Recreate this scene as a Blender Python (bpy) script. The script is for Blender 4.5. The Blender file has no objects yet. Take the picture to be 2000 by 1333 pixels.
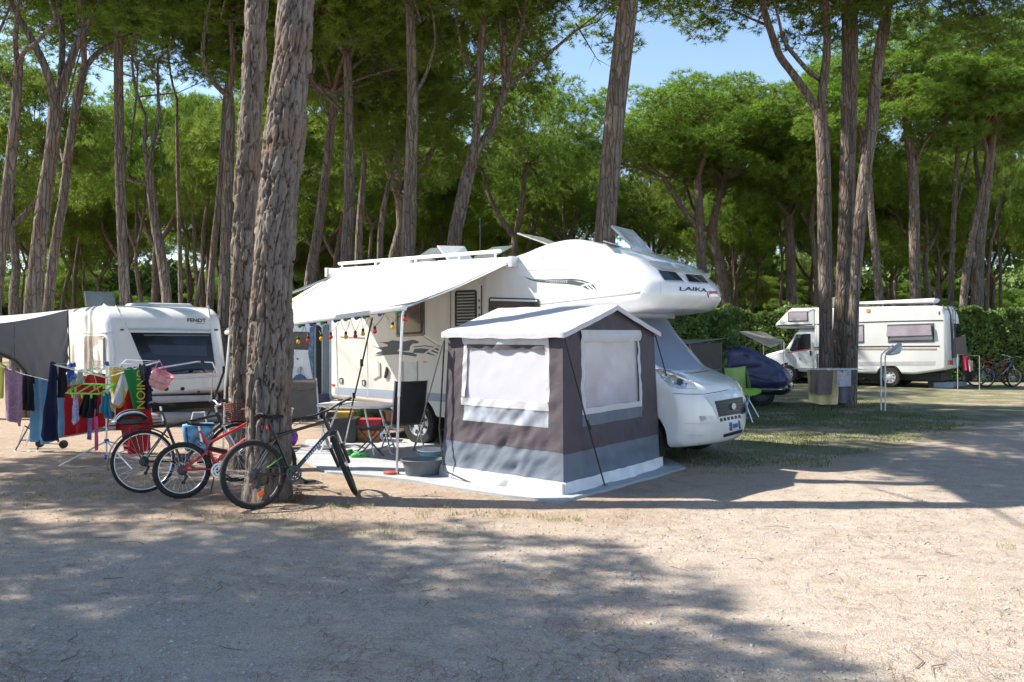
import bpy, math, random
import numpy as np
from mathutils import Vector, Matrix, noise
from mathutils.bvhtree import BVHTree
from mathutils.geometry import delaunay_2d_cdt
R_ = math.radians
scene = bpy.context.scene
COL = scene.collection

# ------------------------------------------------------------------ camera, sky, sun, exposure
F, CH, YH = 1650.0, 1.8, 650.0          # focal length and horizon in photo pixels, eye height in metres
CAM = Vector((0, 0, CH))
cd = bpy.data.cameras.new('camera'); cam = bpy.data.objects.new('camera', cd); COL.objects.link(cam)
cam.location = CAM; cam.rotation_euler = (R_(90), 0, 0)
cd.sensor_width = 36; cd.lens = F / 2000 * 36; cd.shift_y = -(666.5 - YH) / 2000
cd.clip_start = .05; cd.clip_end = 2000
scene.camera = cam
SUN_EL, SUN_AZ = 46.0, 8.0              # sun stands to the left and a little beyond the scene
sdir = Vector((-math.cos(R_(SUN_EL)) * math.cos(R_(SUN_AZ)), math.cos(R_(SUN_EL)) * math.sin(R_(SUN_AZ)), math.sin(R_(SUN_EL))))
w = bpy.data.worlds.new('World'); scene.world = w; w.use_nodes = True
nt = w.node_tree; bg = nt.nodes['Background']
sky = nt.nodes.new('ShaderNodeTexSky'); sky.sky_type = 'NISHITA'; sky.sun_disc = False
sky.sun_elevation = R_(SUN_EL); sky.sun_rotation = math.atan2(sdir.x, sdir.y)
sky.altitude = 10; sky.air_density = 1.0; sky.dust_density = 0.4; sky.ozone_density = 1.3
nt.links.new(sky.outputs[0], bg.inputs[0]); bg.inputs[1].default_value = 0.12
sl = bpy.data.lights.new('sun', 'SUN'); so = bpy.data.objects.new('sun', sl); COL.objects.link(so)
sl.energy = 5.0; sl.angle = R_(0.55); sl.color = (1.0, .93, .82)
so.rotation_euler = sdir.to_track_quat('Z', 'Y').to_euler()
scene.view_settings.view_transform = 'Standard'; scene.view_settings.look = 'None'
scene.view_settings.gamma = 1; scene.view_settings.exposure = 1.12
scene.render.engine = 'CYCLES'
scene.cycles.use_denoising = True
scene.cycles.use_adaptive_sampling = True; scene.cycles.adaptive_threshold = .03
scene.cycles.max_bounces = 6; scene.cycles.diffuse_bounces = 3; scene.cycles.glossy_bounces = 3
scene.cycles.transmission_bounces = 4; scene.cycles.transparent_max_bounces = 8
scene.cycles.sample_clamp_indirect = 6

# ------------------------------------------------------------------ pixel helpers (photo pixel -> point of the place)
def G(px, py):
    d = CH * F / (py - YH); return Vector(((px - 1000) / F * d, d, 0))
def P(px, py, d): return Vector(((px - 1000) / F * d, d, CH - (py - YH) * d / F))

# ------------------------------------------------------------------ materials
MATS = {}
def M(name, col, rough=.6, metal=0., var=.12, vs=6., bump=0., bs=40., coat=0., spec=.5, transl=0., alpha=1., stretch=None, vary=0.):
    if name in MATS: return MATS[name]
    m = bpy.data.materials.new(name); m.use_nodes = True; MATS[name] = m
    n, l = m.node_tree.nodes, m.node_tree.links
    b = n['Principled BSDF']; out = n['Material Output']
    b.inputs['Roughness'].default_value = rough; b.inputs['Metallic'].default_value = metal
    b.inputs['Coat Weight'].default_value = coat; b.inputs['Specular IOR Level'].default_value = spec
    b.inputs['Coat Roughness'].default_value = .08
    tc = n.new('ShaderNodeTexCoord'); src = tc.outputs['Object']
    if stretch:
        mp = n.new('ShaderNodeMapping'); mp.inputs['Scale'].default_value = stretch
        l.new(src, mp.inputs[0]); src = mp.outputs[0]
    nz = n.new('ShaderNodeTexNoise'); nz.inputs['Scale'].default_value = vs; nz.inputs['Detail'].default_value = 5
    l.new(src, nz.inputs['Vector'])
    mr = n.new('ShaderNodeMapRange'); mr.inputs[1].default_value = .3; mr.inputs[2].default_value = .7
    l.new(nz.outputs[0], mr.inputs[0])
    mx = n.new('ShaderNodeMix'); mx.data_type = 'RGBA'
    mx.inputs[6].default_value = (*[max(0, c * (1 - var)) for c in col], 1)
    mx.inputs[7].default_value = (*[min(1, c * (1 + var)) for c in col], 1)
    l.new(mr.outputs[0], mx.inputs[0]); cout = mx.outputs[2]
    if vary:
        oi = n.new('ShaderNodeObjectInfo'); hs = n.new('ShaderNodeHueSaturation')
        a = n.new('ShaderNodeMapRange'); a.inputs[3].default_value = 1 - vary; a.inputs[4].default_value = 1 + vary
        l.new(oi.outputs['Random'], a.inputs[0]); l.new(a.outputs[0], hs.inputs['Value'])
        h = n.new('ShaderNodeMapRange'); h.inputs[3].default_value = .5 - vary * .06; h.inputs[4].default_value = .5 + vary * .06
        l.new(oi.outputs['Random'], h.inputs[0]); l.new(h.outputs[0], hs.inputs['Hue'])
        l.new(cout, hs.inputs['Color']); cout = hs.outputs[0]
    l.new(cout, b.inputs['Base Color'])
    if bump:
        n2 = n.new('ShaderNodeTexNoise'); n2.inputs['Scale'].default_value = bs; n2.inputs['Detail'].default_value = 4
        l.new(src, n2.inputs['Vector'])
        bp = n.new('ShaderNodeBump'); bp.inputs['Strength'].default_value = min(1, bump); bp.inputs['Distance'].default_value = .02
        l.new(n2.outputs[0], bp.inputs['Height']); l.new(bp.outputs[0], b.inputs['Normal'])
    sh = b.outputs[0]
    if transl:
        t = n.new('ShaderNodeBsdfTranslucent'); l.new(cout, t.inputs[0])
        ms = n.new('ShaderNodeMixShader'); ms.inputs[0].default_value = transl
        l.new(sh, ms.inputs[1]); l.new(t.outputs[0], ms.inputs[2]); sh = ms.outputs[0]
    if alpha < 1:
        t = n.new('ShaderNodeBsdfTransparent'); ms = n.new('ShaderNodeMixShader'); ms.inputs[0].default_value = alpha
        l.new(t.outputs[0], ms.inputs[1]); l.new(sh, ms.inputs[2]); sh = ms.outputs[0]
    l.new(sh, out.inputs[0])
    return m

WHITE = M('white gelcoat', (.74, .74, .725), .2, var=.055, vs=2.2, coat=.5, stretch=(2.5, 2.5, .5))
CREAM = M('cream panel', (.70, .685, .645), .28, var=.06, vs=2.2, coat=.3, stretch=(2.5, 2.5, .5))
TRIMW = M('white trim', (.78, .78, .78), .4, var=.04)
SILV = M('silver paint', (.55, .57, .60), .3, metal=.3, var=.05)
ALU = M('aluminium tube', (.72, .73, .75), .3, metal=.9, var=.08, vs=20)
BLACK = M('black plastic', (.018, .018, .02), .45, var=.2)
RUBBER = M('tyre rubber', (.022, .021, .02), .85, var=.3, vs=30)
GLASS = M('dark window acrylic', (.012, .014, .02), .06, var=.3, vs=3, coat=.5)
BROWNWIN = M('tinted window with blind', (.09, .07, .06), .12, var=.35, vs=3, coat=.5)
STRIPE = M('grey blue band', (.30, .37, .46), .35, var=.04)
DECAL = M('slate decal film', (.07, .09, .10), .4, var=.1)
SILVCOVER = M('silver blue thermal cover', (.19, .235, .33), .55, var=.06, vs=3, bump=.25, bs=4)
SEAM = M('seam rubber', (.06, .06, .06), .7)  # dark rubber tone for seams and hinges
CHROME = M('chrome', (.8, .8, .82), .12, metal=1)
LAMPGL = M('headlamp glass', (.55, .58, .62), .08, metal=.55, var=.5, vs=14, coat=1)
REDPL = M('red plastic', (.55, .02, .02), .35, var=.08)
DKGREY = M('dark grey', (.07, .07, .075), .6)
BARK = None

# ------------------------------------------------------------------ mesh builder
def rnd_poly(poly, seg=5):
    """poly of (x, z, r): round each corner with radius r"""
    out = []; n = len(poly)
    for i in range(n):
        p = Vector(poly[i][:2]); r = poly[i][2] if len(poly[i]) > 2 else 0
        a = Vector(poly[i - 1][:2]); b = Vector(poly[(i + 1) % n][:2])
        if r <= 0: out.append((p.x, p.y)); continue
        da, db = a - p, b - p
        t = min(r, da.length * .45, db.length * .45)
        pa, pb = p + da.normalized() * t, p + db.normalized() * t
        for k in range(seg + 1):
            u = k / seg; q = pa * (1 - u) ** 2 + p * 2 * u * (1 - u) + pb * u * u
            out.append((q.x, q.y))
    return out

class MB:
    def __init__(s): s.v, s.f, s.mi, s.cur = [], [], [], 0
    def add(s, vs, fs):
        o = len(s.v); s.v += [tuple(v) for v in vs]
        s.f += [tuple(i + o for i in f) for f in fs]; s.mi += [s.cur] * len(fs); return s
    def box(s, x0, x1, y0, y1, z0, z1, mat=None):
        v = [Vector((x, y, z)) for x in (x0, x1) for y in (y0, y1) for z in (z0, z1)]
        if mat: v = [mat @ p for p in v]
        return s.add(v, [(0, 1, 3, 2), (4, 6, 7, 5), (0, 4, 5, 1), (2, 3, 7, 6), (0, 2, 6, 4), (1, 5, 7, 3)])
    def tube(s, pts, r, n=8, closed=False, cap=True):
        pts = [Vector(p) for p in pts]; k = len(pts)
        rs = [r] * k if isinstance(r, (int, float)) else list(r)
        up = None; rings = []
        for i in range(k):
            t = (pts[(i + 1) % k] - pts[i - 1]) if closed else (pts[min(i + 1, k - 1)] - pts[max(i - 1, 0)])
            if t.length < 1e-9: t = Vector((0, 0, 1))
            t.normalize()
            if up is None: up = t.orthogonal().normalized()
            up = (up - t * up.dot(t))
            up = up.normalized() if up.length > 1e-6 else t.orthogonal().normalized()
            b = t.cross(up)
            rings.append([pts[i] + (up * math.cos(2 * math.pi * j / n) + b * math.sin(2 * math.pi * j / n)) * rs[i] for j in range(n)])
        vs = [v for rg in rings for v in rg]; fs = []
        for i in range(k if closed else k - 1):
            a, b = i * n, ((i + 1) % k) * n
            fs += [(a + j, a + (j + 1) % n, b + (j + 1) % n, b + j) for j in range(n)]
        if cap and not closed: fs += [tuple(range(n - 1, -1, -1)), tuple(range((k - 1) * n, k * n))]
        return s.add(vs, fs)
    def lathe(s, prof, n=24, mat=None, caps=True):
        """prof of (r, h) about local z"""
        vs = [Vector((r * math.cos(2 * math.pi * j / n), r * math.sin(2 * math.pi * j / n), h)) for r, h in prof for j in range(n)]
        if mat: vs = [mat @ v for v in vs]
        fs = [(i * n + j, i * n + (j + 1) % n, (i + 1) * n + (j + 1) % n, (i + 1) * n + j) for i in range(len(prof) - 1) for j in range(n)]
        if caps: fs += [tuple(range(n - 1, -1, -1)), tuple(range((len(prof) - 1) * n, len(prof) * n))]
        return s.add(vs, fs)
    def sheet(s, fn, nu, nv, th=.004):
        """surface fn(u, v) -> Vector as a thin closed sheet"""
        g = [[Vector(fn(i / nu, j / nv)) for j in range(nv + 1)] for i in range(nu + 1)]
        o, b = [], []
        for i in range(nu + 1):
            for j in range(nv + 1):
                du = g[min(i + 1, nu)][j] - g[max(i - 1, 0)][j]; dv = g[i][min(j + 1, nv)] - g[i][max(j - 1, 0)]
                nn = du.cross(dv); nn = nn.normalized() if nn.length > 1e-12 else Vector((0, 0, 1))
                o.append(g[i][j] + nn * th / 2); b.append(g[i][j] - nn * th / 2)
        N = len(o); ix = lambda i, j: i * (nv + 1) + j; fs = []
        for i in range(nu):
            for j in range(nv):
                q = (ix(i, j), ix(i + 1, j), ix(i + 1, j + 1), ix(i, j + 1))
                fs.append(q); fs.append(tuple(k + N for k in reversed(q)))
        rim = [ix(i, 0) for i in range(nu + 1)] + [ix(nu, j) for j in range(1, nv + 1)] + [ix(i, nv) for i in range(nu - 1, -1, -1)] + [ix(0, j) for j in range(nv - 1, 0, -1)]
        for a, c in zip(rim, rim[1:] + rim[:1]): fs.append((c, a, a + N, c + N))
        return s.add(o + b, fs)
    def pill(s, prof, y0, y1, R, n=5, pull=0, xa=0, mid=6, tuck=0, flat=None):
        """profile (x, z) carried across y, its edges rounded by R; the front pulled back towards the sides"""
        k = len(prof); area = sum(prof[i - 1][0] * prof[i][1] - prof[i][0] * prof[i - 1][1] for i in range(k))
        sg = 1 if area > 0 else -1
        nor = []
        for i in range(k):
            a, b, c = Vector(prof[i - 1]), Vector(prof[i]), Vector(prof[(i + 1) % k])
            n1 = Vector(((b - a).y, -(b - a).x)).normalized() if (b - a).length > 1e-9 else Vector((0, 0))
            n2 = Vector(((c - b).y, -(c - b).x)).normalized() if (c - b).length > 1e-9 else Vector((0, 0))
            m = (n1 + n2); m = m.normalized() if m.length > 1e-9 else n1
            nor.append(m * sg)
        hw, yc = (y1 - y0) / 2, (y0 + y1) / 2; xm = max(p[0] for p in prof)
        ys = [(y0 + R * (1 - math.cos(a)), R * (1 - math.sin(a))) for a in [math.pi / 2 * i / n for i in range(n + 1)]]
        ys += [(y0 + R + (y1 - y0 - 2 * R) * i / mid, 0) for i in range(1, mid)]
        ys += [(y1 - (y - y0), e) for y, e in reversed(ys[:n + 1])]
        vs = []
        zt = max(p[1] for p in prof); zb = min(p[1] for p in prof)
        for y, e in ys:
            for (x, z), m in zip(prof, nor):
                if flat and x < flat and (m.y < -.4 or m.x < -.4): X, Z = x, z
                else: X, Z = x - m.x * e, z - m.y * e
                X -= pull * ((y - yc) / hw) ** 2 * max(0, min(1, (X - xa) / (xm - xa))) if pull else 0
                Y = yc + (y - yc) * (1 - tuck * max(0, (Z - zb) / (zt - zb)) ** 2)
                vs.append((X, Y, Z))
        fs = []
        for i in range(len(ys) - 1):
            for j in range(k):
                q = (i * k + j, i * k + (j + 1) % k, (i + 1) * k + (j + 1) % k, (i + 1) * k + j)
                fs.append(q if sg < 0 else q[::-1])
        c0 = tuple(range(k)); c1 = tuple(range((len(ys) - 1) * k, len(ys) * k))
        fs += [c0[::-1], c1] if sg < 0 else [c0, c1[::-1]]
        return s.add(vs, fs).fix() if not s.v else s.add(vs, fs)
    def fix(s):
        import bmesh
        bm = bmesh.new(); vs = [bm.verts.new(v) for v in s.v]
        for f in s.f:
            try: bm.faces.new([vs[i] for i in f])
            except ValueError: pass
        bmesh.ops.remove_doubles(bm, verts=bm.verts, dist=1e-5); bmesh.ops.dissolve_degenerate(bm, dist=1e-5, edges=bm.edges)
        bmesh.ops.recalc_face_normals(bm, faces=bm.faces); bm.verts.index_update()
        s.v = [tuple(v.co) for v in bm.verts]; s.f = [tuple(v.index for v in f.verts) for f in bm.faces]; s.mi = [0] * len(s.f); bm.free(); return s
    def bvh(s): return BVHTree.FromPolygons([Vector(v) for v in s.v], s.f)
    def build(s, name, mats, parent=None, smooth=38, origin=None):
        me = bpy.data.meshes.new(name)
        vs = s.v
        if origin is not None: vs = [(a - origin[0], b - origin[1], c - origin[2]) for a, b, c in vs]
        me.from_pydata(vs, [], s.f)
        for m in (mats if isinstance(mats, (list, tuple)) else [mats]): me.materials.append(m)
        if any(s.mi): me.polygons.foreach_set('material_index', s.mi)
        if smooth:
            me.polygons.foreach_set('use_smooth', [True] * len(me.polygons))
            me.set_sharp_from_angle(angle=R_(smooth))
        me.update()
        o = bpy.data.objects.new(name, me); COL.objects.link(o)
        if origin is not None: o.location = origin
        if parent: o.parent = parent
        return o

def tag(o, label=None, cat=None, group=None, kind=None):
    for k, v in (('label', label), ('category', cat), ('group', group), ('kind', kind)):
        if v: o[k] = v
    return o
def empty(name, loc=(0, 0, 0), rz=0, label=None, cat=None, group=None, rx=0, ry=0):
    o = bpy.data.objects.new(name, None); COL.objects.link(o); o.location = loc; o.rotation_euler = (rx, ry, rz)
    o.empty_display_size = .2
    bpy.context.view_layer.update()
    return tag(o, label, cat, group)
def mat_of(o): return Matrix.Translation(o.location) @ o.rotation_euler.to_matrix().to_4x4()
def copy_tree(o, parent=None):
    c = o.copy(); COL.objects.link(c); c.parent = parent
    for ch in o.children: copy_tree(ch, c)
    return c
def np_mesh(name, V, T, mat, smooth=False, T4=None):
    """fast mesh from numpy vertices and triangles (or quads)"""
    me = bpy.data.meshes.new(name); A = T if T4 is None else T4; k = A.shape[1]
    me.vertices.add(len(V)); me.vertices.foreach_set('co', np.asarray(V, np.float32).ravel())
    me.loops.add(A.size); me.loops.foreach_set('vertex_index', A.astype(np.int32).ravel())
    me.polygons.add(len(A)); me.polygons.foreach_set('loop_start', np.arange(0, A.size, k, dtype=np.int32))
    me.polygons.foreach_set('loop_total', np.full(len(A), k, np.int32))
    if smooth: me.polygons.foreach_set('use_smooth', np.ones(len(A), bool))
    me.materials.append(mat); me.update(calc_edges=True); me.validate()
    return me
def link(name, me, parent=None, loc=(0, 0, 0)):
    o = bpy.data.objects.new(name, me); COL.objects.link(o); o.location = loc
    if parent: o.parent = parent
    return o
def cut(o, center, r, y0, y1):
    """cut a wheel arch (cylinder along local y) out of a body part"""
    arc = [(center[0] + r * math.cos(a), center[1] + r * math.sin(a)) for a in [math.pi * i / 20 for i in range(21)]]
    arc += [(center[0] - r, center[1] - 1.2), (center[0] + r, center[1] - 1.2)]; k = len(arc); c = MB()
    c.add([(x, y0, z) for x, z in arc] + [(x, y1, z) for x, z in arc], [tuple(range(k)), tuple(range(2 * k - 1, k - 1, -1))] + [(i, (i + 1) % k, (i + 1) % k + k, i + k) for i in range(k)])
    co = c.fix().build('cutter', BLACK, o.parent, smooth=0); bpy.context.view_layer.update()
    for solver in ('EXACT', 'FAST'):
        md = o.modifiers.new('b', 'BOOLEAN'); md.operation = 'DIFFERENCE'; md.object = co; md.solver = solver
        dg = bpy.context.evaluated_depsgraph_get(); dg.update()
        me = bpy.data.meshes.new_from_object(o.evaluated_get(dg)); o.modifiers.clear()
        if len(me.vertices) > len(o.data.vertices) * .6: o.data = me; break
    bpy.data.objects.remove(co)
    o.data.set_sharp_from_angle(angle=R_(38))

class Surf:
    """a body surface on which windows, seams, lamps and lettering are laid"""
    def __init__(s, mbs, root):
        vs, fs = [], []
        for m in (mbs if isinstance(mbs, list) else [mbs]):
            o = len(vs); vs += [Vector(v) for v in m.v]; fs += [tuple(i + o for i in f) for f in m.f]
        s.t = BVHTree.FromPolygons(vs, fs); s.root = root; s.inv = mat_of(root).inverted(); s.last = None
    def hit(s, px, py):
        o = s.inv @ CAM; d = (s.inv.to_3x3() @ Vector(((px - 1000) / F, 1, -(py - YH) / F))).normalized()
        h = s.t.ray_cast(o, d)
        if h[0] is None:
            if s.last is None: return None
            p0, n0 = s.last; den = d.dot(n0)
            if abs(den) < .05: return s.t.find_nearest(o + d * (p0 - o).length)[:2]
            return o + d * ((p0 - o).dot(n0) / den), n0
        n = h[1] if h[1].dot(d) < 0 else -h[1]
        s.last = (h[0], n); return h[0], n
    def patch(s, name, poly, mat, t=.006, parent=None, step=None, sink=.004):
        xs = [p[0] for p in poly]; ys = [p[1] for p in poly]
        cx, cy = sum(xs) / len(xs), sum(ys) / len(ys); s.hit(cx, cy)
        st = step or max(max(xs) - min(xs), max(ys) - min(ys)) / 7
        pts = []; edges = []
        for i in range(len(poly)):
            a, b = Vector(poly[i]), Vector(poly[(i + 1) % len(poly)]); k = max(1, int((b - a).length / st))
            pts += [a.lerp(b, j / k) for j in range(k)]
        nb = len(pts); edges = [(i, (i + 1) % nb) for i in range(nb)]
        def inside(x, y):
            c = False
            for i in range(nb):
                a, b = pts[i], pts[i - 1]
                if (a.y > y) != (b.y > y) and x < (b.x - a.x) * (y - a.y) / (b.y - a.y) + a.x: c = not c
            return c
        y = min(ys) + st / 2
        while y < max(ys):
            x = min(xs) + st / 2
            while x < max(xs):
                if inside(x, y) and min((Vector((x, y)) - q).length for q in pts[:nb]) > st * .35: pts.append(Vector((x, y)))
                x += st
            y += st
        r = delaunay_2d_cdt(pts, edges, [], 1, 1e-4)
        V2, Fc = r[0], r[2]; top, bot = [], []
        for q in V2:
            p, n = s.hit(q.x, q.y); top.append(p + n * t); bot.append(p - n * sink)
        N = len(top); b = MB(); fs = []
        cnt = {}
        for f in Fc:
            f = tuple(f); fs.append(f); fs.append(tuple(i + N for i in reversed(f)))
            for i in range(len(f)): cnt[(f[i], f[(i + 1) % len(f)])] = 1
        for (i, j) in list(cnt):
            if (j, i) not in cnt: fs.append((j, i, i + N, j + N))
        b.add(top + bot, fs)
        return b.build(name, mat, parent or s.root, 50)
    def line(s, name, pl, wpx, mat, t=.004, parent=None):
        b = []; c = []
        for i, p in enumerate(pl):
            a = Vector(pl[max(i - 1, 0)]); d = Vector(pl[min(i + 1, len(pl) - 1)]) - a
            nrm = Vector((-d.y, d.x)).normalized() * wpx / 2; q = Vector(p); b.append(tuple(q + nrm)); c.append(tuple(q - nrm))
        tot = sum((Vector(pl[i + 1]) - Vector(pl[i])).length for i in range(len(pl) - 1))
        return s.patch(name, b + c[::-1], mat, t, parent, step=max(tot / 14, wpx))
def rrect(x0, y0, x1, y1, r, dy=0, dx=0):
    """rounded rectangle in pixels; dy lowers the right end, dx shifts the bottom"""
    pts = []
    for cx, cy, a0 in ((x1 - r, y1 - r, 0), (x0 + r, y1 - r, 90), (x0 + r, y0 + r, 180), (x1 - r, y0 + r, 270)):
        for k in range(4):
            a = R_(a0 + 30 * k); x = cx + r * math.cos(a); y = cy + r * math.sin(a)
            pts.append((x + dx * (y - y0) / (y1 - y0), y + dy * (x - x0) / (x1 - x0)))
    return pts
def crop(poly, ox, oy, sc): return [(ox + x / sc, oy + y / sc) for x, y in poly]
def text_on(s, txt, px, py, hpx, mat, name='lettering', parent=None, px2=None, py2=None, shear=0, stretch=1.0, eps=.008):
    """raised letters laid flat on a body surface: baseline from (px,py) to (px2,py2)"""
    p0, n = s.hit(px, py); p1, _ = s.hit(px2, py2); pu, _ = s.hit(px, py - hpx)
    xd = (p1 - p0); L = xd.length; xd.normalize(); yd = (pu - p0); hh = yd.length; yd = (yd - xd * yd.dot(xd)).normalized(); zd = xd.cross(yd)
    c = bpy.data.curves.new(name, 'FONT'); c.body = txt; c.size = 1; c.extrude = .002; c.shear = shear; c.offset = .012
    c.fill_mode = 'BOTH'
    o = bpy.data.objects.new(name, c); COL.objects.link(o)
    bpy.context.view_layer.update(); wd = max(o.dimensions.x, .01)
    dg = bpy.context.evaluated_depsgraph_get(); me = bpy.data.meshes.new_from_object(o.evaluated_get(dg)); bpy.data.objects.remove(o)
    me.materials.clear(); me.materials.append(mat)
    for v in me.vertices:
        u = v.co.x / wd * L; h = v.co.y / .72 * hh
        q = p0 + xd * u + yd * h; r = s.t.find_nearest(q)
        nn = r[1] if r[1].dot(zd) > 0 else -r[1]
        v.co = r[0] + nn * (eps if v.co.z > 0 else -.002)
    o = bpy.data.objects.new(name, me); COL.objects.link(o); o.parent = parent or s.root
    return o
# ================================================================== ground
def ground_material():
    m = bpy.data.materials.new('sand gravel and needle litter'); m.use_nodes = True
    n, l = m.node_tree.nodes, m.node_tree.links; b = n['Principled BSDF']
    b.inputs['Roughness'].default_value = .95; b.inputs['Specular IOR Level'].default_value = .15
    tc = n.new('ShaderNodeTexCoord'); P0 = tc.outputs['Object']
    def nz(scale, det=5, rough=.55, sx=None):
        v = P0
        if sx: mp = n.new('ShaderNodeMapping'); mp.inputs['Scale'].default_value = sx; l.new(P0, mp.inputs[0]); v = mp.outputs[0]
        t = n.new('ShaderNodeTexNoise'); t.inputs['Scale'].default_value = scale; t.inputs['Detail'].default_value = det
        t.inputs['Roughness'].default_value = rough; l.new(v, t.inputs['Vector']); return t.outputs[0]
    def mr(v, a, c, lo=0, hi=1):
        t = n.new('ShaderNodeMapRange'); t.interpolation_type = 'SMOOTHSTEP'; l.new(v, t.inputs[0])
        for i, q in zip((1, 2, 3, 4), (a, c, lo, hi)): t.inputs[i].default_value = q
        return t.outputs[0]
    def ma(op, a, c):
        t = n.new('ShaderNodeMath'); t.operation = op
        for i, q in ((0, a), (1, c)):
            if isinstance(q, (int, float)): t.inputs[i].default_value = q
            else: l.new(q, t.inputs[i])
        return t.outputs[0]
    def mix(fac, a, c, mode='MIX'):
        t = n.new('ShaderNodeMix'); t.data_type = 'RGBA'; t.blend_type = mode
        if isinstance(fac, (int, float)): t.inputs[0].default_value = fac
        else: l.new(fac, t.inputs[0])
        for i, q in ((6, a), (7, c)):
            if isinstance(q, tuple): t.inputs[i].default_value = (*q, 1)
            else: l.new(q, t.inputs[i])
        return t.outputs[2]
    sp = n.new('ShaderNodeSeparateXYZ'); l.new(P0, sp.inputs[0]); X, Y = sp.outputs[0], sp.outputs[1]
    big, mid, fine, vfine = nz(.7, 6), nz(4, 6), nz(38, 4, .7), nz(140, 3, .7)
    # the lane runs across the foreground and away to the right; plots lie beyond it
    edge = ma('MAXIMUM', 7.5, ma('ADD', ma('MULTIPLY', X, 1.02), 6.9))
    plot = mr(ma('SUBTRACT', ma('ADD', Y, ma('MULTIPLY', ma('SUBTRACT', big, .5), 3.2)), edge), -.7, .9)
    sand = mix(mr(mid, .3, .7), (.42, .345, .275), (.51, .43, .35))
    grav = mix(mr(fine, .35, .65), (.31, .28, .25), (.48, .44, .395))
    gmask = ma('MULTIPLY', mr(big, .4, .62), mr(X, 2.5, -2.0))
    lane = mix(ma('MULTIPLY', gmask, .85), sand, grav)
    lane = mix(ma('MULTIPLY', mr(fine, .5, .8), .35), lane, (.24, .20, .17))
    litter = nz(16, 6, .7, (1, 2.2, 1)); streak = nz(7, 6, .65, (.35, 1.6, 1))
    soil = mix(mr(mid, .3, .72), (.42, .33, .25), (.33, .24, .175))
    soil = mix(ma('MULTIPLY', mr(litter, .5, .72), .55), soil, (.20, .115, .065))
    lane = mix(ma('MULTIPLY', mr(streak, .48, .72), .45), lane, (.27, .225, .19))
    drift = ma('MULTIPLY', mr(nz(2.3, 6, .7, (.6, 1.3, 1)), .52, .68), mr(litter, .38, .6))
    lane = mix(ma('MULTIPLY', drift, .5), lane, (.20, .15, .115))
    col = mix(plot, lane, soil)
    gz = ma('MULTIPLY', mr(nz(1.1, 4), .34, .54), ma('MULTIPLY', mr(X, 1.5, 4.0), ma('MULTIPLY', mr(Y, 10.5, 13), plot)))
    g2 = ma('MULTIPLY', mr(nz(1.7, 4), .56, .7), ma('MULTIPLY', plot, mr(Y, 12, 9)))
    col = mix(ma('MULTIPLY', gz, .9), col, (.105, .135, .045))
    col = mix(ma('MULTIPLY', g2, .45), col, (.22, .22, .09))
    vo = n.new('ShaderNodeTexVoronoi'); vo.inputs['Scale'].default_value = 55; l.new(P0, vo.inputs['Vector'])
    v2 = n.new('ShaderNodeTexVoronoi'); v2.inputs['Scale'].default_value = 120; l.new(P0, v2.inputs['Vector'])
    stone = ma('MULTIPLY', mr(vo.outputs['Distance'], .40, .22), mr(nz(9, 3), .38, .58))
    col = mix(ma('MULTIPLY', stone, ma('SUBTRACT', .85, ma('MULTIPLY', plot, .55))), col, mix(.62, vo.outputs['Color'], (.42, .40, .38)))
    sc2 = n.new('ShaderNodeSeparateColor'); l.new(v2.outputs['Color'], sc2.inputs[0])
    col = mix(ma('MULTIPLY', mr(sc2.outputs[0], .62, .9), .38), col, (.17, .135, .11)); col = mix(ma('MULTIPLY', mr(sc2.outputs[1], .78, .95), .42), col, (.62, .57, .52))
    col = mix(ma('MULTIPLY', mr(vfine, .3, .75), .35), col, (.16, .125, .10))
    l.new(col, b.inputs['Base Color'])
    h = ma('ADD', ma('MULTIPLY', fine, .55), ma('ADD', ma('MULTIPLY', stone, .5), ma('ADD', ma('MULTIPLY', mid, .9), ma('MULTIPLY', vfine, .3))))
    bp = n.new('ShaderNodeBump'); bp.inputs['Strength'].default_value = .75; bp.inputs['Distance'].default_value = .022
    l.new(h, bp.inputs['Height']); l.new(bp.outputs[0], b.inputs['Normal'])
    return m
def gz_(x, y):
    return .011 * noise.noise((x * 1.6, y * 1.6, 3)) + .016 * noise.noise((x * .5, y * .5, 7)) + .005 * noise.noise((x * 6, y * 6, 1))
def make_ground():
    xs = np.concatenate([-np.geomspace(250, 8.5, 26), np.arange(-8, 12.01, .08), np.geomspace(12.5, 250, 26)])
    ys = np.concatenate([[-250, -80, -30, -10, -2, 2], np.arange(3.2, 16, .08), np.geomspace(16.2, 260, 60)])
    V = np.zeros((len(xs), len(ys), 3)); V[..., 0] = xs[:, None]; V[..., 1] = ys[None]
    for i, x in enumerate(xs):
        for j, y in enumerate(ys):
            if -9 < x < 13 and 2 < y < 30: V[i, j, 2] = gz_(x, y)
    nx, ny = len(xs), len(ys); I = np.arange(nx * ny).reshape(nx, ny)
    Q = np.stack([I[:-1, :-1], I[1:, :-1], I[1:, 1:], I[:-1, 1:]], -1).reshape(-1, 4)
    o = link('ground', np_mesh('ground', V.reshape(-1, 3), None, ground_material(), True, Q)); tag(o, 'sandy gravel lane and needle strewn pitches', None, None, 'structure')
make_ground()

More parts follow.
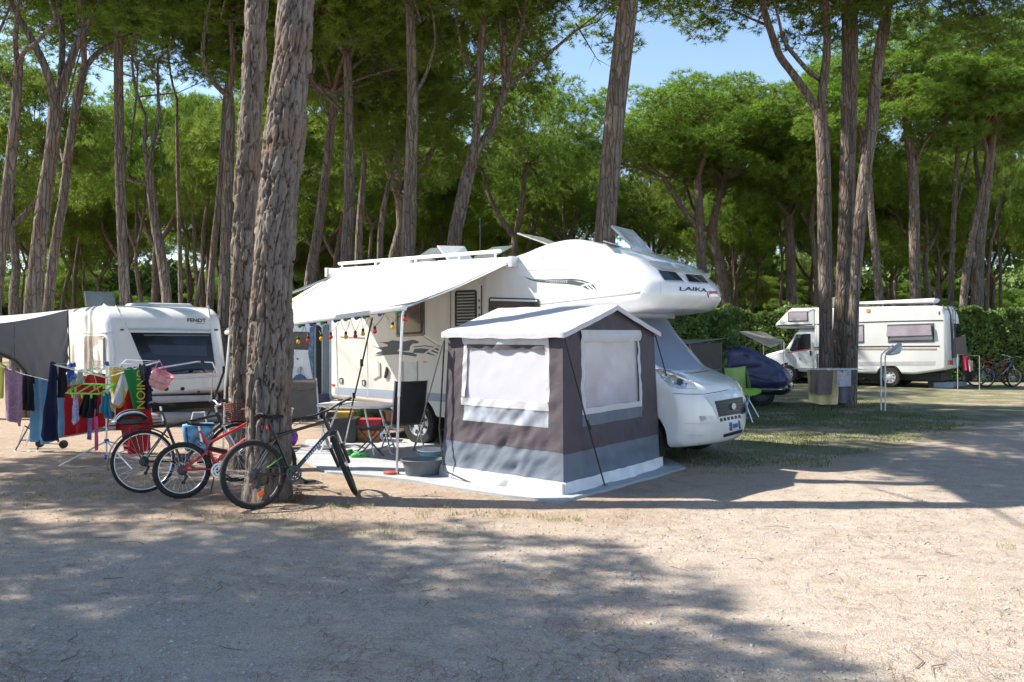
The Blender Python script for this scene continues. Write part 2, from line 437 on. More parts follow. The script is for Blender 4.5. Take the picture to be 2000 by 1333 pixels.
rng = np.random.default_rng(5)
def scatter_pebbles():
    t = (1 + 5 ** .5) / 2
    iv = np.array([(-1, t, 0), (1, t, 0), (-1, -t, 0), (1, -t, 0), (0, -1, t), (0, 1, t), (0, -1, -t), (0, 1, -t), (t, 0, -1), (t, 0, 1), (-t, 0, -1), (-t, 0, 1)]) / 1.9
    it = np.array([(0, 11, 5), (0, 5, 1), (0, 1, 7), (0, 7, 10), (0, 10, 11), (1, 5, 9), (5, 11, 4), (11, 10, 2), (10, 7, 6), (7, 1, 8), (3, 9, 4), (3, 4, 2), (3, 2, 6), (3, 6, 8), (3, 8, 9), (4, 9, 5), (2, 4, 11), (6, 2, 10), (8, 6, 7), (9, 8, 1)])
    N = 15000; y = 3.9 + 5.6 * rng.random(N) ** 1.3; x = (rng.random(N) * 1.34 - .67) * y
    keep = np.array([noise.noise((a * .6, b_ * .6, 9)) + .25 * noise.noise((a * 2, b_ * 2, 4)) + (.12 if a < 1 else -.1) > rng.random() * .6 - .35 for a, b_ in zip(x, y)])
    x, y = x[keep], y[keep]; N = len(x)
    s = .0035 + .011 * rng.random(N) ** 4
    S = s[:, None] * (.7 + .6 * rng.random((N, 3))); S[:, 2] *= .6
    z = np.array([gz_(a, c) for a, c in zip(x, y)]) + S[:, 2] * .25
    a = rng.random(N) * 6.28; J = 1 + .35 * (rng.random((N, 12, 1)) - .5)
    V = iv[None] * J * S[:, None]; c, s_ = np.cos(a)[:, None], np.sin(a)[:, None]
    V = np.stack([V[..., 0] * c - V[..., 1] * s_, V[..., 0] * s_ + V[..., 1] * c, V[..., 2]], -1) + np.stack([x, y, z], -1)[:, None]
    T = (it[None] + 12 * np.arange(N)[:, None, None]).reshape(-1, 3)
    mt = M('pale pebble', (.35, .33, .31), .9, var=.5, vs=22)
    tag(link('gravel', np_mesh('gravel', V.reshape(-1, 3), T, mt)), 'loose pale gravel stones on the lane', 'gravel', None, 'stuff')
def blades(name, pts, L, W, bend, mat, label, cat, flat=False, k=1):
    """thin two-triangle blades standing (or lying) at pts"""
    N = len(pts); a = rng.random(N) * 6.28; pts = np.asarray(pts)
    Ls = L * (.5 + rng.random(N)); d = np.stack([np.cos(a), np.sin(a), np.zeros(N)], -1); pr = np.stack([-np.sin(a), np.cos(a), np.zeros(N)], -1) * W / 2
    if flat:
        curve = (rng.random(N)[:, None] - .5) * .5
        p0 = pts - d * Ls[:, None] / 2; p2 = pts + d * Ls[:, None] / 2 + np.array([0, 0, .004]); p1 = pts + pr / W * 2 * curve * Ls[:, None] * .5 + np.array([0, 0, .006])
        V = np.stack([p0 - pr, p0 + pr, p1 - pr, p1 + pr, p2 - pr, p2 + pr], 1)
        T = np.array([(0, 1, 3), (0, 3, 2), (2, 3, 5), (2, 5, 4)])
    else:
        up = np.array([0, 0, 1.]); bd = bend * (.3 + rng.random(N))[:, None]
        p1 = pts + up * Ls[:, None] * .55 + d * Ls[:, None] * bd * .35; p2 = pts + up * Ls[:, None] * (1 - .4 * bd) + d * Ls[:, None] * bd
        V = np.stack([pts - pr, pts + pr, p1 - pr * .7, p1 + pr * .7, p2], 1)
        T = np.array([(0, 1, 3), (0, 3, 2), (2, 3, 4)])
    nv = V.shape[1]; TT = (T[None] + nv * np.arange(N)[:, None, None]).reshape(-1, 3)
    tag(link(name, np_mesh(name, V.reshape(-1, 3), TT, mat)), label, cat, None, 'stuff')
def scatter_litter():
    scatter_pebbles()
    N = 20000; y = 3.9 + 10 * rng.random(N) ** 1.4; x = (rng.random(N) * 1.3 - .65) * y
    keep = np.array([noise.noise((a * .9, b_ * .9, 19)) + (.2 if b_ > 7.3 else 0) > rng.random() * .9 - .5 for a, b_ in zip(x, y)])
    pts = [(a, b_, gz_(a, b_) + .003) for a, b_ in zip(x[keep], y[keep])]
    for _ in range(2600):
        a = rng.random() * 6.28; q = .18 + .75 * rng.random() ** 1.5; xx, yy = -2.62 + q * math.cos(a) * 1.2, 9.1 + q * math.sin(a); pts.append((xx, yy, gz_(xx, yy) + .003 + .02 * max(0, .5 - q) * rng.random()))
    blades('needle_litter', pts, .085, .0026, 0, M('dry pine needles', (.17, .095, .05), .8, var=.35, vs=8), 'fallen brown pine needles strewn over the sand', 'needles', True)
    pts = []
    while len(pts) < 26000:
        x = rng.uniform(2.0, 9.5); y = rng.uniform(11.2, 23)
        if y < x * 1.02 + 7.4 + 1.2 * noise.noise((x, y, 0)): continue
        if noise.noise((x * .8, y * .8, 41)) + .25 < rng.random() * .9 - .25: continue
        pts.append((x, y, 0))
    blades('grass', pts, .042, .009, .9, M('meadow grass', (.105, .155, .035), .7, var=.4, vs=3, transl=.25), 'short green grass around the pitches beyond the lane', 'grass')
    pts = []
    cl = [(-.55, 8.35, .45), (.1, 8.25, .3), (-.75, 8.75, .2), (-5.2, 10.3, .9), (-4.9, 9.3, .7), (-1.7, 8.7, .25), (2.6, 10.9, .5), (-6, 8.7, .8), (-2.5, 8.2, .6), (-1.2, 7.6, .7), (4.4, 7.1, .25), (3.5, 11.6, .5), (.7, 8.1, .3)]
    for cx, cy, r in cl:
        for _ in range(int(900 * r)):
            a, q = rng.random() * 6.28, r * rng.random() ** .7; x, y = cx + q * math.cos(a) * 1.4, cy + q * math.sin(a) * .5
            if noise.noise((x * 5, y * 5, 2)) > -.05: pts.append((x, y, gz_(x, y)))
    blades('dry_grass', pts, .045, .0045, 1.0, M('dry grass', (.27, .25, .10), .8, var=.4, vs=4, transl=.2), 'sparse yellowing grass tufts near the tree and tent', 'grass')
scatter_litter()

# ================================================================== pines
def bark_material(name, zred, tone=1., bst=.9):
    m = bpy.data.materials.new(name); m.use_nodes = True; n, l = m.node_tree.nodes, m.node_tree.links; b = n['Principled BSDF']
    b.inputs['Roughness'].default_value = .92; b.inputs['Specular IOR Level'].default_value = .15
    tc = n.new('ShaderNodeTexCoord'); mp = n.new('ShaderNodeMapping'); mp.inputs['Scale'].default_value = (1, 1, .17); l.new(tc.outputs['Object'], mp.inputs[0])
    def tex(kind, sc, src, **k):
        t = n.new(kind); t.inputs['Scale'].default_value = sc; l.new(src, t.inputs['Vector'])
        for a, q in k.items(): setattr(t, a, q)
        return t
    nzw = tex('ShaderNodeTexNoise', 7, mp.outputs[0]); ad = n.new('ShaderNodeMix'); ad.data_type = 'VECTOR'; ad.inputs[0].default_value = .06
    l.new(mp.outputs[0], ad.inputs[4]); l.new(nzw.outputs['Color'], ad.inputs[5])
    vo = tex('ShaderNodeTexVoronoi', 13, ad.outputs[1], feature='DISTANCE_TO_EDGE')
    vc = tex('ShaderNodeTexVoronoi', 13, ad.outputs[1])
    fine = tex('ShaderNodeTexNoise', 60, mp.outputs[0]); big = tex('ShaderNodeTexNoise', 2.2, tc.outputs['Object'])
    def mr(v, a, c):
        t = n.new('ShaderNodeMapRange'); l.new(v, t.inputs[0]); t.inputs[1].default_value = a; t.inputs[2].default_value = c; return t.outputs[0]
    def mix(f, a, c):
        t = n.new('ShaderNodeMix'); t.data_type = 'RGBA'; l.new(f, t.inputs[0])
        for i, q in ((6, a), (7, c)):
            if isinstance(q, tuple): t.inputs[i].default_value = (*[x * tone for x in q], 1)
            else: l.new(q, t.inputs[i])
        return t.outputs[2]
    sv = n.new('ShaderNodeSeparateColor'); l.new(vc.outputs['Color'], sv.inputs[0])
    c = mix(mr(sv.outputs[0], 0, 1), (.20, .17, .148), (.35, .295, .25))
    c = mix(mr(big.outputs[0], .5, .66), c, (.28, .20, .15))
    c = mix(mr(fine.outputs[0], .45, .75), c, (.14, .11, .095))
    sx = n.new('ShaderNodeSeparateXYZ'); l.new(tc.outputs['Object'], sx.inputs[0])
    c = mix(mr(sx.outputs[2], zred, zred + 2.5), c, (.26, .125, .065))
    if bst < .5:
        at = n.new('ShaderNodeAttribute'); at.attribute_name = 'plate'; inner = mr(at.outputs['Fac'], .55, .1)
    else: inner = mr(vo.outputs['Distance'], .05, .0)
    c = mix(inner, c, (.10, .072, .058))  # dark inner bark tone that also paints shade into the cracks
    l.new(c, b.inputs['Base Color'])
    hh = n.new('ShaderNodeMath'); hh.operation = 'MULTIPLY_ADD'; l.new(mr(vo.outputs['Distance'], 0, .16), hh.inputs[0]); hh.inputs[1].default_value = 1.
    fm = n.new('ShaderNodeMath'); fm.operation = 'MULTIPLY'; l.new(fine.outputs[0], fm.inputs[0]); fm.inputs[1].default_value = .3; l.new(fm.outputs[0], hh.inputs[2])
    bp = n.new('ShaderNodeBump'); bp.inputs['Strength'].default_value = bst; bp.inputs['Distance'].default_value = .035
    l.new(hh.outputs[0], bp.inputs['Height']); l.new(bp.outputs[0], b.inputs['Normal'])
    return m
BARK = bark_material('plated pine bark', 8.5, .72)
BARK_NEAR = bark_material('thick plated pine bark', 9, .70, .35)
NEEDLE = M('pine needles', (.168, .250, .034), .55, var=.36, vs=1.1, transl=.5, vary=.22, spec=.3)

def make_crown(seed, R=4.0, Hh=2.0, npad=46, ntuft=150, nn=13, dens=1.0):
    r = np.random.default_rng(seed); pads = []
    tr_ = 0
    while len(pads) < npad and tr_ < 4000:
        tr_ += 1
        a = r.random() * 2 * math.pi; q = math.sqrt(r.random()) * R
        top = Hh * math.sqrt(max(0, 1 - (q / (R * 1.06)) ** 2))
        z = top - r.random() ** 1.4 * (top + Hh * .75) + r.normal() * .12
        p = np.array([q * math.cos(a), q * math.sin(a), z]); s = r.uniform(.66, 1.12) * (1.05 - .25 * q / R)
        if any(np.linalg.norm((p - b_) * (1, 1, 1.3)) < .80 for b_, _ in pads): continue
        pads.append((p, s))
    C, D, L = [], [], []
    for p, s in pads:
        k = int(ntuft * 1.2 * s * s * dens); d = r.normal(size=(k, 3)); d[:, 2] = d[:, 2] * .9 + .35; d /= np.linalg.norm(d, axis=1)[:, None]
        rad = (.5 + .5 * r.random(k) ** .5)[:, None]
        lump = 1 + .22 * np.sin(d[:, :1] * 5 + s * 9) * np.cos(d[:, 1:2] * 6 + s * 5)
        C.append(p + d * rad * lump * np.array([1.05, 1.05, .62]) * s); D.append(d + np.array([0, 0, .55]) + r.normal(size=(k, 3)) * .25); L.append(r.uniform(.19, .30, k))
    C, D, L = np.concatenate(C), np.concatenate(D), np.concatenate(L); N = len(C)
    D /= np.linalg.norm(D, axis=1)[:, None]
    nd = D[:, None] * .75 + r.normal(size=(N, nn, 3)) * .62; nd /= np.linalg.norm(nd, axis=2)[..., None]
    ln = L[:, None, None] * r.uniform(.6, 1.1, (N, nn, 1)); sd = np.cross(nd, r.normal(size=(N, nn, 3))); sd /= np.linalg.norm(sd, axis=2)[..., None]
    base = C[:, None] + nd * .015; wd = .0125
    V = np.stack([base - sd * wd, base + sd * wd, base + nd * ln], 2).reshape(-1, 3)
    T = np.arange(len(V)).reshape(-1, 3)
    return np_mesh('crown', V, T, NEEDLE), pads
CROWNS = [make_crown(s, R, H_, npd, nt_) for s, R, H_, npd, nt_ in ((1, 3.5, 2.8, 58, 150), (2, 4.1, 2.6, 68, 145), (3, 3.1, 3.0, 52, 155), (4, 3.8, 2.5, 60, 150), (6, 4.4, 2.8, 74, 140), (7, 2.9, 2.6, 42, 150))]

def bez(a, b, c, n): return [a * (1 - t) ** 2 + b * 2 * t * (1 - t) + c * t * t for t in [i / n for i in range(n + 1)]]
def branches(mb, starts, pads, c, rz, sc, rr, rb=.055, dead=0, szf=1.):
    """limbs from trunk ends out to every needle pad of the crown"""
    cr, sr = math.cos(rz), math.sin(rz); pw = []
    for p, s in pads: pw.append((Vector((c[0] + sc * (p[0] * cr - p[1] * sr), c[1] + sc * (p[0] * sr + p[1] * cr), c[2] + sc * szf * p[2])), s))
    groups = {}
    for q, s in pw:
        i = min(range(len(starts)), key=lambda k: (starts[k][0] - q).length); groups.setdefault(i, []).append(q)
    for i, qs in groups.items():
        st, r0 = starts[i]; qs.sort(key=lambda q: math.atan2(q.y - st.y, q.x - st.x))
        kk = max(1, len(qs) // 5)
        for g in range(kk):
            sub = qs[g::kk] if kk == 1 else qs[g * len(qs) // kk:(g + 1) * len(qs) // kk]
            cen = sum(sub, Vector()) / len(sub); node = st.lerp(cen, .62) + Vector((0, 0, -.25 * sc))
            mid = st.lerp(node, .5) + Vector((rr.uniform(-.2, .2), rr.uniform(-.2, .2), rr.uniform(-.25, .05)))
            pts = bez(st, mid, node, 4); r1 = min(r0 * .62, .10 * sc)
            mb.tube(pts, [r0 * .8 + (r1 * .6 - r0 * .8) * t / 4 for t in range(5)], 6, cap=False)
            for q in sub:
                m2 = node.lerp(q, .5) + Vector((rr.uniform(-.15, .15), rr.uniform(-.15, .15), -.12))
                mb.tube(bez(node, m2, q, 3), [r1 * .5, r1 * .36, r1 * .25, .008], 4, cap=False)
    for _ in range(dead):
        st, r0 = rr.choice(starts); a = rr.random() * 6.28; L = rr.uniform(.8, 2.2)
        e = st + Vector((math.cos(a) * L, math.sin(a) * L, rr.uniform(-.5, .5))); s0 = st + Vector((0, 0, rr.uniform(-1.2, .3)))
        m2 = s0.lerp(e, .5) + Vector((0, 0, rr.uniform(-.2, .3))); mb.tube([s0, m2, e], [.025, .015, .004], 4, cap=False)
        for _ in range(4):
            t = s0.lerp(e, rr.uniform(.3, 1)); mb.tube([t, t + Vector((rr.uniform(-.4, .4), rr.uniform(-.4, .4), rr.uniform(-.3, .3)))], [.009, .003], 3, cap=False)

def worley_disp(mb_pts, radii, depth, seed=1, dens=1.0, nseg=56, dz=.022):
    """trunk mesh whose bark is broken into raised plates: Worley cells stretched along the trunk"""
    rr = np.random.default_rng(seed); pts = np.array([tuple(p) for p in mb_pts]); z = pts[:, 2]
    zz = np.arange(z[0], z[-1], dz); cx = np.interp(zz, z, pts[:, 0]); cy = np.interp(zz, z, pts[:, 1]); rad = np.interp(zz, z, radii)
    A = np.arange(nseg) / nseg * 2 * math.pi
    rm = float(np.mean(radii)); U, Zg = np.meshgrid(A, zz); circ = 2 * math.pi
    su, sz = rm / .066, 1 / .33                      # plate size: about 7 cm wide, 19 cm tall
    nU = int(circ * su / 1.25); nZ = int((zz[-1] - zz[0]) * sz * dens)
    cu = (np.arange(nU)[None] + rr.random((nZ, nU)) * .95) / nU * circ * su
    cz = (np.arange(nZ)[:, None] + rr.random((nZ, nU)) * .95) / nZ * (zz[-1] - zz[0]) * sz
    cu = cu.ravel(); cz = cz.ravel(); ht = rr.random(len(cu))
    wob = np.array([[noise.noise((math.cos(a) * 2.3, math.sin(a) * 2.3, q * 1.7 + seed)) for a in A] for q in zz[::4]])
    wob = np.repeat(wob, 4, 0)[:len(zz)]; wf = np.array([[noise.noise((math.cos(a) * 9, math.sin(a) * 9, q * 11 + seed)) for a in A] for q in zz])
    pu = U * su + wob * .5 + wf * .22; pz = (Zg - zz[0]) * sz + wob * .8 + wf * .30
    disp = np.zeros_like(U); edge = np.zeros_like(U)
    for i in range(len(zz)):
        near = np.abs(cz - pz[i].mean()) < 2.6; a, b_, h = cu[near], cz[near], ht[near]
        du = np.abs(pu[i][:, None] - a[None]); du = np.minimum(du, circ * su - du)
        dd = np.hypot(du, pz[i][:, None] - b_[None]); o = np.argsort(dd, 1)[:, :2]; f1 = np.take_along_axis(dd, o[:, :1], 1)[:, 0]; f2 = np.take_along_axis(dd, o[:, 1:2], 1)[:, 0]
        e = np.clip((f2 - f1) / .24, 0, 1); e = e * e * (3 - 2 * e); disp[i] = e * (.40 + .85 * h[o[:, 0]]); edge[i] = e
    rg = rad[:, None] * (1 + .05 * wob) + depth * (disp - .7) + .006 * wf + .004 * np.sign(wf) * np.abs(wf) ** .5
    flare = np.clip(1 - (zz - zz[0]) / .45, 0, 1)[:, None] ** 2; rg = rg * (1 + .26 * flare * (1 + .7 * np.sin(U * 5 + seed)))
    V = np.stack([cx[:, None] + rg * np.cos(U), cy[:, None] + rg * np.sin(U), Zg], -1); m_, n_ = U.shape
    I = np.arange(m_ * n_).reshape(m_, n_); J = np.roll(I, -1, 1)
    return V.reshape(-1, 3), np.stack([I[:-1], J[:-1], J[1:], I[1:]], -1).reshape(-1, 4), edge.ravel()

def smooth_path(p, w, sub=4):
    """Catmull-Rom through points with widths"""
    if len(p) < 3: return p, w
    o, ow = [], []
    for i in range(len(p) - 1):
        a, b, c, d = p[max(i - 1, 0)], p[i], p[i + 1], p[min(i + 2, len(p) - 1)]
        for k in range(sub):
            t = k / sub
            o.append(.5 * ((2 * b) + (c - a) * t + (2 * a - 5 * b + 4 * c - d) * t * t + (3 * b - a - 3 * c + d) * t ** 3)); ow.append(w[i] * (1 - t) + w[i + 1] * t)
    return o + [p[-1]], ow + [w[-1]]
def pine(label, d, trunk, limbs=(), crown=0, cz=None, csc=1., coff=(0, 0), group='stone pines with a trunk of their own shape', near=False, dead=6, seed=None, szf=.72, nocrown=False, dj=0):
    """trunk and limbs: (px, py, width in px) read at depth d; the crown sits on the limb ends"""
    rr = random.Random(seed or int(trunk[0][0] * 7 + d * 3)); sc = F / d
    def conv(pl, dd=0):
        p = [P(a, b, d + dd * i / max(1, len(pl) - 1)) for i, (a, b, _) in enumerate(pl)]; return p, [q[2] / sc / 2 for q in pl]
    tp, tr = conv(trunk)
    if dj: tp = [P(a, b, d + dj * max(0, (650 - b) / 1000) ** 1.3) for a, b, _ in trunk]
    if 12 < d < 26 and cz and cz < 10: cz += 1.5
    base = Vector((tp[0].x + (tp[0].x - tp[1].x) * min(1, tp[0].z / max(.1, tp[1].z - tp[0].z)) * .6, d, 0))
    if tp[0].z > .1: tp = [base] + tp; tr = [tr[0] * 1.12] + tr
    else: tp[0].z = 0; base = tp[0].copy()
    tp[0] = tp[0] + Vector((0, 0, -.12))
    root = empty('pine_tree', base, 0, label, 'tree', group)
    mb = MB(); sp, sr = smooth_path(tp, tr); ends = []
    if near:
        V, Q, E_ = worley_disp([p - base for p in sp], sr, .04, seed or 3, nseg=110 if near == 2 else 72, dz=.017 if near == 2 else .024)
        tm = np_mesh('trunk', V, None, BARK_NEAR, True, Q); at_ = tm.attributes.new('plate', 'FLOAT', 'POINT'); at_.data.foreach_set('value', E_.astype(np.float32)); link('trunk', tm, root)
    else: mb.tube(sp, sr, 12)
    if not limbs: ends.append((sp[-1], sr[-1]))
    for lb in limbs:
        lp, lr = conv(lb, rr.uniform(-1.2, 1.2)); lp, lr = smooth_path(lp, lr); mb.tube(lp, lr, 8); ends.append((lp[-1], lr[-1]))
    if not nocrown:
        cen = sum((e[0] for e in ends), Vector()) / len(ends); topz = max(e[0].z for e in ends)
        c = Vector((cen.x + coff[0], cen.y + coff[1], cz if cz else max(topz + 1.5, 8.5))); rz = rr.random() * 6.28
        new = []
        for e, r0 in ends:
            if c.z - e.z > 2.2:
                tgt = Vector((e.x * .6 + c.x * .4 + rr.uniform(-.4, .4), e.y * .6 + c.y * .4 + rr.uniform(-.4, .4), c.z - 1.1 * csc))
                m2 = e.lerp(tgt, .5) + Vector((rr.uniform(-.25, .25), 0, 0)); mb.tube(bez(e, m2, tgt, 6), [r0 * (1 - .35 * t / 6) for t in range(7)], 8); new.append((tgt, r0 * .65))
            else: new.append((e, r0))
        branches(mb, new, CROWNS[crown][1], c, rz, csc, rr, dead=dead, szf=szf)
        co = link('crown', CROWNS[crown][0], root, c - base); co.rotation_euler = (0, 0, rz); co.scale = (csc, csc, csc * szf)
    if near:
        if mb.v:
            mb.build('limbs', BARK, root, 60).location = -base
            COL.objects[-1]
    else:
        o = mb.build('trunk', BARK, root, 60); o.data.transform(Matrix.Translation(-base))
    if near and mb.v:
        o = [c_ for c_ in root.children if c_.name.startswith('limbs')][0]; o.data.transform(Matrix.Translation(-base)); o.location = (0, 0, 0)
    return root

# generic variants, copied through the wood
def variant(k, Ht, fork, lean, seed):
    rr = random.Random(seed); mb = MB(); x = y = 0; pts = []; r0 = rr.uniform(.17, .23)
    top = Ht * fork; n = 7
    for i in range(n + 1):
        pts.append(Vector((lean[0] * (i / n) ** 1.5 + .12 * math.sin(i * 1.3 + seed), lean[1] * (i / n) ** 1.5 + .10 * math.cos(i * 1.7 + seed), top * i / n)))
    pts[0] = Vector((0, 0, -.1)); mb.tube(pts, [r0 * (1.15 - .45 * i / n) for i in range(n + 1)], 10, cap=False)
    e = pts[-1]; c = Vector((lean[0] * 1.3, lean[1] * 1.3, Ht - 2.9)); ends = []
    nl = rr.choice((2, 3, 3)); a0 = rr.random() * 6.28
    for i in range(nl):
        a = a0 + i * 6.28 / nl + rr.uniform(-.4, .4); t = Vector((c.x + math.cos(a) * 1.3, c.y + math.sin(a) * 1.3, c.z - rr.uniform(.7, 1.3)))
        mb.tube(bez(e, e.lerp(t, .5) + Vector((math.cos(a) * .5, math.sin(a) * .5, -.1)), t, 5), [r0 * .66 * (1 - .08 * j) for j in range(6)], 7, cap=False); ends.append((t, r0 * .42))
    branches(mb, ends, CROWNS[k][1], c, 0, 1, rr, dead=9)
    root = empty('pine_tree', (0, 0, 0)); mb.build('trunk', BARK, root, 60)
    co = link('crown', CROWNS[k][0], root, c)
    return root
VAR = [variant(0, 12.6, .52, (.5, .2), 3), variant(1, 13.2, .5, (-.7, .3), 8), variant(2, 12.0, .48, (.9, -.3), 13), variant(3, 13.6, .56, (-.3, .2), 21), variant(4, 13.0, .45, (.2, .6), 34), variant(5, 11.8, .55, (-1.0, 0), 55)]
USED = [False] * 6
def plant(k, x, y, rz, s, label, group, sz=1.):
    if USED[k]: o = copy_tree(VAR[k])
    else: o = VAR[k]; USED[k] = True
    o.location = (x, y, 0); o.rotation_euler = (0, 0, rz); o.scale = (s, s, s * sz)
    return tag(o, label, 'tree', group)
# ------------------------------------------------ the pines one can tell apart in the photograph
pine('thick pine with deeply plated bark that the mountain bike leans on', 9.15, [(522, 975, 86), (525, 860, 82), (527, 700, 82), (535, 500, 73), (550, 330, 75), (562, 200, 74), (580, 0, 69), (596, -180, 62), (606, -330, 55)], crown=2, cz=9.6, csc=.85, coff=(.6, 3.0), near=2, seed=3, dead=3, dj=.7)
pine('second thick plated pine close behind the bike tree', 11.2, [(472, 915, 44), (473, 700, 43), (478, 450, 43), (492, 200, 42), (501, 0, 42), (508, -180, 38), (505, -330, 34)], crown=0, cz=11.2, csc=.95, coff=(1.7, 1.6), near=1, seed=9, dead=3)
pine('slender straight pine rising behind the white caravan roof', 19., [(244, 600, 20), (236, 400, 19), (232, 200, 18), (231, 0, 16), (232, -150, 13)], crown=2, cz=9.6, csc=.9, coff=(0, 1.5))
pine('pine forking high above the grey sun canopy', 18., [(62, 615, 31), (74, 500, 30), (88, 380, 28), (101, 300, 27), (108, 210, 25)],
     [[(108, 215, 18), (95, 150, 16), (66, 85, 14), (28, 20, 11), (0, -40, 9)], [(110, 215, 18), (135, 130, 16), (158, 70, 14), (196, 0, 11), (215, -60, 9)], [(112, 215, 13), (122, 90, 12), (112, -20, 10)]], crown=0, cz=9.4, coff=(0, 2.6))
pine('leaning pine with a kinked stub just left of the caravan hatch', 19.2, [(94, 605, 20), (108, 480, 19), (125, 380, 18), (134, 300, 17), (150, 200, 16), (165, 132, 15)],
     [[(165, 135, 11), (190, 105, 10), (235, 78, 9), (300, 55, 6)], [(165, 135, 12), (163, 60, 10), (158, -40, 9)], [(126, 322, 7), (118, 296, 6), (108, 278, 4)]], crown=3, cz=9.5, csc=.8, coff=(0, 2.2))
pine('bent pine cut by the left edge of the picture', 17.6, [(-12, 620, 26), (0, 500, 24), (14, 380, 22), (26, 270, 20), (34, 170, 18), (36, 125, 17)],
     [[(36, 130, 11), (48, 100, 9), (70, 85, 8), (110, 40, 6)], [(36, 130, 12), (30, 80, 10), (38, 0, 9), (30, -60, 8)], [(26, 172, 8), (5, 150, 7), (-30, 120, 6)]], crown=0, cz=9.2, csc=.9, coff=(-.3, 2.8))
pine('pine leaning left behind the caravan, reddish above its fork', 20.5, [(327, 610, 19), (318, 520, 19), (304, 440, 18), (296, 380, 17), (290, 320, 15)],
     [[(290, 325, 9), (282, 285, 8), (286, 230, 7)], [(292, 325, 10), (300, 280, 9), (312, 225, 7)], [(290, 360, 7), (262, 355, 6), (240, 345, 5)]], crown=5, cz=7.9, csc=.85)
pine('thin pale pole-like pine right of the leaning one', 24., [(353, 610, 9), (351, 480, 8), (347, 330, 7), (345, 195, 5)], crown=5, cz=9.9, csc=.6, dead=2)
pine('dark straight pine just left of the thick trunks', 20., [(436, 640, 22), (440, 500, 21), (446, 350, 20), (449, 240, 19), (447, 180, 17)],
     [[(447, 190, 11), (430, 175, 10), (405, 145, 8), (395, 100, 7)], [(448, 190, 12), (455, 120, 10), (450, 40, 9)]], crown=1, cz=9.4, csc=.8)
pine('narrow slanting pine beside the dark straight one', 21.5, [(409, 620, 14), (416, 500, 13), (428, 380, 12), (436, 260, 9)], crown=0, cz=8.8, csc=.75)
pine('straight pine behind the motorhome awning, sunlit along its left side', 18.2, [(796, 520, 29), (800, 420, 28), (803, 300, 24), (806, 200, 22), (803, 80, 19), (800, 0, 17), (797, -90, 14)], [[(806, 190, 8), (830, 150, 7), (850, 90, 5)]], crown=0, cz=9.0, coff=(-.6, .8))
pine('twin stemmed pine forking behind the open roof hatch', 19.5, [(886, 500, 28), (897, 420, 27), (912, 350, 26), (925, 300, 24)],
     [[(926, 300, 17), (934, 220, 15), (938, 120, 14), (944, 30, 13), (948, -40, 10)], [(927, 300, 18), (958, 255, 17), (975, 205, 16), (990, 165, 15)], [(990, 170, 11), (1000, 110, 10), (1020, 50, 8), (1030, -20, 7)], [(990, 170, 10), (1040, 130, 8), (1090, 90, 6), (1125, 60, 5)], [(990, 170, 9), (985, 100, 8), (975, 40, 7)], [(937, 140, 6), (910, 120, 5), (895, 60, 4), (892, 10, 3)]], crown=3, cz=10.0, csc=.9, coff=(.25, 0), dead=8)
pine('tall plated pine standing right behind the motorhome overcab', 16.5, [(1181, 490, 41), (1186, 400, 40), (1194, 300, 40), (1206, 180, 40), (1218, 80, 40), (1227, 0, 40), (1240, -120, 36), (1248, -230, 32)], crown=4, cz=14.2, coff=(.6, -.8), dead=2)
pine('forked pine above the rear half of the awning', 20.5, [(676, 530, 24), (682, 400, 22), (682, 280, 19), (681, 200, 17), (678, 110, 16)],
     [[(678, 112, 11), (655, 75, 10), (635, 35, 9), (618, -30, 7)], [(679, 112, 11), (700, 75, 10), (713, 35, 8), (718, -40, 7)], [(670, 220, 7), (640, 190, 6), (610, 155, 5)]], crown=1, cz=9.3, csc=.8)
pine('leaning dark pine just right of the thick bike tree', 22.5, [(604, 560, 20), (620, 460, 19), (636, 340, 17), (648, 240, 15), (652, 180, 12)], crown=3, cz=8.2, csc=.9)
pine('thin dark pine between the awning pines', 25.5, [(700, 520, 15), (703, 430, 14), (709, 350, 11), (712, 300, 9)], crown=5, cz=8.2, csc=.8)
pine('curving slim pine left of the sunlit straight pine', 26., [(742, 500, 12), (746, 430, 11), (757, 370, 9), (766, 340, 8)], [[(766, 342, 5), (785, 330, 4), (800, 322, 3)]], crown=2, cz=8.0, csc=.75)
pine('pale pine of the trio behind the towel rack, forking wide to the left', 20.6, [(1615, 790, 34), (1613, 640, 25), (1611, 480, 27), (1609, 330, 26), (1606, 270, 26), (1600, 215, 26)],
     [[(1600, 222, 17), (1572, 178, 16), (1545, 140, 15), (1522, 108, 15), (1505, 60, 14), (1490, 10, 13), (1480, -50, 11)], [(1601, 222, 18), (1609, 155, 17), (1616, 90, 16), (1612, 20, 15), (1612, -40, 12)], [(1608, 160, 9), (1580, 140, 9), (1545, 100, 8), (1528, 75, 6)], [(1500, 50, 6), (1470, 38, 5), (1430, 20, 3)]], crown=3, cz=11.2, csc=.85, coff=(-.5, 0), dead=10)
pine('dark straight middle pine of the trio behind the towel rack', 20.9, [(1640, 788, 38), (1644, 640, 32), (1652, 480, 31), (1656, 300, 29), (1660, 130, 30), (1659, 0, 30), (1656, -120, 26)], crown=4, cz=12.2, dead=4)
pine('reddish pine of the trio leaning right behind the towel rack', 20.3, [(1658, 795, 30), (1668, 600, 19), (1676, 480, 22), (1688, 350, 24), (1703, 240, 23), (1710, 160, 21), (1722, 80, 22), (1730, 40, 22)],
     [[(1728, 45, 13), (1716, 0, 12), (1712, -60, 10)], [(1731, 45, 15), (1740, -10, 13), (1752, -60, 11)]], crown=2, cz=10.4, csc=.95, coff=(1.0, .4))
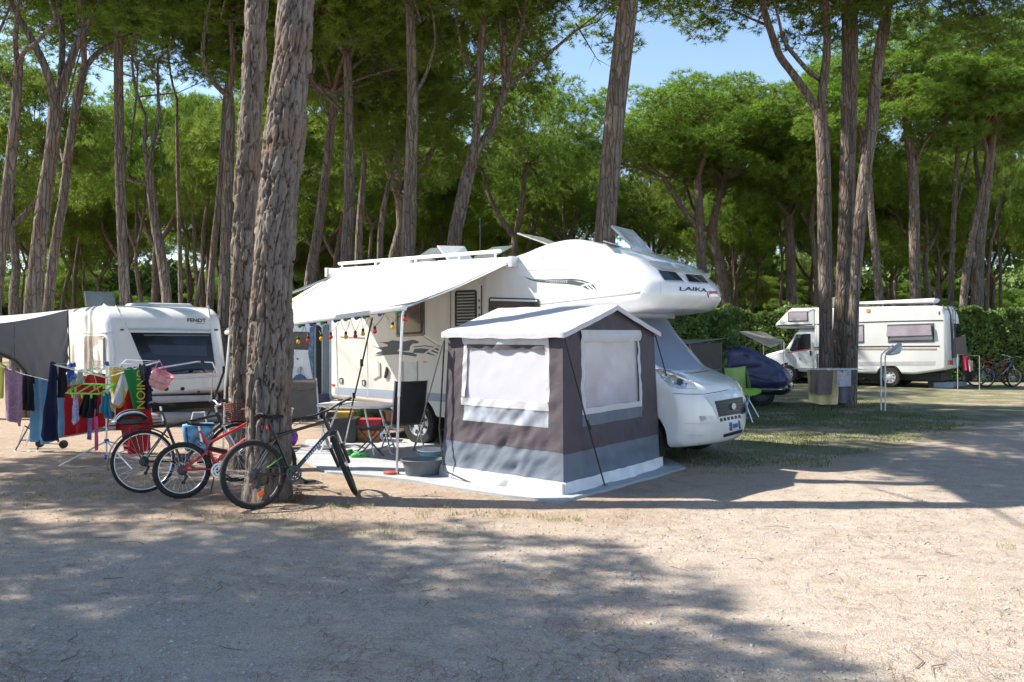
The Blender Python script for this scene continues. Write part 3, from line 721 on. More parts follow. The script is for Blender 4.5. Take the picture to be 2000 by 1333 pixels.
pine('sturdy pale pine behind the old motorhome roof', 34.5, [(1787, 600, 21), (1786, 480, 20), (1784, 360, 19), (1774, 260, 17), (1768, 215, 15)],
     [[(1768, 218, 9), (1745, 190, 8), (1722, 172, 6)], [(1770, 218, 9), (1780, 180, 8), (1786, 140, 7)], [(1786, 330, 8), (1800, 290, 7), (1830, 245, 5)]], crown=1, cz=12.2)
pine('leaning pale pine just right of the trio', 33.5, [(1719, 610, 16), (1712, 520, 15), (1702, 420, 13), (1698, 350, 11)], crown=0, cz=11, csc=.85)
pine('forked pine at the right beside the hedge', 35., [(1908, 610, 23), (1912, 480, 22), (1924, 380, 20), (1936, 280, 17), (1946, 195, 15)],
     [[(1946, 200, 9), (1965, 180, 8), (2005, 150, 6)], [(1946, 200, 9), (1950, 140, 8), (1946, 80, 7)], [(1916, 390, 9), (1905, 300, 8), (1908, 200, 7)]], crown=3, cz=12.4)
pine('thin pine between the old motorhome and the forked right pine', 35.5, [(1857, 600, 11), (1860, 480, 10), (1868, 340, 8), (1872, 250, 7)], [[(1862, 420, 5), (1880, 360, 5), (1896, 280, 4)]], crown=5, cz=11, csc=.9)
pine('slanting pine crossing in front of the forked right pine', 34., [(1880, 610, 15), (1892, 500, 14), (1912, 400, 12), (1928, 320, 9)], crown=2, cz=11, csc=.95)
pine('forked pine seen past the overcab windows', 39., [(1372, 560, 20), (1368, 470, 19), (1365, 400, 17), (1363, 350, 15)], [[(1366, 452, 12), (1335, 410, 11), (1312, 375, 9), (1295, 345, 7)], [(1363, 352, 9), (1375, 310, 8), (1380, 270, 6)]], crown=1, cz=11.0, csc=1.1)
pine('dark curving pine just beyond the overcab nose', 41., [(1420, 620, 20), (1405, 520, 20), (1392, 460, 18), (1400, 400, 14), (1415, 350, 10)], crown=4, cz=11.2, csc=1.05)
pine('dark forked pine above the blue covered car', 42., [(1546, 640, 22), (1545, 540, 20), (1541, 450, 18), (1540, 420, 16)], [[(1541, 425, 9), (1520, 395, 8), (1505, 360, 6)], [(1541, 425, 10), (1560, 390, 8), (1572, 350, 6)], [(1540, 425, 8), (1542, 370, 7), (1535, 320, 5)]], crown=1, cz=11.8, csc=1.1)
# pines outside the frame whose crowns shade the lane and the pitches
for i, (x, y, k, s) in enumerate(((-8.6, 5.9, 5, .95), (-14.4, 6.1, 2, 1.), (-12.0, 1.5, 0, .9), (-11.4, 10.9, 5, .78))):
    plant(k, x, y, 0, s, 'pine beyond the left edge whose crown shades the lane', 'pines beyond the left edge of the picture')
# the wood behind
rw = random.Random(12); spots = [(-9.5, 25), (-5.6, 26.5), (-3.2, 29)]
def far_ok(x, y, mind):
    return all((x - a) ** 2 + (y - b) ** 2 > mind ** 2 for a, b in spots[3:])
LAB = 'stone pine among the many trunks of the wood behind the vehicles'; GRP = 'pines of the wood behind'
tries = 0
while len(spots) < 100 and tries < 9000:
    tries += 1
    y = 24 + 40 * rw.random() ** .85; px = rw.uniform(-140, 2140); x = (px - 1000) / F * y
    dmin = 29 if px < 780 else (40 if px < 1560 else 38)
    if y < dmin or not far_ok(x, y, 6.8 if y < 46 else 5.4): continue
    spots.append((x, y)); s = rw.uniform(.88, 1.08)
    if 800 < px < 1560: s *= 1.06
    plant(rw.randrange(6), x, y, rw.random() * 6.28, s, LAB, GRP)
SL = 'slender straight pine deep in the wood behind the vehicles'; SG = 'slender pines of the wood behind'; n0 = 0
while n0 < 40:
    y = rw.uniform(33, 66); px = rw.uniform(-40, 2060); x = (px - 1000) / F * y
    if (780 < px < 1560 and y < 44) or (px >= 1560 and y < 37): continue
    plant(rw.randrange(6), x, y, rw.random() * 6.28, rw.uniform(.5, .66), SL, SG, rw.uniform(1.65, 1.85)); n0 += 1
n0 = 0
while n0 < 34:
    y = rw.uniform(62, 84); px = rw.uniform(-60, 2060); x = (px - 1000) / F * y
    plant(rw.randrange(6), x, y, rw.random() * 6.28, rw.uniform(.8, .95), LAB, GRP, 1.1); n0 += 1
# young bushy pines filling the far end between the trunks
YL = 'low bushy young pine far back between the trunks'; YG = 'young pines far back'; n = 0; ys_ = []; tries = 0
while n < 50 and tries < 3000:
    tries += 1
    y = rw.uniform(74, 98); px = rw.uniform(-60, 2060); x = (px - 1000) / F * y
    if any((x - a) ** 2 + (y - b) ** 2 < 18 for a, b in ys_): continue
    ys_.append((x, y)); n += 1; s = rw.uniform(.62, .95)
    plant(rw.choice((0, 2, 4, 5)), x, y, rw.random() * 6.28, s, YL, YG, rw.uniform(.6, .72))
def undergrowth():
    N = 130000; y = rng.uniform(82, 108, N); x = rng.uniform(-.72, .72, N) * y
    hm = np.array([8.2 + 4. * noise.noise((a * .09, 3, 1)) + 1.6 * noise.noise((a * .4, b * .2, 8)) for a, b in zip(x, y)])
    z = hm * rng.random(N) ** .6; C = np.stack([x, y, z], -1); d = rng.normal(size=(N, 2, 3)); d /= np.linalg.norm(d, axis=2)[..., None]
    V = np.stack([C - d[:, 0] * .45, C + d[:, 0] * .45, C + d[:, 1] * .6], 1).reshape(-1, 3)
    tag(link('undergrowth', np_mesh('undergrowth', V, np.arange(3 * N).reshape(-1, 3), M('undergrowth leaves', (.10, .155, .03), .7, var=.4, vs=.3, transl=.3))), 'sunlit green thicket closing the far end of the wood', 'thicket', None, 'stuff')
undergrowth()
# ================================================================== the big motorhome with its overcab
TH = R_(35)
mh = empty('motorhome', (-3.174, 14.724, 0), -TH, 'big white motorhome with bulging overcab bed and an extended cream awning', 'motorhome')
def wheel(parent, x, y, z, r, rim_r, w, side=-1, spokes=8, name='wheel'):
    """road wheel whose axle runs along local y; side = outward direction"""
    e = bpy.data.objects.new(name, None); COL.objects.link(e); e.parent = parent; e.location = (x, y, z)
    mt = Matrix.Rotation(R_(90), 4, 'X') if side < 0 else Matrix.Rotation(R_(-90), 4, 'X')
    t = MB(); t.lathe([(rim_r, -w / 2), (r * .93, -w / 2), (r, -w * .36), (r, w * .36), (r * .93, w / 2), (rim_r * 1.02, w / 2), (rim_r, w * .3)], 40, mt, caps=False); t.build('tyre', RUBBER, e)
    c = MB(); c.lathe([(.02, -w * .2), (rim_r, -w * .2), (rim_r, w * .42), (rim_r * .93, w * .44), (rim_r * .9, w * .3), (rim_r * .3, w * .36), (rim_r * .27, w * .42), (.02, w * .42)], 40, mt); c.build('rim', SILV, e)
    k = MB()
    for i in range(spokes):
        a = 2 * math.pi * (i + .5) / spokes; rm = Matrix.Rotation(a, 4, 'Z')
        k.box(rim_r * .55, rim_r * .84, -rim_r * .085, rim_r * .085, w * .30, w * .352, mt @ rm)
    tag(k.build('hubcap_slots', BLACK, e), kind='stuff')
    return e
def make_motorhome():
    root = mh
    co = MB(); co.pill(rnd_poly([(0, .66, .1), (1.3, .60, .1), (1.5, .48, .1), (4.95, .40, .05), (4.95, 2.93, .1), (0, 2.93, .22)]), 0, 2.3, .07, 4)
    body = co.build('body', CREAM, root); cut(body, (2.0, .36), .42, -.3, .35)
    al = MB(); al.pill(rnd_poly([(3.35, 2.02, .1), (3.42, 2.88, .1), (3.95, 2.96, .3), (4.4, 3.10, .3), (4.85, 3.15, .35), (5.45, 3.02, .35), (6.15, 2.76, .3), (6.5, 2.47, .22), (6.55, 2.28, .12), (6.40, 2.13, .12), (5.9, 2.07, .2)], 6), -.006, 2.306, .2, 8, pull=.42, xa=5.0, mid=10, flat=5.3)
    al.build('overcab', WHITE, root, 60)
    cb = MB(); cb.pill(rnd_poly([(4.7, .36, .05), (6.5, .26, .1), (6.84, .30, .1), (6.93, .55, .15), (6.88, .95, .12), (6.76, 1.10, .12), (6.12, 1.30, .1), (5.30, 2.06, .1), (4.7, 2.06, .05)], 6), .10, 2.2, .14, 6, pull=.36, xa=5.6, mid=12)
    cab = cb.build('cab', WHITE, root, 50); cut(cab, (5.88, .37), .43, -.1, .42)
    nk = MB(); nk.pill(rnd_poly([(4.85, 1.95, .05), (5.6, 2.02, .1), (5.75, 2.12, .05), (4.85, 2.14, .05)]), .05, 2.25, .1, 4, pull=.25, xa=5); nk.build('overcab_underside', CREAM, root)
    wheel(root, 2.0, .13, .34, .345, .215, .2); wheel(root, 5.88, .24, .34, .345, .215, .2)
    for x in (2.0, 5.88): wheel(root, x, 2.1, .34, .345, .215, .2, 1)
    u = MB(); u.box(.3, 6.3, .45, 1.9, .22, .55); u.build('underbody', BLACK, root)
    # silver blue thermal screen over windscreen and cab windows
    cv = MB(); cv.pill(rnd_poly([(4.75, 1.42, .05), (5.55, 1.30, .1), (6.02, 1.24, .1), (6.26, 1.255, .08), (6.2, 1.33, .1), (5.36, 2.075, .1), (4.75, 2.075, .05)], 6), .075, 2.225, .13, 6, pull=.40, xa=5.3, mid=12)
    cv.build('windscreen_cover', SILVCOVER, root, 55)
    S = Surf([co], root); A = Surf([al], root); N = Surf([cb], root); W = Surf([co, al], root)
    # side of the coach
    S.patch('stripe', [(655, 757), (665, 757), (760, 762.5), (863, 769.3), (960, 775), (960, 795), (863, 785), (760, 779), (665, 771), (655, 770)], STRIPE, .003)
    w1 = S.patch('window', rrect(774, 588, 829.5, 659, 4, -3), BROWNWIN, .012); S.patch('window_frame', rrect(777, 593, 826, 655, 3, -3), DKGREY, .016, w1); S.patch('pane', rrect(780, 596, 823, 651, 2, -3), BROWNWIN, .02, w1)
    w2 = W.patch('window', rrect(955, 581, 1054, 625, 4, 3), DKGREY, .012); W.patch('pane', [(963, 590), (1046, 592.5), (1046, 622), (963, 622)], BROWNWIN, .018, w2); W.patch('blind_box', [(959, 584), (1050, 586.5), (1050, 590), (959, 588)], TRIMW, .022, w2); W.patch('mullion', [(1003, 591), (1006, 591), (1006, 622), (1003, 622)], DKGREY, .022, w2)
    dr = S.patch('door', rrect(882, 553, 941, 800, 9, -2), CREAM, .014)
    S.patch('door_window', rrect(890, 568, 932.5, 640, 5, -1.5), GLASS, .022, dr)
    for k in range(11): S.patch('blind_slat', [(894, 572 + k * 6), (929, 571 + k * 6), (929, 574 + k * 6), (894, 575 + k * 6)], M('blind slat', (.30, .33, .31), .5), .024, dr)
    S.line('seam', [(881.5, 556), (881.5, 800)], 1.2, SEAM, .016, dr); S.line('seam', [(941, 558), (941.5, 800)], 1.2, SEAM, .016, dr)
    for k in range(4): S.patch('hinge', rrect(936, 585 + k * 14, 938.5, 590 + k * 14, .8), SEAM, .02, dr)
    S.patch('service_hatch', rrect(789, 708, 814.5, 752, 2, 1), M('grey hatch panel', (.62, .62, .60), .4), .01)
    S.line('seam', [(787, 707), (787, 754)], 1.2, M('beige seal', (.48, .43, .34), .6), .012); S.line('seam', [(815.5, 706), (815.5, 754)], 1.3, M('beige seal', (.48, .43, .34), .6), .012)
    for x, y in ((667, 744), (711, 748)):
        h = S.patch('hatch_lock', rrect(x - 3.3, y - 5.5, x + 3.3, y + 5.5, 1.5), DKGREY, .012); S.patch('lock_button', rrect(x - 1, y - 3, x + 2, y + 4, 1), SILV, .016, h)
    S.line('seam', [(717.5, 665), (718.5, 795)], .9, M('seam grey', (.5, .5, .5), .6), .004); S.line('seam', [(656, 640), (660, 775)], 1.6, M('seam grey', (.5, .5, .5), .6), .006)
    S.patch('socket_cover', [(752, 738), (756, 717), (758.5, 720), (758, 731), (754, 739)], BLACK, .03); S.patch('socket_lid', [(738, 706), (743, 709), (743.5, 735), (730, 742), (730, 741), (740, 733)], M('grey lid', (.45, .44, .42), .5), .014)
    S.line('awning_crank_rail', [(664, 657), (712, 659)], 1.6, SILV, .012)
    S.patch('red_sticker', [(647, 752), (651, 750), (655, 752), (654, 755), (650, 755.5)], REDPL, .004); S.patch('red_sticker', [(823, 707), (830, 705.5), (836, 708), (829, 709)], M('faded sticker', (.62, .33, .22), .5), .004)
    # running hounds and swoosh on the side (slate film)
    C1 = (700, 640, 9.52)
    dec = [[(370, 278), (550, 268), (640, 236), (760, 255), (870, 260), (930, 245), (1000, 228), (1060, 236), (1135, 270), (1095, 298), (1010, 300), (960, 350), (950, 430), (830, 440), (760, 390), (730, 430), (640, 440), (560, 400), (545, 320), (450, 285)],
           [(230, 320), (360, 375), (450, 365), (560, 345), (650, 355), (720, 365), (690, 400), (720, 440), (1000, 470), (1090, 510), (1070, 545), (930, 520), (760, 500), (560, 510), (300, 528), (420, 500), (320, 490), (370, 455), (440, 445), (440, 410), (330, 375)],
           [(1030, 355), (1240, 332), (1410, 358), (1395, 370), (1230, 350), (1030, 375)], [(1050, 395), (1180, 388), (1320, 405), (1220, 480), (1010, 472)],
           [(1345, 440), (1385, 418), (1485, 470), (1480, 490)], [(1260, 485), (1300, 460), (1445, 525), (1400, 520)], [(1405, 400), (1450, 380), (1490, 400), (1490, 435)]]
    for i, q in enumerate(dec): S.patch('hound_decal', crop(q, *C1), DECAL, .003 + .0004 * i)
    # overcab decals, seams
    C2 = (990, 430, 6.667)
    A.patch('swoosh_decal', crop([(225, 735), (330, 775), (520, 800), (700, 782), (850, 788), (1020, 825), (950, 858), (800, 835), (560, 820), (400, 808), (300, 780)], *C2), DECAL, .004)
    A.patch('swoosh_decal', crop([(320, 765), (500, 778), (700, 765), (850, 765), (980, 782), (1085, 820), (1060, 822), (940, 790), (700, 776), (480, 790)], *C2), DECAL, .0045)
    for q in ([(1045, 850), (1065, 848), (1130, 905), (1110, 905)], [(985, 868), (1020, 858), (1080, 905), (1050, 900)], [(1090, 842), (1120, 838), (1180, 918), (1160, 905)]): A.patch('swoosh_decal', crop(q, *C2), DECAL, .004)
    for k in range(9): A.patch('swoosh_notch', crop([(560 + k * 27, 822), (566 + k * 27, 822), (590 + k * 25, 780), (583 + k * 25, 780)], *C2), WHITE, .0065)
    A.line('moulding_shade_line', crop([(235, 657), (500, 645), (820, 640), (1000, 628), (1150, 648), (1290, 705), (1400, 790), (1480, 880)], *C2), 1.1, M('moulding shade', (.55, .55, .54), .5), .003)  # moulding joint with its shading painted as a grey line
    A.patch('moulding_recess', crop([(420, 505), (720, 380), (800, 398), (925, 400), (800, 460), (650, 495)], *C2), M('recess shade grey', (.60, .62, .66), .4), .003)  # shade of the moulded hollow painted as a flat grey patch
    A.line('moulding_shade_line', [(1178, 471), (1215, 482), (1250, 498), (1272, 515), (1284, 535), (1290, 560), (1288, 590)], 1.2, M('moulding shade', (.55, .55, .54), .5), .003)  # joint where side meets front, its shading painted in grey
    # front windows of the overcab
    C3 = (1260, 450, 7.84)
    for k, q in enumerate(([(165, 600), (470, 640), (610, 805), (280, 790)], [(590, 668), (880, 690), (990, 835), (650, 810)])):
        f = A.patch('front_window', crop(q, *C3), SILV, .006); cx = sum(a for a, _ in q) / 4; cy = sum(b for _, b in q) / 4
        A.patch('pane', crop([(cx + (a - cx) * .86, cy + (b - cy) * .78 - 6) for a, b in q], *C3), GLASS, .010, f)
    for q in ([(50, 490), (120, 480), (380, 510), (420, 550), (300, 545), (120, 525)], [(455, 535), (700, 545), (800, 585), (700, 580), (500, 550)]): A.patch('window_hinge', crop(q, *C3), M('hinge grey', (.33, .38, .43), .4), .012)
    for k, (q, mm) in enumerate((([(90, 530), (250, 555), (420, 590), (640, 660), (520, 650), (240, 605), (130, 560)], 0), ([(470, 565), (640, 590), (830, 625), (1020, 690), (900, 690), (640, 650), (510, 590)], 0))):
        A.patch('open_flap', crop(q, *C3), M('smoked flap', (.40, .42, .40), .2, coat=.4), .03)
    text_on(A, 'LAIKA', *crop([(515, 925)], *C3)[0], 7, M('black lettering', (.02, .022, .03), .5), px2=crop([(935, 948)], *C3)[0][0], py2=crop([(935, 948)], *C3)[0][1], shear=.12)
    A.line('red_script', crop([(1000, 930), (960, 945), (950, 990), (965, 1030), (975, 985), (990, 950)], *C3), 1.5, REDPL, .006)
    for k in range(6): A.line('red_script', crop([(995 + k * 19, 935), (1000 + k * 19, 972)], *C3), 1.5, REDPL, .0065 + k * .0003)
    A.line('red_script', crop([(990, 972), (1050, 965), (1105, 975)], *C3), 1.2, REDPL, .009)
    # nose
    C4 = (1260, 680, 6.06)
    N.line('bonnet_seam', crop([(100, 255), (250, 262), (430, 298), (560, 300), (740, 272), (900, 250)], *C4), 1.2, SEAM, .003)
    N.line('bonnet_seam', crop([(330, 540), (500, 548), (700, 548), (850, 522), (960, 500), (1050, 470)], *C4), 1.2, SEAM, .003)
    hl = N.patch('headlamp', crop([(130, 270), (240, 268), (480, 312), (560, 400), (605, 490), (400, 487), (290, 452), (190, 352)], *C4), LAMPGL, .012)
    for cx, cy, r in ((330, 370, 42), (410, 410, 38), (210, 300, 22)): N.patch('reflector', crop([(cx + r * math.cos(a), cy + r * .95 * math.sin(a)) for a in [k * .63 for k in range(10)]], *C4), CHROME if r != 38 else DKGREY, .017, hl)
    N.patch('indicator', crop([(500, 415), (560, 420), (595, 485), (480, 480)], *C4), M('clear indicator', (.75, .72, .66), .15), .016, hl)
    N.patch('grille_shading', crop([(690, 570), (860, 535), (1060, 485), (1130, 520), (1190, 600), (1215, 770), (860, 840), (800, 700)], *C4), M('grille shading grey', (.50, .53, .57), .35), .006)  # shading of the body around the grille, painted as a grey patch
    gr = N.patch('grille', crop([(820, 632), (1140, 580), (1185, 768), (870, 816)], *C4), BLACK, .012)
    for k in range(5):
        a = .1 + k * .19; N.line('slat', crop([(820 + 50 * a + 14, 632 + 184 * a), (1140 + 45 * a - 12, 580 + 188 * a)], *C4), 1.7, M('grille slat', (.035, .037, .04), .7), .024, gr)
    N.patch('badge', crop([(1025 + 26 * math.cos(a), 692 + 40 * math.sin(a)) for a in [k * .52 for k in range(12)]], *C4), M('badge metal', (.30, .31, .33), .35, metal=.6), .034, gr)
    for k in range(6): N.patch('intake_slot', crop([(884 + k * 43, 836 - k * 8), (906 + k * 43, 832 - k * 8), (912 + k * 43, 866 - k * 8), (892 + k * 43, 871 - k * 8)], *C4), BLACK, .011)
    pl = N.patch('number_plate', crop([(993, 882), (1108, 856), (1120, 952), (1000, 977)], *C4), M('plate white', (.62, .68, .78), .4), .014)
    N.patch('plate_band', crop([(993, 882), (1015, 877), (1022, 972), (1000, 977)], *C4), M('plate blue', (.02, .09, .35), .4), .017, pl); N.patch('plate_band', crop([(1090, 860), (1108, 856), (1120, 952), (1101, 956)], *C4), M('plate blue', (.02, .09, .35), .4), .017, pl)
    for k in range(5): N.patch('plate_digit', crop([(1026 + k * 13, 900 - k * 3), (1034 + k * 13, 898 - k * 3), (1038 + k * 13, 945 - k * 3), (1030 + k * 13, 947 - k * 3)], *C4), M('plate ink', (.06, .07, .10), .5), .017, pl)
    N.patch('lower_intake', crop([(928, 1022), (1150, 960), (1143, 1000), (928, 1056)], *C4), BLACK, .008)
    N.patch('fog_lamp_recess', crop([(640, 805), (820, 800), (805, 850), (660, 880)], *C4), M('recess shade white', (.6, .62, .64), .4), .006); N.patch('fog_lamp', crop([(642, 808), (712, 808), (715, 850), (655, 858)], *C4), M('fog lamp glass', (.24, .21, .13), .12, coat=.6), .012)  # darker white patch stands in for the shade around the fog lamp
    N.line('bumper_line', crop([(450, 890), (620, 900), (780, 888)], *C4), 1.0, M('seam grey', (.5, .5, .5), .6), .004)
    N.patch('bumper_recess', crop([(520, 1018), (690, 1016), (690, 1040), (560, 1085), (540, 1075)], *C4), M('recess shade white', (.6, .62, .64), .4), .006)  # bumper hollow: shade painted as a flat darker white
    # roof furniture: rail, hatches, vents
    b = MB(); b.tube([(.12, .1, 3.0), (1.2, .1, 3.01), (3.6, .1, 3.03)], .028, 8); [b.tube([(x, .1, 2.9), (x, .1, 3.01)], .02, 6) for x in (.2, 1.0, 1.9, 2.8, 3.5)]; b.build('roof_rail', TRIMW, root)
    def slab(name, pts, mat, th=.02):
        """thin plate through four local points"""
        q = [Vector(p) for p in pts]; n = (q[1] - q[0]).cross(q[3] - q[0]).normalized() * th
        m = MB(); m.add(q + [p + n for p in q], [(3, 2, 1, 0), (4, 5, 6, 7), (0, 1, 5, 4), (1, 2, 6, 5), (2, 3, 7, 6), (3, 0, 4, 7)]); return m.build(name, mat, root, 0)
    SM = M('smoked hatch acrylic', (.22, .26, .27), .1, coat=.5, alpha=.75); PALE = M('pale hatch acrylic', (.55, .57, .56), .15, coat=.4, alpha=.7, var=.3)
    a = MB(); a.pill(rnd_poly([(.75, 2.92), (.85, 3.05, .06), (1.55, 3.07, .06), (1.62, 2.92)]), .35, 1.1, .08, 3); a.build('roof_box', M('pale grey roof box', (.5, .53, .56), .4), root)
    for x0, x1, y0, y1, hz, mt in ((1.45, 1.85, .5, 1.0, .25, SM), (2.75, 3.15, .55, 1.05, .2, SM)):
        f = MB(); f.box(x0 - .04, x1 + .04, y0 - .04, y1 + .04, 2.9, 2.985); f.build('hatch_frame', TRIMW, root); slab('roof_hatch', [(x0, y0, 3.0), (x1, y0, 3.0), (x1, y1, 3.0 + hz), (x0, y1, 3.0 + hz)], mt)
    slab('roof_hatch', [(2.28, .45, 2.98), (2.42, .95, 2.98), (2.22, .95, 3.24), (2.05, .45, 3.22)], TRIMW); f = MB(); f.box(2.1, 2.55, .4, 1.0, 2.9, 2.98); f.build('hatch_frame', TRIMW, root)
    slab('roof_hatch', [(4.15, .6, 3.12), (4.02, 1.5, 3.12), (3.42, 1.55, 3.36), (3.55, .6, 3.34)], PALE); slab('roof_hatch', [(5.22, 1.3, 3.05), (5.26, 1.85, 3.03), (4.90, 1.85, 3.40), (4.82, 1.3, 3.43)], PALE, .035)
    an = MB(); an.tube([(2.6, .9, 2.93), (2.6, .9, 3.7)], .006, 5); an.build('aerial', DKGREY, root)
    # awning: cassette, fabric, front bar, two legs
    cs = MB(); cs.pill(rnd_poly([(.1, 2.78, .03), (3.95, 2.78, .03), (3.95, 2.90, .03), (.1, 2.90, .03)]), -.16, .02, .03, 3); cas = cs.build('awning_cassette', TRIMW, root)
    for x0, x1 in ((.06, .12), (3.93, 3.99)): e = MB(); e.box(x0, x1, -.175, .025, 2.76, 2.915); e.build('end_cap', SILV, cas)
    B0, B1 = Vector((.40, -2.35, 1.80)), Vector((3.85, -2.35, 2.10)); C0, C1_ = Vector((.22, -.14, 2.80)), Vector((3.88, -.14, 2.80))
    fb = MB()
    def ff(u, v):
        p = C0.lerp(C1_, u).lerp(B0.lerp(B1, u), v); p.z -= .04 * math.sin(math.pi * v) * (.6 + .4 * math.sin(math.pi * u)) + .006 * noise.noise((u * 9, v * 14, 0)) * (.3 + v) + .004 * math.sin(u * 40 + v * 9) * v; return p
    fb.sheet(ff, 60, 30, .004); fb.build('awning_fabric', M('cream awning cloth', (.70, .665, .58), .7, var=.06, vs=5, bump=.35, bs=22, transl=.12), root)
    br = MB(); br.pill(rnd_poly([(B0.x - .05, -.03, .02), (B1.x + .05, -.03, .02), (B1.x + .05, .035, .02), (B0.x - .05, .035, .02)]), -.05, .05, .02, 2)
    br.v = [(x, y - 2.37, z + B0.z + (B1.z - B0.z) * (x - B0.x) / (B1.x - B0.x)) for x, y, z in br.v]; br.build('awning_front_bar', TRIMW, root)
    for p, fx in ((B0, .35), (B1, 3.83)):
        lg = MB(); lg.tube([p + Vector((0, 0, -.02)), Vector((fx, -2.40, 1.0))], .02, 10); lg.tube([Vector((fx, -2.40, 1.05)), Vector((fx - .02, -2.42, .02))], .015, 10); lg.box(fx - .06, fx + .04, -2.48, -2.36, 0, .02); lg.build('awning_leg', ALU, root)
    for (x, py) in ((.30, 0), (3.8, 0)):
        ar = MB(); ar.tube([(x, -.12, 2.79), (x * .98 + .1, -1.2, 2.43), (x, -2.33, 1.84 if x < 1 else 2.10)], .02, 8); ar.build('awning_arm', ALU, root)
    return B0, B1
B0, B1 = make_motorhome(); MW = mat_of(mh)
# festoon of coloured bulbs along the awning bar
def festoon():
    a, b = MW @ B0, MW @ B1; root = empty('festoon_lights', a, 0, 'string of red, yellow, green and blue bulbs along the awning edge', 'string lights')
    def on(px, py):     # the bulbs hang in the upright plane of the awning bar
        k = (px - 1000) / F; t = (k * a.y - a.x) / ((b.x - a.x) - k * (b.y - a.y)); q = a.lerp(b, t); return P(px, py, q.y - .05)
    cols = dict(g=(.01, .30, .13), b=(.02, .09, .45), y=(.80, .48, .03), r=(.70, .02, .03))
    L = [('g', 464.6, 654.6, 1), ('r', 478, 677.6, 0), ('r', 566, 665, 0), ('y', 582.5, 668, 0), ('g', 586, 637, 1), ('r', 602, 666, 0), ('b', 608, 634, 1), ('y', 627.5, 662, 0), ('g', 629, 631.5, 1), ('r', 646, 659, 0), ('b', 655, 627, 1), ('y', 675.5, 658.5, 0), ('g', 675, 624, 1), ('r', 694, 657, 0), ('b', 696, 621.5, 1), ('y', 709, 652.5, 0), ('g', 711.5, 619.5, 1), ('r', 732, 648, 0), ('b', 741.5, 614, 1), ('y', 767, 640, 0), ('g', 777, 609.5, 1), ('r', 791, 624, 0)]
    cord = MB(); prev = None
    for c, x, y, up in L:
        p = on(x, y); mt = M('bulb ' + c, cols[c], .18, var=.05, coat=.6, transl=.25)
        dirv = Vector((.9, 0, .25)) if up else Vector((0, 0, 1)); rm = dirv.to_track_quat('Z', 'Y').to_matrix().to_4x4()
        q = MB(); R = .029; q.lathe([(.004, -R)] + [(R * math.cos(t), R * math.sin(t)) for t in [-1.2, -.8, -.4, 0, .4, .8]] + [(.016, .034)], 14, Matrix.Translation(p) @ rm)
        bo = q.build('bulb', mt, root); bo.data.transform(Matrix.Translation(-a)); bo['label'] = {'g': 'green', 'b': 'blue', 'y': 'yellow', 'r': 'red'}[c] + ' bulb'
        s = MB(); s.lathe([(.017, .030), (.019, .034), (.018, .062), (.010, .07)], 10, Matrix.Translation(p) @ rm); so_ = s.build('socket', BLACK, bo); so_.data.transform(Matrix.Translation(-a))
        top = p + rm.to_3x3() @ Vector((0, 0, .068))
        if prev is not None and (top - prev).length < .8:
            m2 = (top + prev) / 2 + Vector((0, 0, -.05)); cord.tube(bez(prev, m2, top, 5), .0035, 4)
        prev = top
    cord.build('cord', M('green black flex', (.02, .03, .02), .6), root).data.transform(Matrix.Translation(-a))
festoon()
# ================================================================== kitchen tent beside the motorhome
BROWN = M('plum brown canvas', (.074, .060, .074), .75, var=.08, vs=4, bump=.2, bs=30, transl=.06)
GREYB = M('blue grey canvas', (.135, .16, .205), .75, var=.07, vs=4, bump=.2, bs=30, transl=.06)
WCAN = M('white canvas', (.62, .62, .64), .75, var=.05, vs=5, bump=.25, bs=18, transl=.18)
ROOFC = M('pale lilac grey roof canvas', (.56, .56, .60), .7, var=.05, vs=3, bump=.25, bs=9, transl=.12)
NET = M('white mosquito net', (.72, .72, .80), .8, var=.06, vs=3, alpha=.52)
FILM = M('clear vinyl window', (.66, .64, .74), .25, var=.15, vs=2.5, alpha=.46, coat=.4)
VEIL = M('clear grey vinyl band', (.38, .42, .48), .3, var=.5, vs=4, alpha=.72, coat=.5)
tA, tB, tC = Vector((.564, 9.25, 0)), Vector((-.871, 10.49, 0)), Vector((1.96, 11.2, 0)); tD = tB + tC - tA
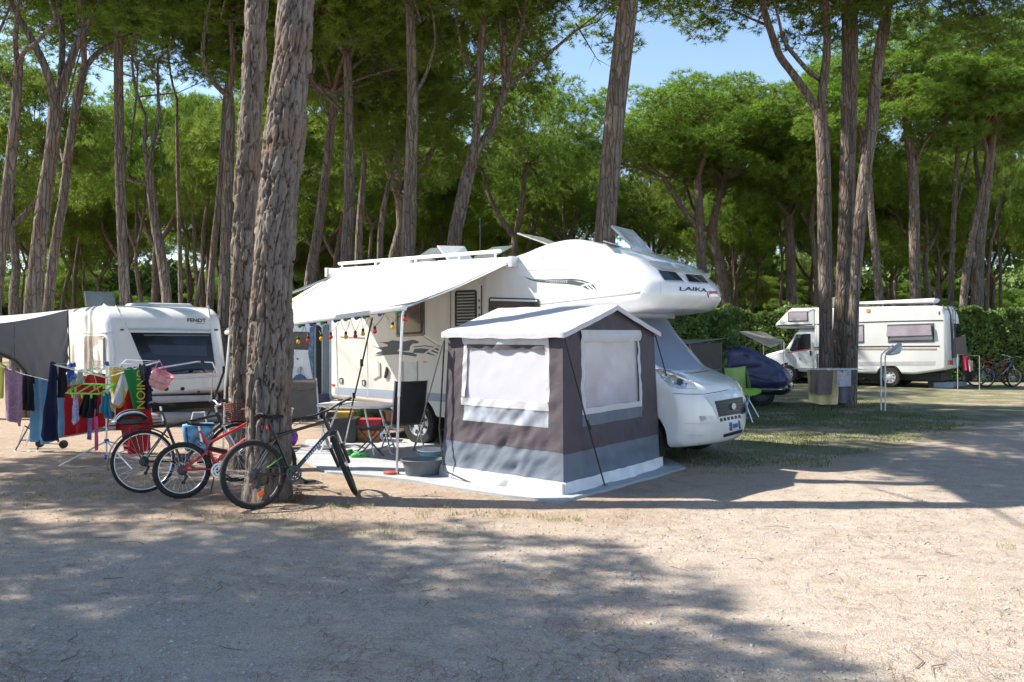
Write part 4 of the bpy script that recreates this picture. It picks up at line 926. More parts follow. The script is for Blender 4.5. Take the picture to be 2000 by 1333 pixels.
def make_tent():
    root = empty('kitchen_tent', tA, 0, 'plum and grey gabled kitchen tent with white framed windows beside the motorhome', 'tent')
    cen = (tA + tD) / 2
    def up(q, z):
        f = .075 * min(1, z / 1.8); return q + (cen - q) * f * .8 + Vector((0, 0, z))
    def wall(a, b, sd):
        au = (b - a).normalized(); nv = Vector((au.y, -au.x, 0))
        if nv.dot(cen - a) > 0: nv = -nv
        def at(u, z, off=0, fl=1.):
            p0, p1 = up(a, z), up(b, z); p = p0.lerp(p1, u)
            w_ = .024 * noise.noise((u * 5 + sd, z * 2.2, sd)) + .026 * noise.noise((u * 9 + sd + z * 5, z * 3 - u * 7, sd + 4)) + .014 * noise.noise((u * 20 + z * 9, z * 7, sd + 8)) * (1.4 - .5 * z) + .010 * math.sin(u * 34 + z * 7 + sd) * max(0, 1.0 - z) * math.sin(math.pi * u)
            if z < .2: w_ += (.2 - z) * (.32 + .35 * noise.noise((u * 4, sd, 2)))
            return p + nv * (fl * w_ * max(0, min(1, 4 * u, 4 * (1 - u))) ** .5 + off) - root.location
        return at
    def panel(nm, at, u0, u1, z0, z1, mt, off=0, nu=None, nv=None, ztop=None, fl=1.):
        m = MB(); nu = nu or max(4, int((u1 - u0) * 64)); nv = nv or max(3, int((z1 - z0) * 36))
        m.sheet(lambda u, v: at(u0 + (u1 - u0) * u, z0 + ((ztop(u0 + (u1 - u0) * u) if ztop else z1) - z0) * v, off, fl), nu, nv, .003)
        return m.build(nm, mt, root, 60)
    Lw = wall(tA, tB, 3.); Gw = wall(tA, tC, 11.); Bw = wall(tB, tD, 20.); Rw = wall(tC, tD, 30.)
    for at, nm in ((Bw, 'back_wall'), (Rw, 'side_wall')): panel(nm, at, 0, 1, .02, 1.8, WCAN)
    # long side (facing the lane on the left)
    panel('mud_flap', Lw, -.02, 1.02, .0, .16, WCAN, .01); panel('wall_panel', Lw, 0, 1, .155, .48, GREYB); panel('wall_panel', Lw, 0, 1, .475, .735, BROWN, .002)
    panel('wall_panel', Lw, 0, .115, .73, 1.8, BROWN, .002); panel('wall_panel', Lw, .83, 1, .73, 1.8, BROWN)
    panel('window_band', Lw, .11, .84, .73, .925, VEIL, -.002); panel('window_sill_canvas', Lw, .11, .85, .92, 1.01, WCAN, .003)
    panel('window_frame', Lw, .105, .14, 1.02, 1.72, WCAN, .004); panel('window_frame', Lw, .81, .845, 1.02, 1.72, WCAN, .004); panel('window_net', Lw, .13, .82, 1.0, 1.66, NET, -.012, fl=.12)
    m = MB(); m.sheet(lambda u, v: Lw(.10 + .75 * u, 1.66 + .15 * v, .012 + .02 * math.sin(v * 3.1) - .0), 40, 6, .004); m.build('rolled_flap', WCAN, root)
    m = MB(); m.sheet(lambda u, v: Lw(.14 + .67 * u, 1.615 + .05 * v - .012 * math.sin(u * 3.1), .012), 30, 3, .003); m.build('flap_edge', BROWN, root)
    # gable end
    pk = 2.10; gz = lambda u: 1.8 + (pk - 1.8) * (1 - abs(2 * u - 1))
    panel('mud_flap', Gw, -.02, 1.03, 0, .15, M('white gable flap', (.74, .74, .75), .75, transl=.1), .012); panel('wall_panel', Gw, 0, 1, .145, .46, GREYB); panel('wall_panel', Gw, 0, 1, .455, .73, BROWN, .002)  # gable mud flap in a lighter white than the other canvas
    panel('wall_panel', Gw, 0, .175, .725, 1.8, BROWN, .001); panel('wall_panel', Gw, .80, 1, .725, 1.8, BROWN, .001); panel('gable', Gw, 0, 1, 1.795, 2.1, BROWN, 0, ztop=gz, nv=8)
    panel('window_band', Gw, .17, .81, .725, .88, GREYB, .004); panel('window_frame', Gw, .17, .205, .87, 1.74, WCAN, .004); panel('window_frame', Gw, .775, .81, .87, 1.74, WCAN, .004); panel('window_frame', Gw, .17, .81, .86, .93, WCAN, .006)
    panel('window_film', Gw, .195, .785, .91, 1.72, FILM, -.012, fl=.1)
    m = MB(); m.sheet(lambda u, v: Gw(.16 + .66 * u, 1.70 + .13 * v - .015 * math.sin(u * 3.1) * (1 - v), .012 + .018 * math.sin(v * 3.1)), 36, 6, .004); m.build('rolled_flap', WCAN, root)
    # roof with valance
    ov = .07
    nL = (tA - tC).normalized() * ov; nB = (tB - tA).normalized() * ov
    rm = (tC - tA) / 2
    def roof(side):
        e0, e1 = (tA, tB) if side == 0 else (tC, tD)
        def f(u, v):
            a0 = up(e0, 1.80) + (nL if side == 0 else -nL) - nB; a1 = up(e1, 1.80) + (nL if side == 0 else -nL) + nB
            r0 = (up(tA, 2.13) + up(tC, 2.13)) / 2 - nB; r1 = (up(tB, 2.13) + up(tD, 2.13)) / 2 + nB
            e_ = a0.lerp(a1, u); r_ = r0.lerp(r1, u); p = e_.lerp(r_, v)
            p.z += -.02 * math.sin(math.pi * v) * (.4 + math.sin(math.pi * u)) + .008 * noise.noise((u * 6, v * 5, side)) + .012 * (math.cos(2 * math.pi * u) - 1) * .5 * (1 - v); return p - root.location
        m = MB(); m.sheet(f, 36, 16, .004); m.build('roof', ROOFC, root, 60)
        vl = MB(); vl.sheet(lambda u, v: f(u, 0) + Vector((0, 0, -.06 * v + .004 * math.sin(u * 25) * v)) + (nL if side == 0 else -nL) * .03, 36, 3, .004); vl.build('valance', ROOFC, root)
        gv = MB(); gv.sheet(lambda u, v: f(0, u) - nB * .06 + Vector((0, 0, .004 - .06 * v)), 16, 3, .004); gv.build('gable_valance', ROOFC, root)
        return f
    roof(0); roof(1)
    pole = MB()
    for q in (tA, tB, tC, tD): pole.tube([up(q, .0) + (cen - q) * .03 - root.location, up(q, 1.78) + (cen - q) * .03 - root.location], .012, 6)
    pole.build('frame', ALU, root)
    def rope(p0, p1, r, mt):
        m = MB(); s = Vector(p0); e = Vector(p1); m.tube([s - root.location, s.lerp(e, .5) + Vector((0, 0, -.02)) - root.location, e - root.location], r, 6); m.tube([s.lerp(e, .54) - root.location, s.lerp(e, .60) + Vector((.012, 0, 0)) - root.location], r * 1.9, 6); m.build('guy_rope', mt, root)
        g = MB(); dv = (e - s).normalized(); g.tube([e + Vector((0, 0, -.06)) - root.location, e + Vector((.02, -.01, .06)) - root.location], .006, 5); g.build('tent_peg', M('rusty peg', (.32, .16, .07), .7), root)
    STR = M('black guy strap', (.02, .02, .024), .7)
    rope(up(tA, 1.76) + nL * .6 - nB * .6, G(1183, 955), .009, STR); rope(up(tC, 1.76) - nL * .7, G(1350, 905), .008, STR); rope(up(tB, 1.76) + nL, G(806, 884), .008, M('grey guy strap', (.20, .20, .21), .7))
    c = MB(); c.tube([up(tB, 1.7) + nL * 1.1 - root.location, up(tB, .6) + nL * 1.3 - root.location, up(tB, .12) + nL * 1.6 + Vector((.1, -.1, 0)) - root.location, tB + nL * 1.8 + Vector((.45, -.42, .03)) - root.location], .011, 6); c.build('zip_edge', STR, root)
    # things seen through the windows
    sh = MB(); o = tA + (tD - tA) * .62
    for z in (.62, .92): sh.box(-.7, .7, -.2, .2, z, z + .025, Matrix.Translation(o - root.location) @ Matrix.Rotation(R_(54), 4, 'Z'))
    for x in (-.68, .66): sh.box(x, x + .025, -.2, .2, .05, .95, Matrix.Translation(o - root.location) @ Matrix.Rotation(R_(54), 4, 'Z'))
    tag(sh.build('camp_shelf', M('white shelf', (.6, .6, .6), .5), None, origin=tuple(o * 0)), 'low white camp shelf inside the kitchen tent', 'shelf').location = root.location
    cl = M('lilac cloth', (.20, .15, .20), .8, var=.2)
    for i, (u, v, wd, z0, z1) in enumerate(((.30, .35, .22, 1.0, 1.62), (.52, .4, .16, 1.36, 1.66), (.74, .5, .42, .98, 1.55))):
        q = tA + (tC - tA) * u + (tB - tA) * v; m = MB(); du = (tC - tA).normalized()
        m.sheet(lambda a, b: du * ((a - .5) * wd * (1 - .5 * (1 - b) ** 2)) + Vector((0, 0, z0 + (z1 - z0) * b)) + Vector((.02 * math.sin(a * 14), 0, 0)), 10, 8, .006)
        tag(m.build('tea_towel', [cl, M('red cloth', (.35, .05, .08), .8), cl][i], None), ['slim lilac cloth hanging at the near edge inside the tent', 'small reddish cloth hanging inside the tent gable window', 'wide lilac towel hanging inside the tent gable window'][i], 'towel', 'cloths hanging in the kitchen tent').location = q
    for k, (u, v) in enumerate(((.42, .55), (.66, .6))):
        q = tA + (tC - tA) * u + (tB - tA) * v; m = MB(); m.lathe([(.03, 0), (.045, .01), (.045, .13), (.018, .17), (.018, .22), (.02, .23)], 12); tag(m.build('bottle', M('lilac bottle', (.16, .11, .17), .3)), ['bottle on the tent shelf nearest the long side', 'bottle on the tent shelf towards the motorhome'][k], 'bottle').location = q + Vector((0, 0, .945))
make_tent()
# groundsheet under awning and tent
def make_mat():
    pts = [G(575, 893), G(640, 926), G(760, 936), G(850, 950), G(985, 972), G(1098, 983), G(1340, 917), G(1290, 893), G(1100, 880), G(880, 866), G(760, 858), G(600, 862)]
    o = sum(pts, Vector()) / len(pts); r = delaunay_2d_cdt([Vector((p.x, p.y)) for p in pts], [(i, (i + 1) % 12) for i in range(12)], [], 1, 1e-4)
    # densify along edges so that the sheet can ripple
    bd = []
    for i in range(12):
        a, b = pts[i], pts[(i + 1) % 12]; k = max(2, int((b - a).length / .08)); bd += [a.lerp(b, j / k) for j in range(k)]
    v2 = [Vector((p.x + .02 * noise.noise((p.x * 3, p.y * 3, 0)), p.y + .02 * noise.noise((p.x * 3, p.y * 3, 5)))) for p in bd]; nb = len(v2)
    x0, x1, y0, y1 = min(p.x for p in pts), max(p.x for p in pts), min(p.y for p in pts), max(p.y for p in pts); y = y0
    def ins(x, y):
        c = False
        for i in range(nb):
            a, b = v2[i], v2[i - 1]
            if (a.y > y) != (b.y > y) and x < (b.x - a.x) * (y - a.y) / (b.y - a.y) + a.x: c = not c
        return c
    ext = []
    while y < y1:
        x = x0
        while x < x1:
            if ins(x, y): ext.append(Vector((x, y)))
            x += .13
        y += .13
    r = delaunay_2d_cdt(v2 + ext, [(i, (i + 1) % nb) for i in range(nb)], [], 1, 1e-3)
    V = [(q.x, q.y, .028 + .008 * noise.noise((q.x * 2.5, q.y * 2.5, 3)) + .004 * noise.noise((q.x * 9, q.y * 9, 1))) for q in r[0]]; n = len(V); m = MB()
    fs = [tuple(f) for f in r[2]]; cnt = {(f[i], f[(i + 1) % 3]) for f in fs for i in range(3)}
    m.add(V + [(a, b, -.02) for a, b, c in V], fs + [tuple(i + n for i in reversed(f)) for f in fs] + [(j, i, i + n, j + n) for i, j in cnt if (j, i) not in cnt])
    tag(m.build('groundsheet', M('pale grey woven groundsheet', (.35, .365, .385), .85, var=.10, vs=2, bump=.3, bs=120), None, 60), 'pale grey woven groundsheet under the awning and tent', 'groundsheet')
make_mat()

# ================================================================== white caravan with grey sun canopy
CVC = Vector((-.482 * 16.2, 16.2, 0)); CVA = R_(36)
def make_caravan():
    # local x runs along the front wall to the right, local y back along the caravan
    root = empty('caravan', CVC, CVA, 'white touring caravan with dark panoramic front window at the left', 'caravan')
    FRW = M('silver white caravan front', (.60, .62, .66), .3, var=.04, vs=1.5, coat=.3)
    mb = MB(); prof = [(0, .55), (-.16, .62), (-.10, 1.1), (.10, 1.62), (.30, 2.12), (.55, 2.30), (1.2, 2.36), (5.2, 2.36), (5.5, 2.2), (5.5, .5)]
    prof = rnd_poly([(x, z, .2 if i not in (0, 9) else .05) for i, (x, z) in enumerate(prof)], 5)
    tmp = MB(); tmp.pill([(-x, z) for x, z in prof], 0, 2.3, .16, 6, mid=8)        # profile axis -> local -x, later turned
    V = [(y, -x, z) for x, y, z in tmp.v]
    mb.add(V, tmp.f); mb.fix(); body = mb.build('body', WHITE, root, 45)
    S = Surf([mb], root)
    S.line('corner_rail', [(201, 596), (212, 603), (219, 640), (224, 700), (226, 818)], 4.5, M('light grey rail', (.66, .67, .69), .35), .012)
    S.line('side_moulding', [(138, 653), (216, 650)], 2.0, SILV, .012)
    w = S.patch('side_window', rrect(165, 657, 205.5, 722, 5, -1, 1), M('beige curtained pane', (.42, .39, .36), .15, coat=.4), .014); S.line('window_seal', [(203.5, 661), (204.5, 718)], 3, DKGREY, .018, w)
    C = (0, 560, 3.508)
    fw = S.patch('front_window', crop([(893, 318), (1442, 322), (1478, 588), (1200, 603), (1020, 605), (955, 470)], *C), GLASS, .016)
    S.line('window_trim', crop([(880, 296), (1150, 296), (1445, 304)], *C), 3.2, SILV, .03, fw)
    S.line('window_trim', crop([(985, 335), (1430, 338)], *C), 2.0, M('blind edge', (.16, .16, .17), .4), .02, fw); S.patch('painted_reflection', crop([(1010, 400), (1410, 410), (1420, 480), (1050, 470)], *C), M('pane reflection tone', (.045, .05, .07), .2, coat=.5), .019, fw)  # pale reflection painted on the pane as a lighter patch
    S.line('panel_seam', crop([(790, 130), (830, 200), (890, 310), (960, 470), (1030, 640), (1040, 880)], *C), 1.2, M('seam grey', (.5, .5, .5), .6), .004)
    S.line('corner_moulding', crop([(1425, 130), (1440, 220), (1452, 310), (1480, 470), (1485, 880)], *C), 3.0, WHITE, .016)
    text_on(S, 'FENDT', *crop([(1282, 243)], *C)[0], 7, M('black lettering', (.02, .022, .03), .5), px2=crop([(1410, 246)], *C)[0][0], py2=crop([(1410, 246)], *C)[0][1]); S.line('small_lettering', crop([(1345, 254), (1405, 256)], *C), 1.2, M('grey ink', (.3, .3, .32), .5), .004)
    for q in ((835, 298), (1480, 298)): S.patch('marker_lamp', crop([(q[0] - 12, q[1] - 5), (q[0] + 12, q[1] - 5), (q[0] + 12, q[1] + 5), (q[0] - 12, q[1] + 5)], *C), DKGREY, .02)
    S.line('front_moulding', crop([(1025, 640), (1250, 632), (1480, 618)], *C), 1.0, M('seam grey', (.5, .5, .5), .6), .004); S.patch('gas_locker_lock', crop([(1350, 705), (1372, 705), (1361, 730)], *C), BLACK, .015)
    # roof bits
    rb = MB(); rb.pill(rnd_poly([(.75, 2.34), (.8, 2.43, .05), (1.95, 2.43, .05), (2.0, 2.34)]), 1.2, 2.1, .06, 3); rb.build('roof_light', M('pale grey roof box', (.5, .53, .56), .4), root)
    h = MB(); hq = [(.15, 2.9, 2.38), (.75, 2.9, 2.38), (.75, 3.1, 2.72), (.15, 3.1, 2.72)]; h.add(hq + [(x, y + .025, z) for x, y, z in hq], [(3, 2, 1, 0), (4, 5, 6, 7), (0, 1, 5, 4), (1, 2, 6, 5), (2, 3, 7, 6), (3, 0, 4, 7)]); h.build('open_roof_hatch', M('smoked hatch acrylic', (.22, .26, .27), .1), root)
    # drawbar bike rack of bent tube
    rk = MB(); 
    for x in (.72, 1.9):
        rk.tube([(x, -.35, .45), (x, -.42, .95), (x + .05, -.44, 1.05)], .016, 8)
    rk.tube(bez(Vector((.72, -.42, .95)), Vector((.74, -.46, 1.1)), Vector((1.0, -.44, 1.13)), 5) + [Vector((1.6, -.42, 1.22)), Vector((1.9, -.42, 1.2)), Vector((2.0, -.42, .98))], .019, 8)
    rk.tube([(.45, -.5, .92), (2.05, -.46, .93)], .013, 8); rk.tube([(.5, -.55, .66), (2.1, -.5, .66)], .013, 8); rk.build('bike_rack', ALU, root)
    for x, z in ((.45, .92), (.5, .66), (1.68, 1.2), (.72, .68), (1.0, .7), (1.3, .69)): k = MB(); k.lathe([(.01, -.03), (.035, -.025), (.04, .03), (.01, .04)], 8, Matrix.Translation((x, -.5, z)) @ Matrix.Rotation(R_(70), 4, 'X')); k.build('rack_clamp', BLACK, root)
    pn = MB(); pn.pill(rnd_poly([(.35, .40, .03), (2.1, .40, .03), (2.1, .52, .03), (.35, .56, .04)]), -.16, -.02, .03, 3); pn.build('front_apron', M('apron grey', (.48, .49, .52), .4), root)
    cv = MB(); cv.pill(rnd_poly([(-.15, .02, .06), (2.0, .02, .1), (2.05, .2, .1), (.2, .30, .12)]), -.75, -.35, .12, 4); cv.build('drawbar_cover', M('grey drawbar cover', (.33, .34, .36), .6), root)
    for x in (-.02, 2.12): wheel(root, 1, 1, 1, .3, .18, .17).location = (x if x > 1 else .09, 3.0, .31)
    for e in [c for c in root.children if c.name.startswith('wheel')]: e.rotation_euler = (0, 0, R_(-90))
    ub = MB(); ub.box(.2, 2.1, .1, 5.2, .25, .6); ub.build('underbody', BLACK, root)
make_caravan()
def make_canopy():
    """grey sun canopy stretched from the caravan side, with a curved cut-out edged in black"""
    o = P(134, 606, 16.9); o.z = 0
    root = empty('sun_canopy', o, 0, 'grey sun canopy with a light roof stripe stretched from the caravan side', 'canopy')
    GR = M('grey canopy cloth', (.17, .17, .185), .8, var=.06, vs=2.5, bump=.25, bs=5, transl=.15, stretch=(3, 1, .6)); LT = M('pale canopy roof cloth', (.55, .55, .58), .8, var=.06, transl=.1)
    K = lambda px, py, d: P(px, py, d) - o
    top = lambda u: K(134 - 250 * u, 606 + 36 * u + 10 * math.sin(u * 3.1) - 6 * u, 16.9 - 2.6 * u)
    back = lambda u: K(134 - 250 * u, 605 + 16 * u + 4 * math.sin(u * 3.1), 16.95 - .3 * u)
    m = MB(); m.sheet(lambda u, v: top(u).lerp(back(u), v) + Vector((0, 0, -.05 * math.sin(v * 3.1))), 24, 8, .004); m.build('roof_cloth', LT, root, 60)
    def low(u):
        # lower edge: falls to the ground tie near the caravan, arches up further left
        x = 134 - 250 * u
        pts = [(134, 700), (122, 742), (100, 752), (80, 748), (58, 740), (45, 722), (28, 703), (0, 692), (-40, 686), (-120, 690)]
        xs = [p[0] for p in pts][::-1]; ys = [p[1] for p in pts][::-1]; return K(x, float(np.interp(x, xs, ys)), 16.9 - 2.6 * u - .15)
    m = MB(); m.sheet(lambda u, v: top(u).lerp(low(u), v) + Vector((.02 * math.sin(u * 60 + v * 14) * v, -.05 * noise.noise((u * 8, v * 3, 0)) - .03 * math.sin(u * 45 - v * 12) * v, 0)), 60, 20, .004); m.build('side_cloth', GR, root, 60)
    e = MB(); e.tube([low(.30 + .7 * i / 24) for i in range(25)], .032, 6); e.build('black_edge', BLACK, root)
    s = MB(); s.tube([top(.005), low(.01) + Vector((.05, 0, 0)), K(128, 812, 16.6)], .012, 6); s.tube([top(.42).lerp(low(.42), t / 5) + Vector((0, -.012, 0)) for t in range(6)], .004, 4); s.build('seam_rope', DKGREY, root)
    p = MB(); p.tube([K(-95, 640, 14.4), K(-95, 850, 14.4)], .015, 6); p.build('pole', ALU, root)
make_canopy()
# ================================================================== bicycles
def bike(label, x, y, head, lean, steer, wr, wb, paint, paint2, tyre=.028, knob=True, full_susp=False, fender=False, bar_w=.62, bar_z=1.02, saddle_z=.92, rim=ALU, basket=False, rise=.05, cat='bicycle', detail=True, spk=None):
    """rear contact at the origin, local x forward, y left, z up"""
    root = empty('bicycle', (x, y, 0), 0, label, cat); root.rotation_euler = (R_(lean), 0, R_(head))
    PT, P2 = paint, paint2; SP = spk or ALU
    def bwheel(parent, cx):
        e = bpy.data.objects.new('wheel', None); COL.objects.link(e); e.parent = parent; e.location = cx
        t = MB(); n, k = (72, 8); rt = wr - tyre; vs = []
        for i in range(n):
            a = 2 * math.pi * i / n
            for j in range(k):
                b = 2 * math.pi * j / k; rr_ = tyre * (1 + (.16 if (knob and (i + j) % 2 and j in (0, 1, 7)) else 0)); vs.append(((rt + rr_ * math.cos(b)) * math.cos(a), rr_ * math.sin(b) * .95, (rt + rr_ * math.cos(b)) * math.sin(a)))
        t.add(vs, [(i * k + j, ((i + 1) % n) * k + j, ((i + 1) % n) * k + (j + 1) % k, i * k + (j + 1) % k) for i in range(n) for j in range(k)]); t.build('tyre', RUBBER, e, 60)
        m = MB(); ri = rt - tyre * .75; mt = Matrix.Rotation(R_(90), 4, 'X'); m.lathe([(ri + .012, -.011), (ri - .008, -.009), (ri - .012, 0), (ri - .008, .009), (ri + .012, .011), (ri + .012, -.011)], 48, mt, caps=False); m.build('rim', rim, e)
        s = MB()
        for i in range(28):
            a = 2 * math.pi * i / 28; o = .25 if i % 4 < 2 else -.25; sd = .024 if i % 2 else -.024
            s.tube([(.022 * math.cos(a + o * 3), sd, .022 * math.sin(a + o * 3)), (ri * math.cos(a), 0, ri * math.sin(a))], .0016, 3, cap=False)
        tag(s.build('spokes', SP, e, 0), kind='stuff')
        h = MB(); h.lathe([(.005, -.05), (.02, -.045), (.03, -.026), (.016, -.02), (.016, .02), (.03, .026), (.02, .045), (.005, .05)], 12, mt); h.build('hub', ALU, e)
        return e
    rear = Vector((0, 0, wr)); bb = Vector((wb * .385, 0, wr * .88)); st = Vector((wb * .255, 0, wr + .37 * wr / .35)); seat = Vector((wb * .20, 0, saddle_z - .06))
    ht = Vector((wb * .80, 0, bar_z - .13)); hb = ht + Vector((.045, 0, -.13)); fh = Vector((wb, 0, wr))
    bwheel(root, rear)
    f = MB()
    if full_susp:
        f.cur = 0; f.tube([hb, bb + Vector((0, 0, .12)), bb], .024, 8); f.tube([ht, st + Vector((.06, 0, -.04))], .017, 8); f.tube([bb, st, seat], .017, 8); f.tube([st + Vector((.06, 0, -.12)), bb + Vector((.12, 0, .18))], .02, 8)
        f.cur = 1
        for s in (.055, -.055): f.tube([rear + Vector((0, s, 0)), st + Vector((.02, s * .4, -.14))], .013, 6); f.tube([rear + Vector((0, s, 0)), bb + Vector((0, s * .6, .02))], .011, 6)
    else:
        f.tube([ht + Vector((0, 0, -.02)), st], .017, 10); f.tube([bb, st, seat], .0165, 10)
        for s in (.058, -.058): f.tube([rear + Vector((0, s, 0)), st + Vector((.0, s * .35, -.02))], .0085, 6); f.tube([rear + Vector((0, s, 0)), bb + Vector((0, s * .6, 0))], .010, 6)
        f.cur = 1; f.tube([hb, bb], .024, 10)
    f.cur = 2; f.tube([ht + Vector((-.004, 0, .012)), hb], .022, 10)
    fr = f.build('frame', [PT, P2, PT], root, 50)
    if full_susp:
        sh = MB(); sh.tube([st + Vector((.03, 0, -.1)), bb + Vector((.10, 0, .2))], .026, 10); sh.build('shock_spring', BLACK, root)
    else:
        lt = MB()
        for k in range(9):
            q = hb.lerp(bb, .25 + k * .05); lt.box(-.008, .008, -.0275, -.0245, -.012, .012, Matrix.Translation(q))
        tag(lt.build('frame_lettering', M('pale lettering', (.6, .62, .68), .5), root, 0), kind='stuff')
    sd = MB()
    def sadl(u, v):
        w_ = (.072 * (1 - u) ** 1.3 + .018) * math.cos((v - .5) * 2.6); a = (v - .5) * 2.6
        return seat + Vector((-.11 + .27 * u, .0 + (.072 * (1 - u) ** 1.3 + .02) * math.sin(a) * 1.05, .055 + .03 * math.cos(a) - .02 * u + .02 * (1 - u) ** 3))
    sd.sheet(sadl, 12, 10, .012); s_ = sd.build('saddle', BLACK, root, 60)
    sp = MB(); sp.tube([seat + Vector((.02, 0, -.12)), seat + Vector((-.005, 0, .05))], .0135, 8); sp.build('seat_post', ALU if full_susp or fender else BLACK, root)
    # drivetrain (on the right side, local -y)
    c = MB(); mt = Matrix.Translation(bb + Vector((0, -.055, 0))) @ Matrix.Rotation(R_(90), 4, 'X'); c.lathe([(.066, 0), (.085, 0), (.088, .003), (.085, .006), (.066, .006), (.066, 0)], 36, mt, caps=False); c.lathe([(.038, .007), (.056, .007), (.056, .012), (.038, .012), (.038, .007)], 28, mt, caps=False); [c.box(.0, .07, -.007, .007, .001, .005, mt @ Matrix.Rotation(k_ * 1.5708, 4, 'Z')) for k_ in range(4)]; c.build('chainring', DKGREY if not full_susp else ALU, root)
    for s, an in ((-1, -38), (1, 142)):
        e = bb + Vector((.17 * math.cos(R_(an)), s * .085, .17 * math.sin(R_(an)))); a = MB(); a.tube([bb + Vector((0, s * .06, 0)), e], [.014, .010], 8); a.build('crank', DKGREY, root)
        p = MB(); p.box(-.045, .045, -.045, -.032, -.012, .012, Matrix.Translation(e + Vector((0, s * .05, 0)))); p.box(-.045, .045, .032, .045, -.012, .012, Matrix.Translation(e + Vector((0, s * .05, 0)))); p.box(-.045, -.033, -.045, .045, -.012, .012, Matrix.Translation(e + Vector((0, s * .05, 0)))); p.box(.033, .045, -.045, .045, -.012, .012, Matrix.Translation(e + Vector((0, s * .05, 0)))); p.tube([e, e + Vector((0, s * .09, 0))], .009, 6); p.build('pedal', BLACK, root)
    g = MB(); mt = Matrix.Translation(rear + Vector((0, -.035, 0))) @ Matrix.Rotation(R_(90), 4, 'X'); g.lathe([(.015, -.01), (.055, -.01), (.055, -.004), (.042, 0), (.042, .006), (.028, .01), (.028, .016), (.012, .018)], 24, mt); g.build('cassette', DKGREY, root)
    d = MB(); d.tube([rear + Vector((.01, -.06, -.02)), rear + Vector((.03, -.065, -.07)), rear + Vector((.0, -.065, -.13))], [.014, .018, .010], 6); d.lathe([(.004, -.004), (.022, -.004), (.022, .004), (.004, .004)], 10, Matrix.Translation(rear + Vector((.0, -.06, -.13))) @ Matrix.Rotation(R_(90), 4, 'X')); d.build('derailleur', BLACK, root)
    ch = MB(); yv = -.052
    ch.tube([rear + Vector((0, yv, .042)), bb + Vector((0, yv, .086))], .0035, 4); ch.tube([rear + Vector((.01, yv, -.145)), bb + Vector((0, yv, -.086))], .0035, 4); ch.build('chain', DKGREY, root)
    # steering assembly
    ax = (ht - hb).normalized(); Rm = Matrix.Translation(hb) @ Matrix.Rotation(R_(steer), 4, ax) @ Matrix.Translation(-hb)
    se = bpy.data.objects.new('steering', None); COL.objects.link(se); se.parent = root; se.matrix_local = Rm
    fw = bwheel(root, fh); fw.matrix_local = Rm @ Matrix.Translation(fh)
    fk = MB(); fk.cur = 1; cr = hb + Vector((.005, 0, -.03)); fk.tube([cr + Vector((0, -.07, 0)), cr + Vector((0, .07, 0))], .018, 8)
    for s in (.068, -.068):
        lo = fh + Vector((0, s * .9, 0)); up_ = cr + Vector((0, s, 0)); md = up_.lerp(lo, .38); fk.cur = 0; fk.tube([up_, md], .015, 8); fk.cur = 1; fk.tube([md, lo], [.021, .018], 8)
    fk.tube([hb, hb + Vector((.004, 0, -.04))], .019, 8); o_ = fk.build('fork', [ALU if not full_susp else BLACK, BLACK if not fender else ALU], root, 50); o_.matrix_local = Rm
    hd = MB(); top = ht + Vector((-.02, 0, .08)); sm = top + Vector((.06, 0, .02)); hd.tube([ht, top], .014, 8); hd.tube([top, sm], .016, 8)
    hw = bar_w / 2; hd.tube([sm + Vector((-.05, -hw, rise)), sm + Vector((-.02, -hw * .6, rise)), sm + Vector((0, -.09, 0)), sm + Vector((0, .09, 0)), sm + Vector((-.02, hw * .6, rise)), sm + Vector((-.05, hw, rise))], .0135, 8)
    o_ = hd.build('handlebar', BLACK if not fender else ALU, root, 50); o_.matrix_local = Rm
    for s in (-1, 1):
        gp = MB(); gp.tube([sm + Vector((-.035, s * hw * .72, rise)), sm + Vector((-.052, s * hw * 1.01, rise))], .018, 8); o_ = gp.build('grip', BLACK, root); o_.matrix_local = Rm
        bl = MB(); bl.tube([sm + Vector((-.02, s * hw * .62, rise)), sm + Vector((.05, s * hw * .70, rise - .02)), sm + Vector((.045, s * hw * .98, rise - .03))], .006, 5); bl.box(-.02, .02, -.02, .02, -.025, .01, Matrix.Translation(sm + Vector((0, s * hw * .6, rise)))); o_ = bl.build('brake_lever', BLACK, root); o_.matrix_local = Rm
    cb = MB()
    for s in (-1, 1): cb.tube(bez(sm + Vector((.04, s * hw * .65, rise)), sm + Vector((.22, s * .08, -.02)), hb + Vector((.02, s * .03, .05)), 6), .0028, 4, cap=False)
    o_ = cb.build('cables', BLACK, root); o_.matrix_local = Rm
    if fender:
        for par, cx, a0, a1 in ((root, rear, 40, 190), (root, fh, 30, 150)):
            m = MB(); rf = wr + .03
            m.sheet(lambda u, v: cx + Vector((rf * math.cos(R_(a0 + (a1 - a0) * u)), (v - .5) * .055, (rf - .012 * (2 * v - 1) ** 2) * math.sin(R_(a0 + (a1 - a0) * u)))), 24, 4, .003); o_ = m.build('mudguard', [BLACK, SILV][0], root)
            if cx is fh: o_.matrix_local = Rm
        k = MB(); z = 2 * wr + .075
        for s in (-.055, .055): k.tube([(-.36, s, z), (.2, s, z)], .006, 5); k.tube([(-.22, s, z), (.0, s, wr + .02)], .005, 5); k.tube([(-.08, s, z), (.0, s, wr + .02)], .005, 5)
        for x_ in (-.34, -.2, -.06, .1): k.tube([(x_, -.055, z), (x_, .055, z)], .005, 5)
        k.build('luggage_rack', BLACK, root)
    rf_ = MB(); rf_.lathe([(.002, 0), (.022, .002), (.022, .014), (.002, .018)], 10, Matrix.Translation(seat + Vector((-.02, 0, -.05))) @ Matrix.Rotation(R_(-90), 4, 'Y')); rf_.build('rear_reflector', REDPL, root)
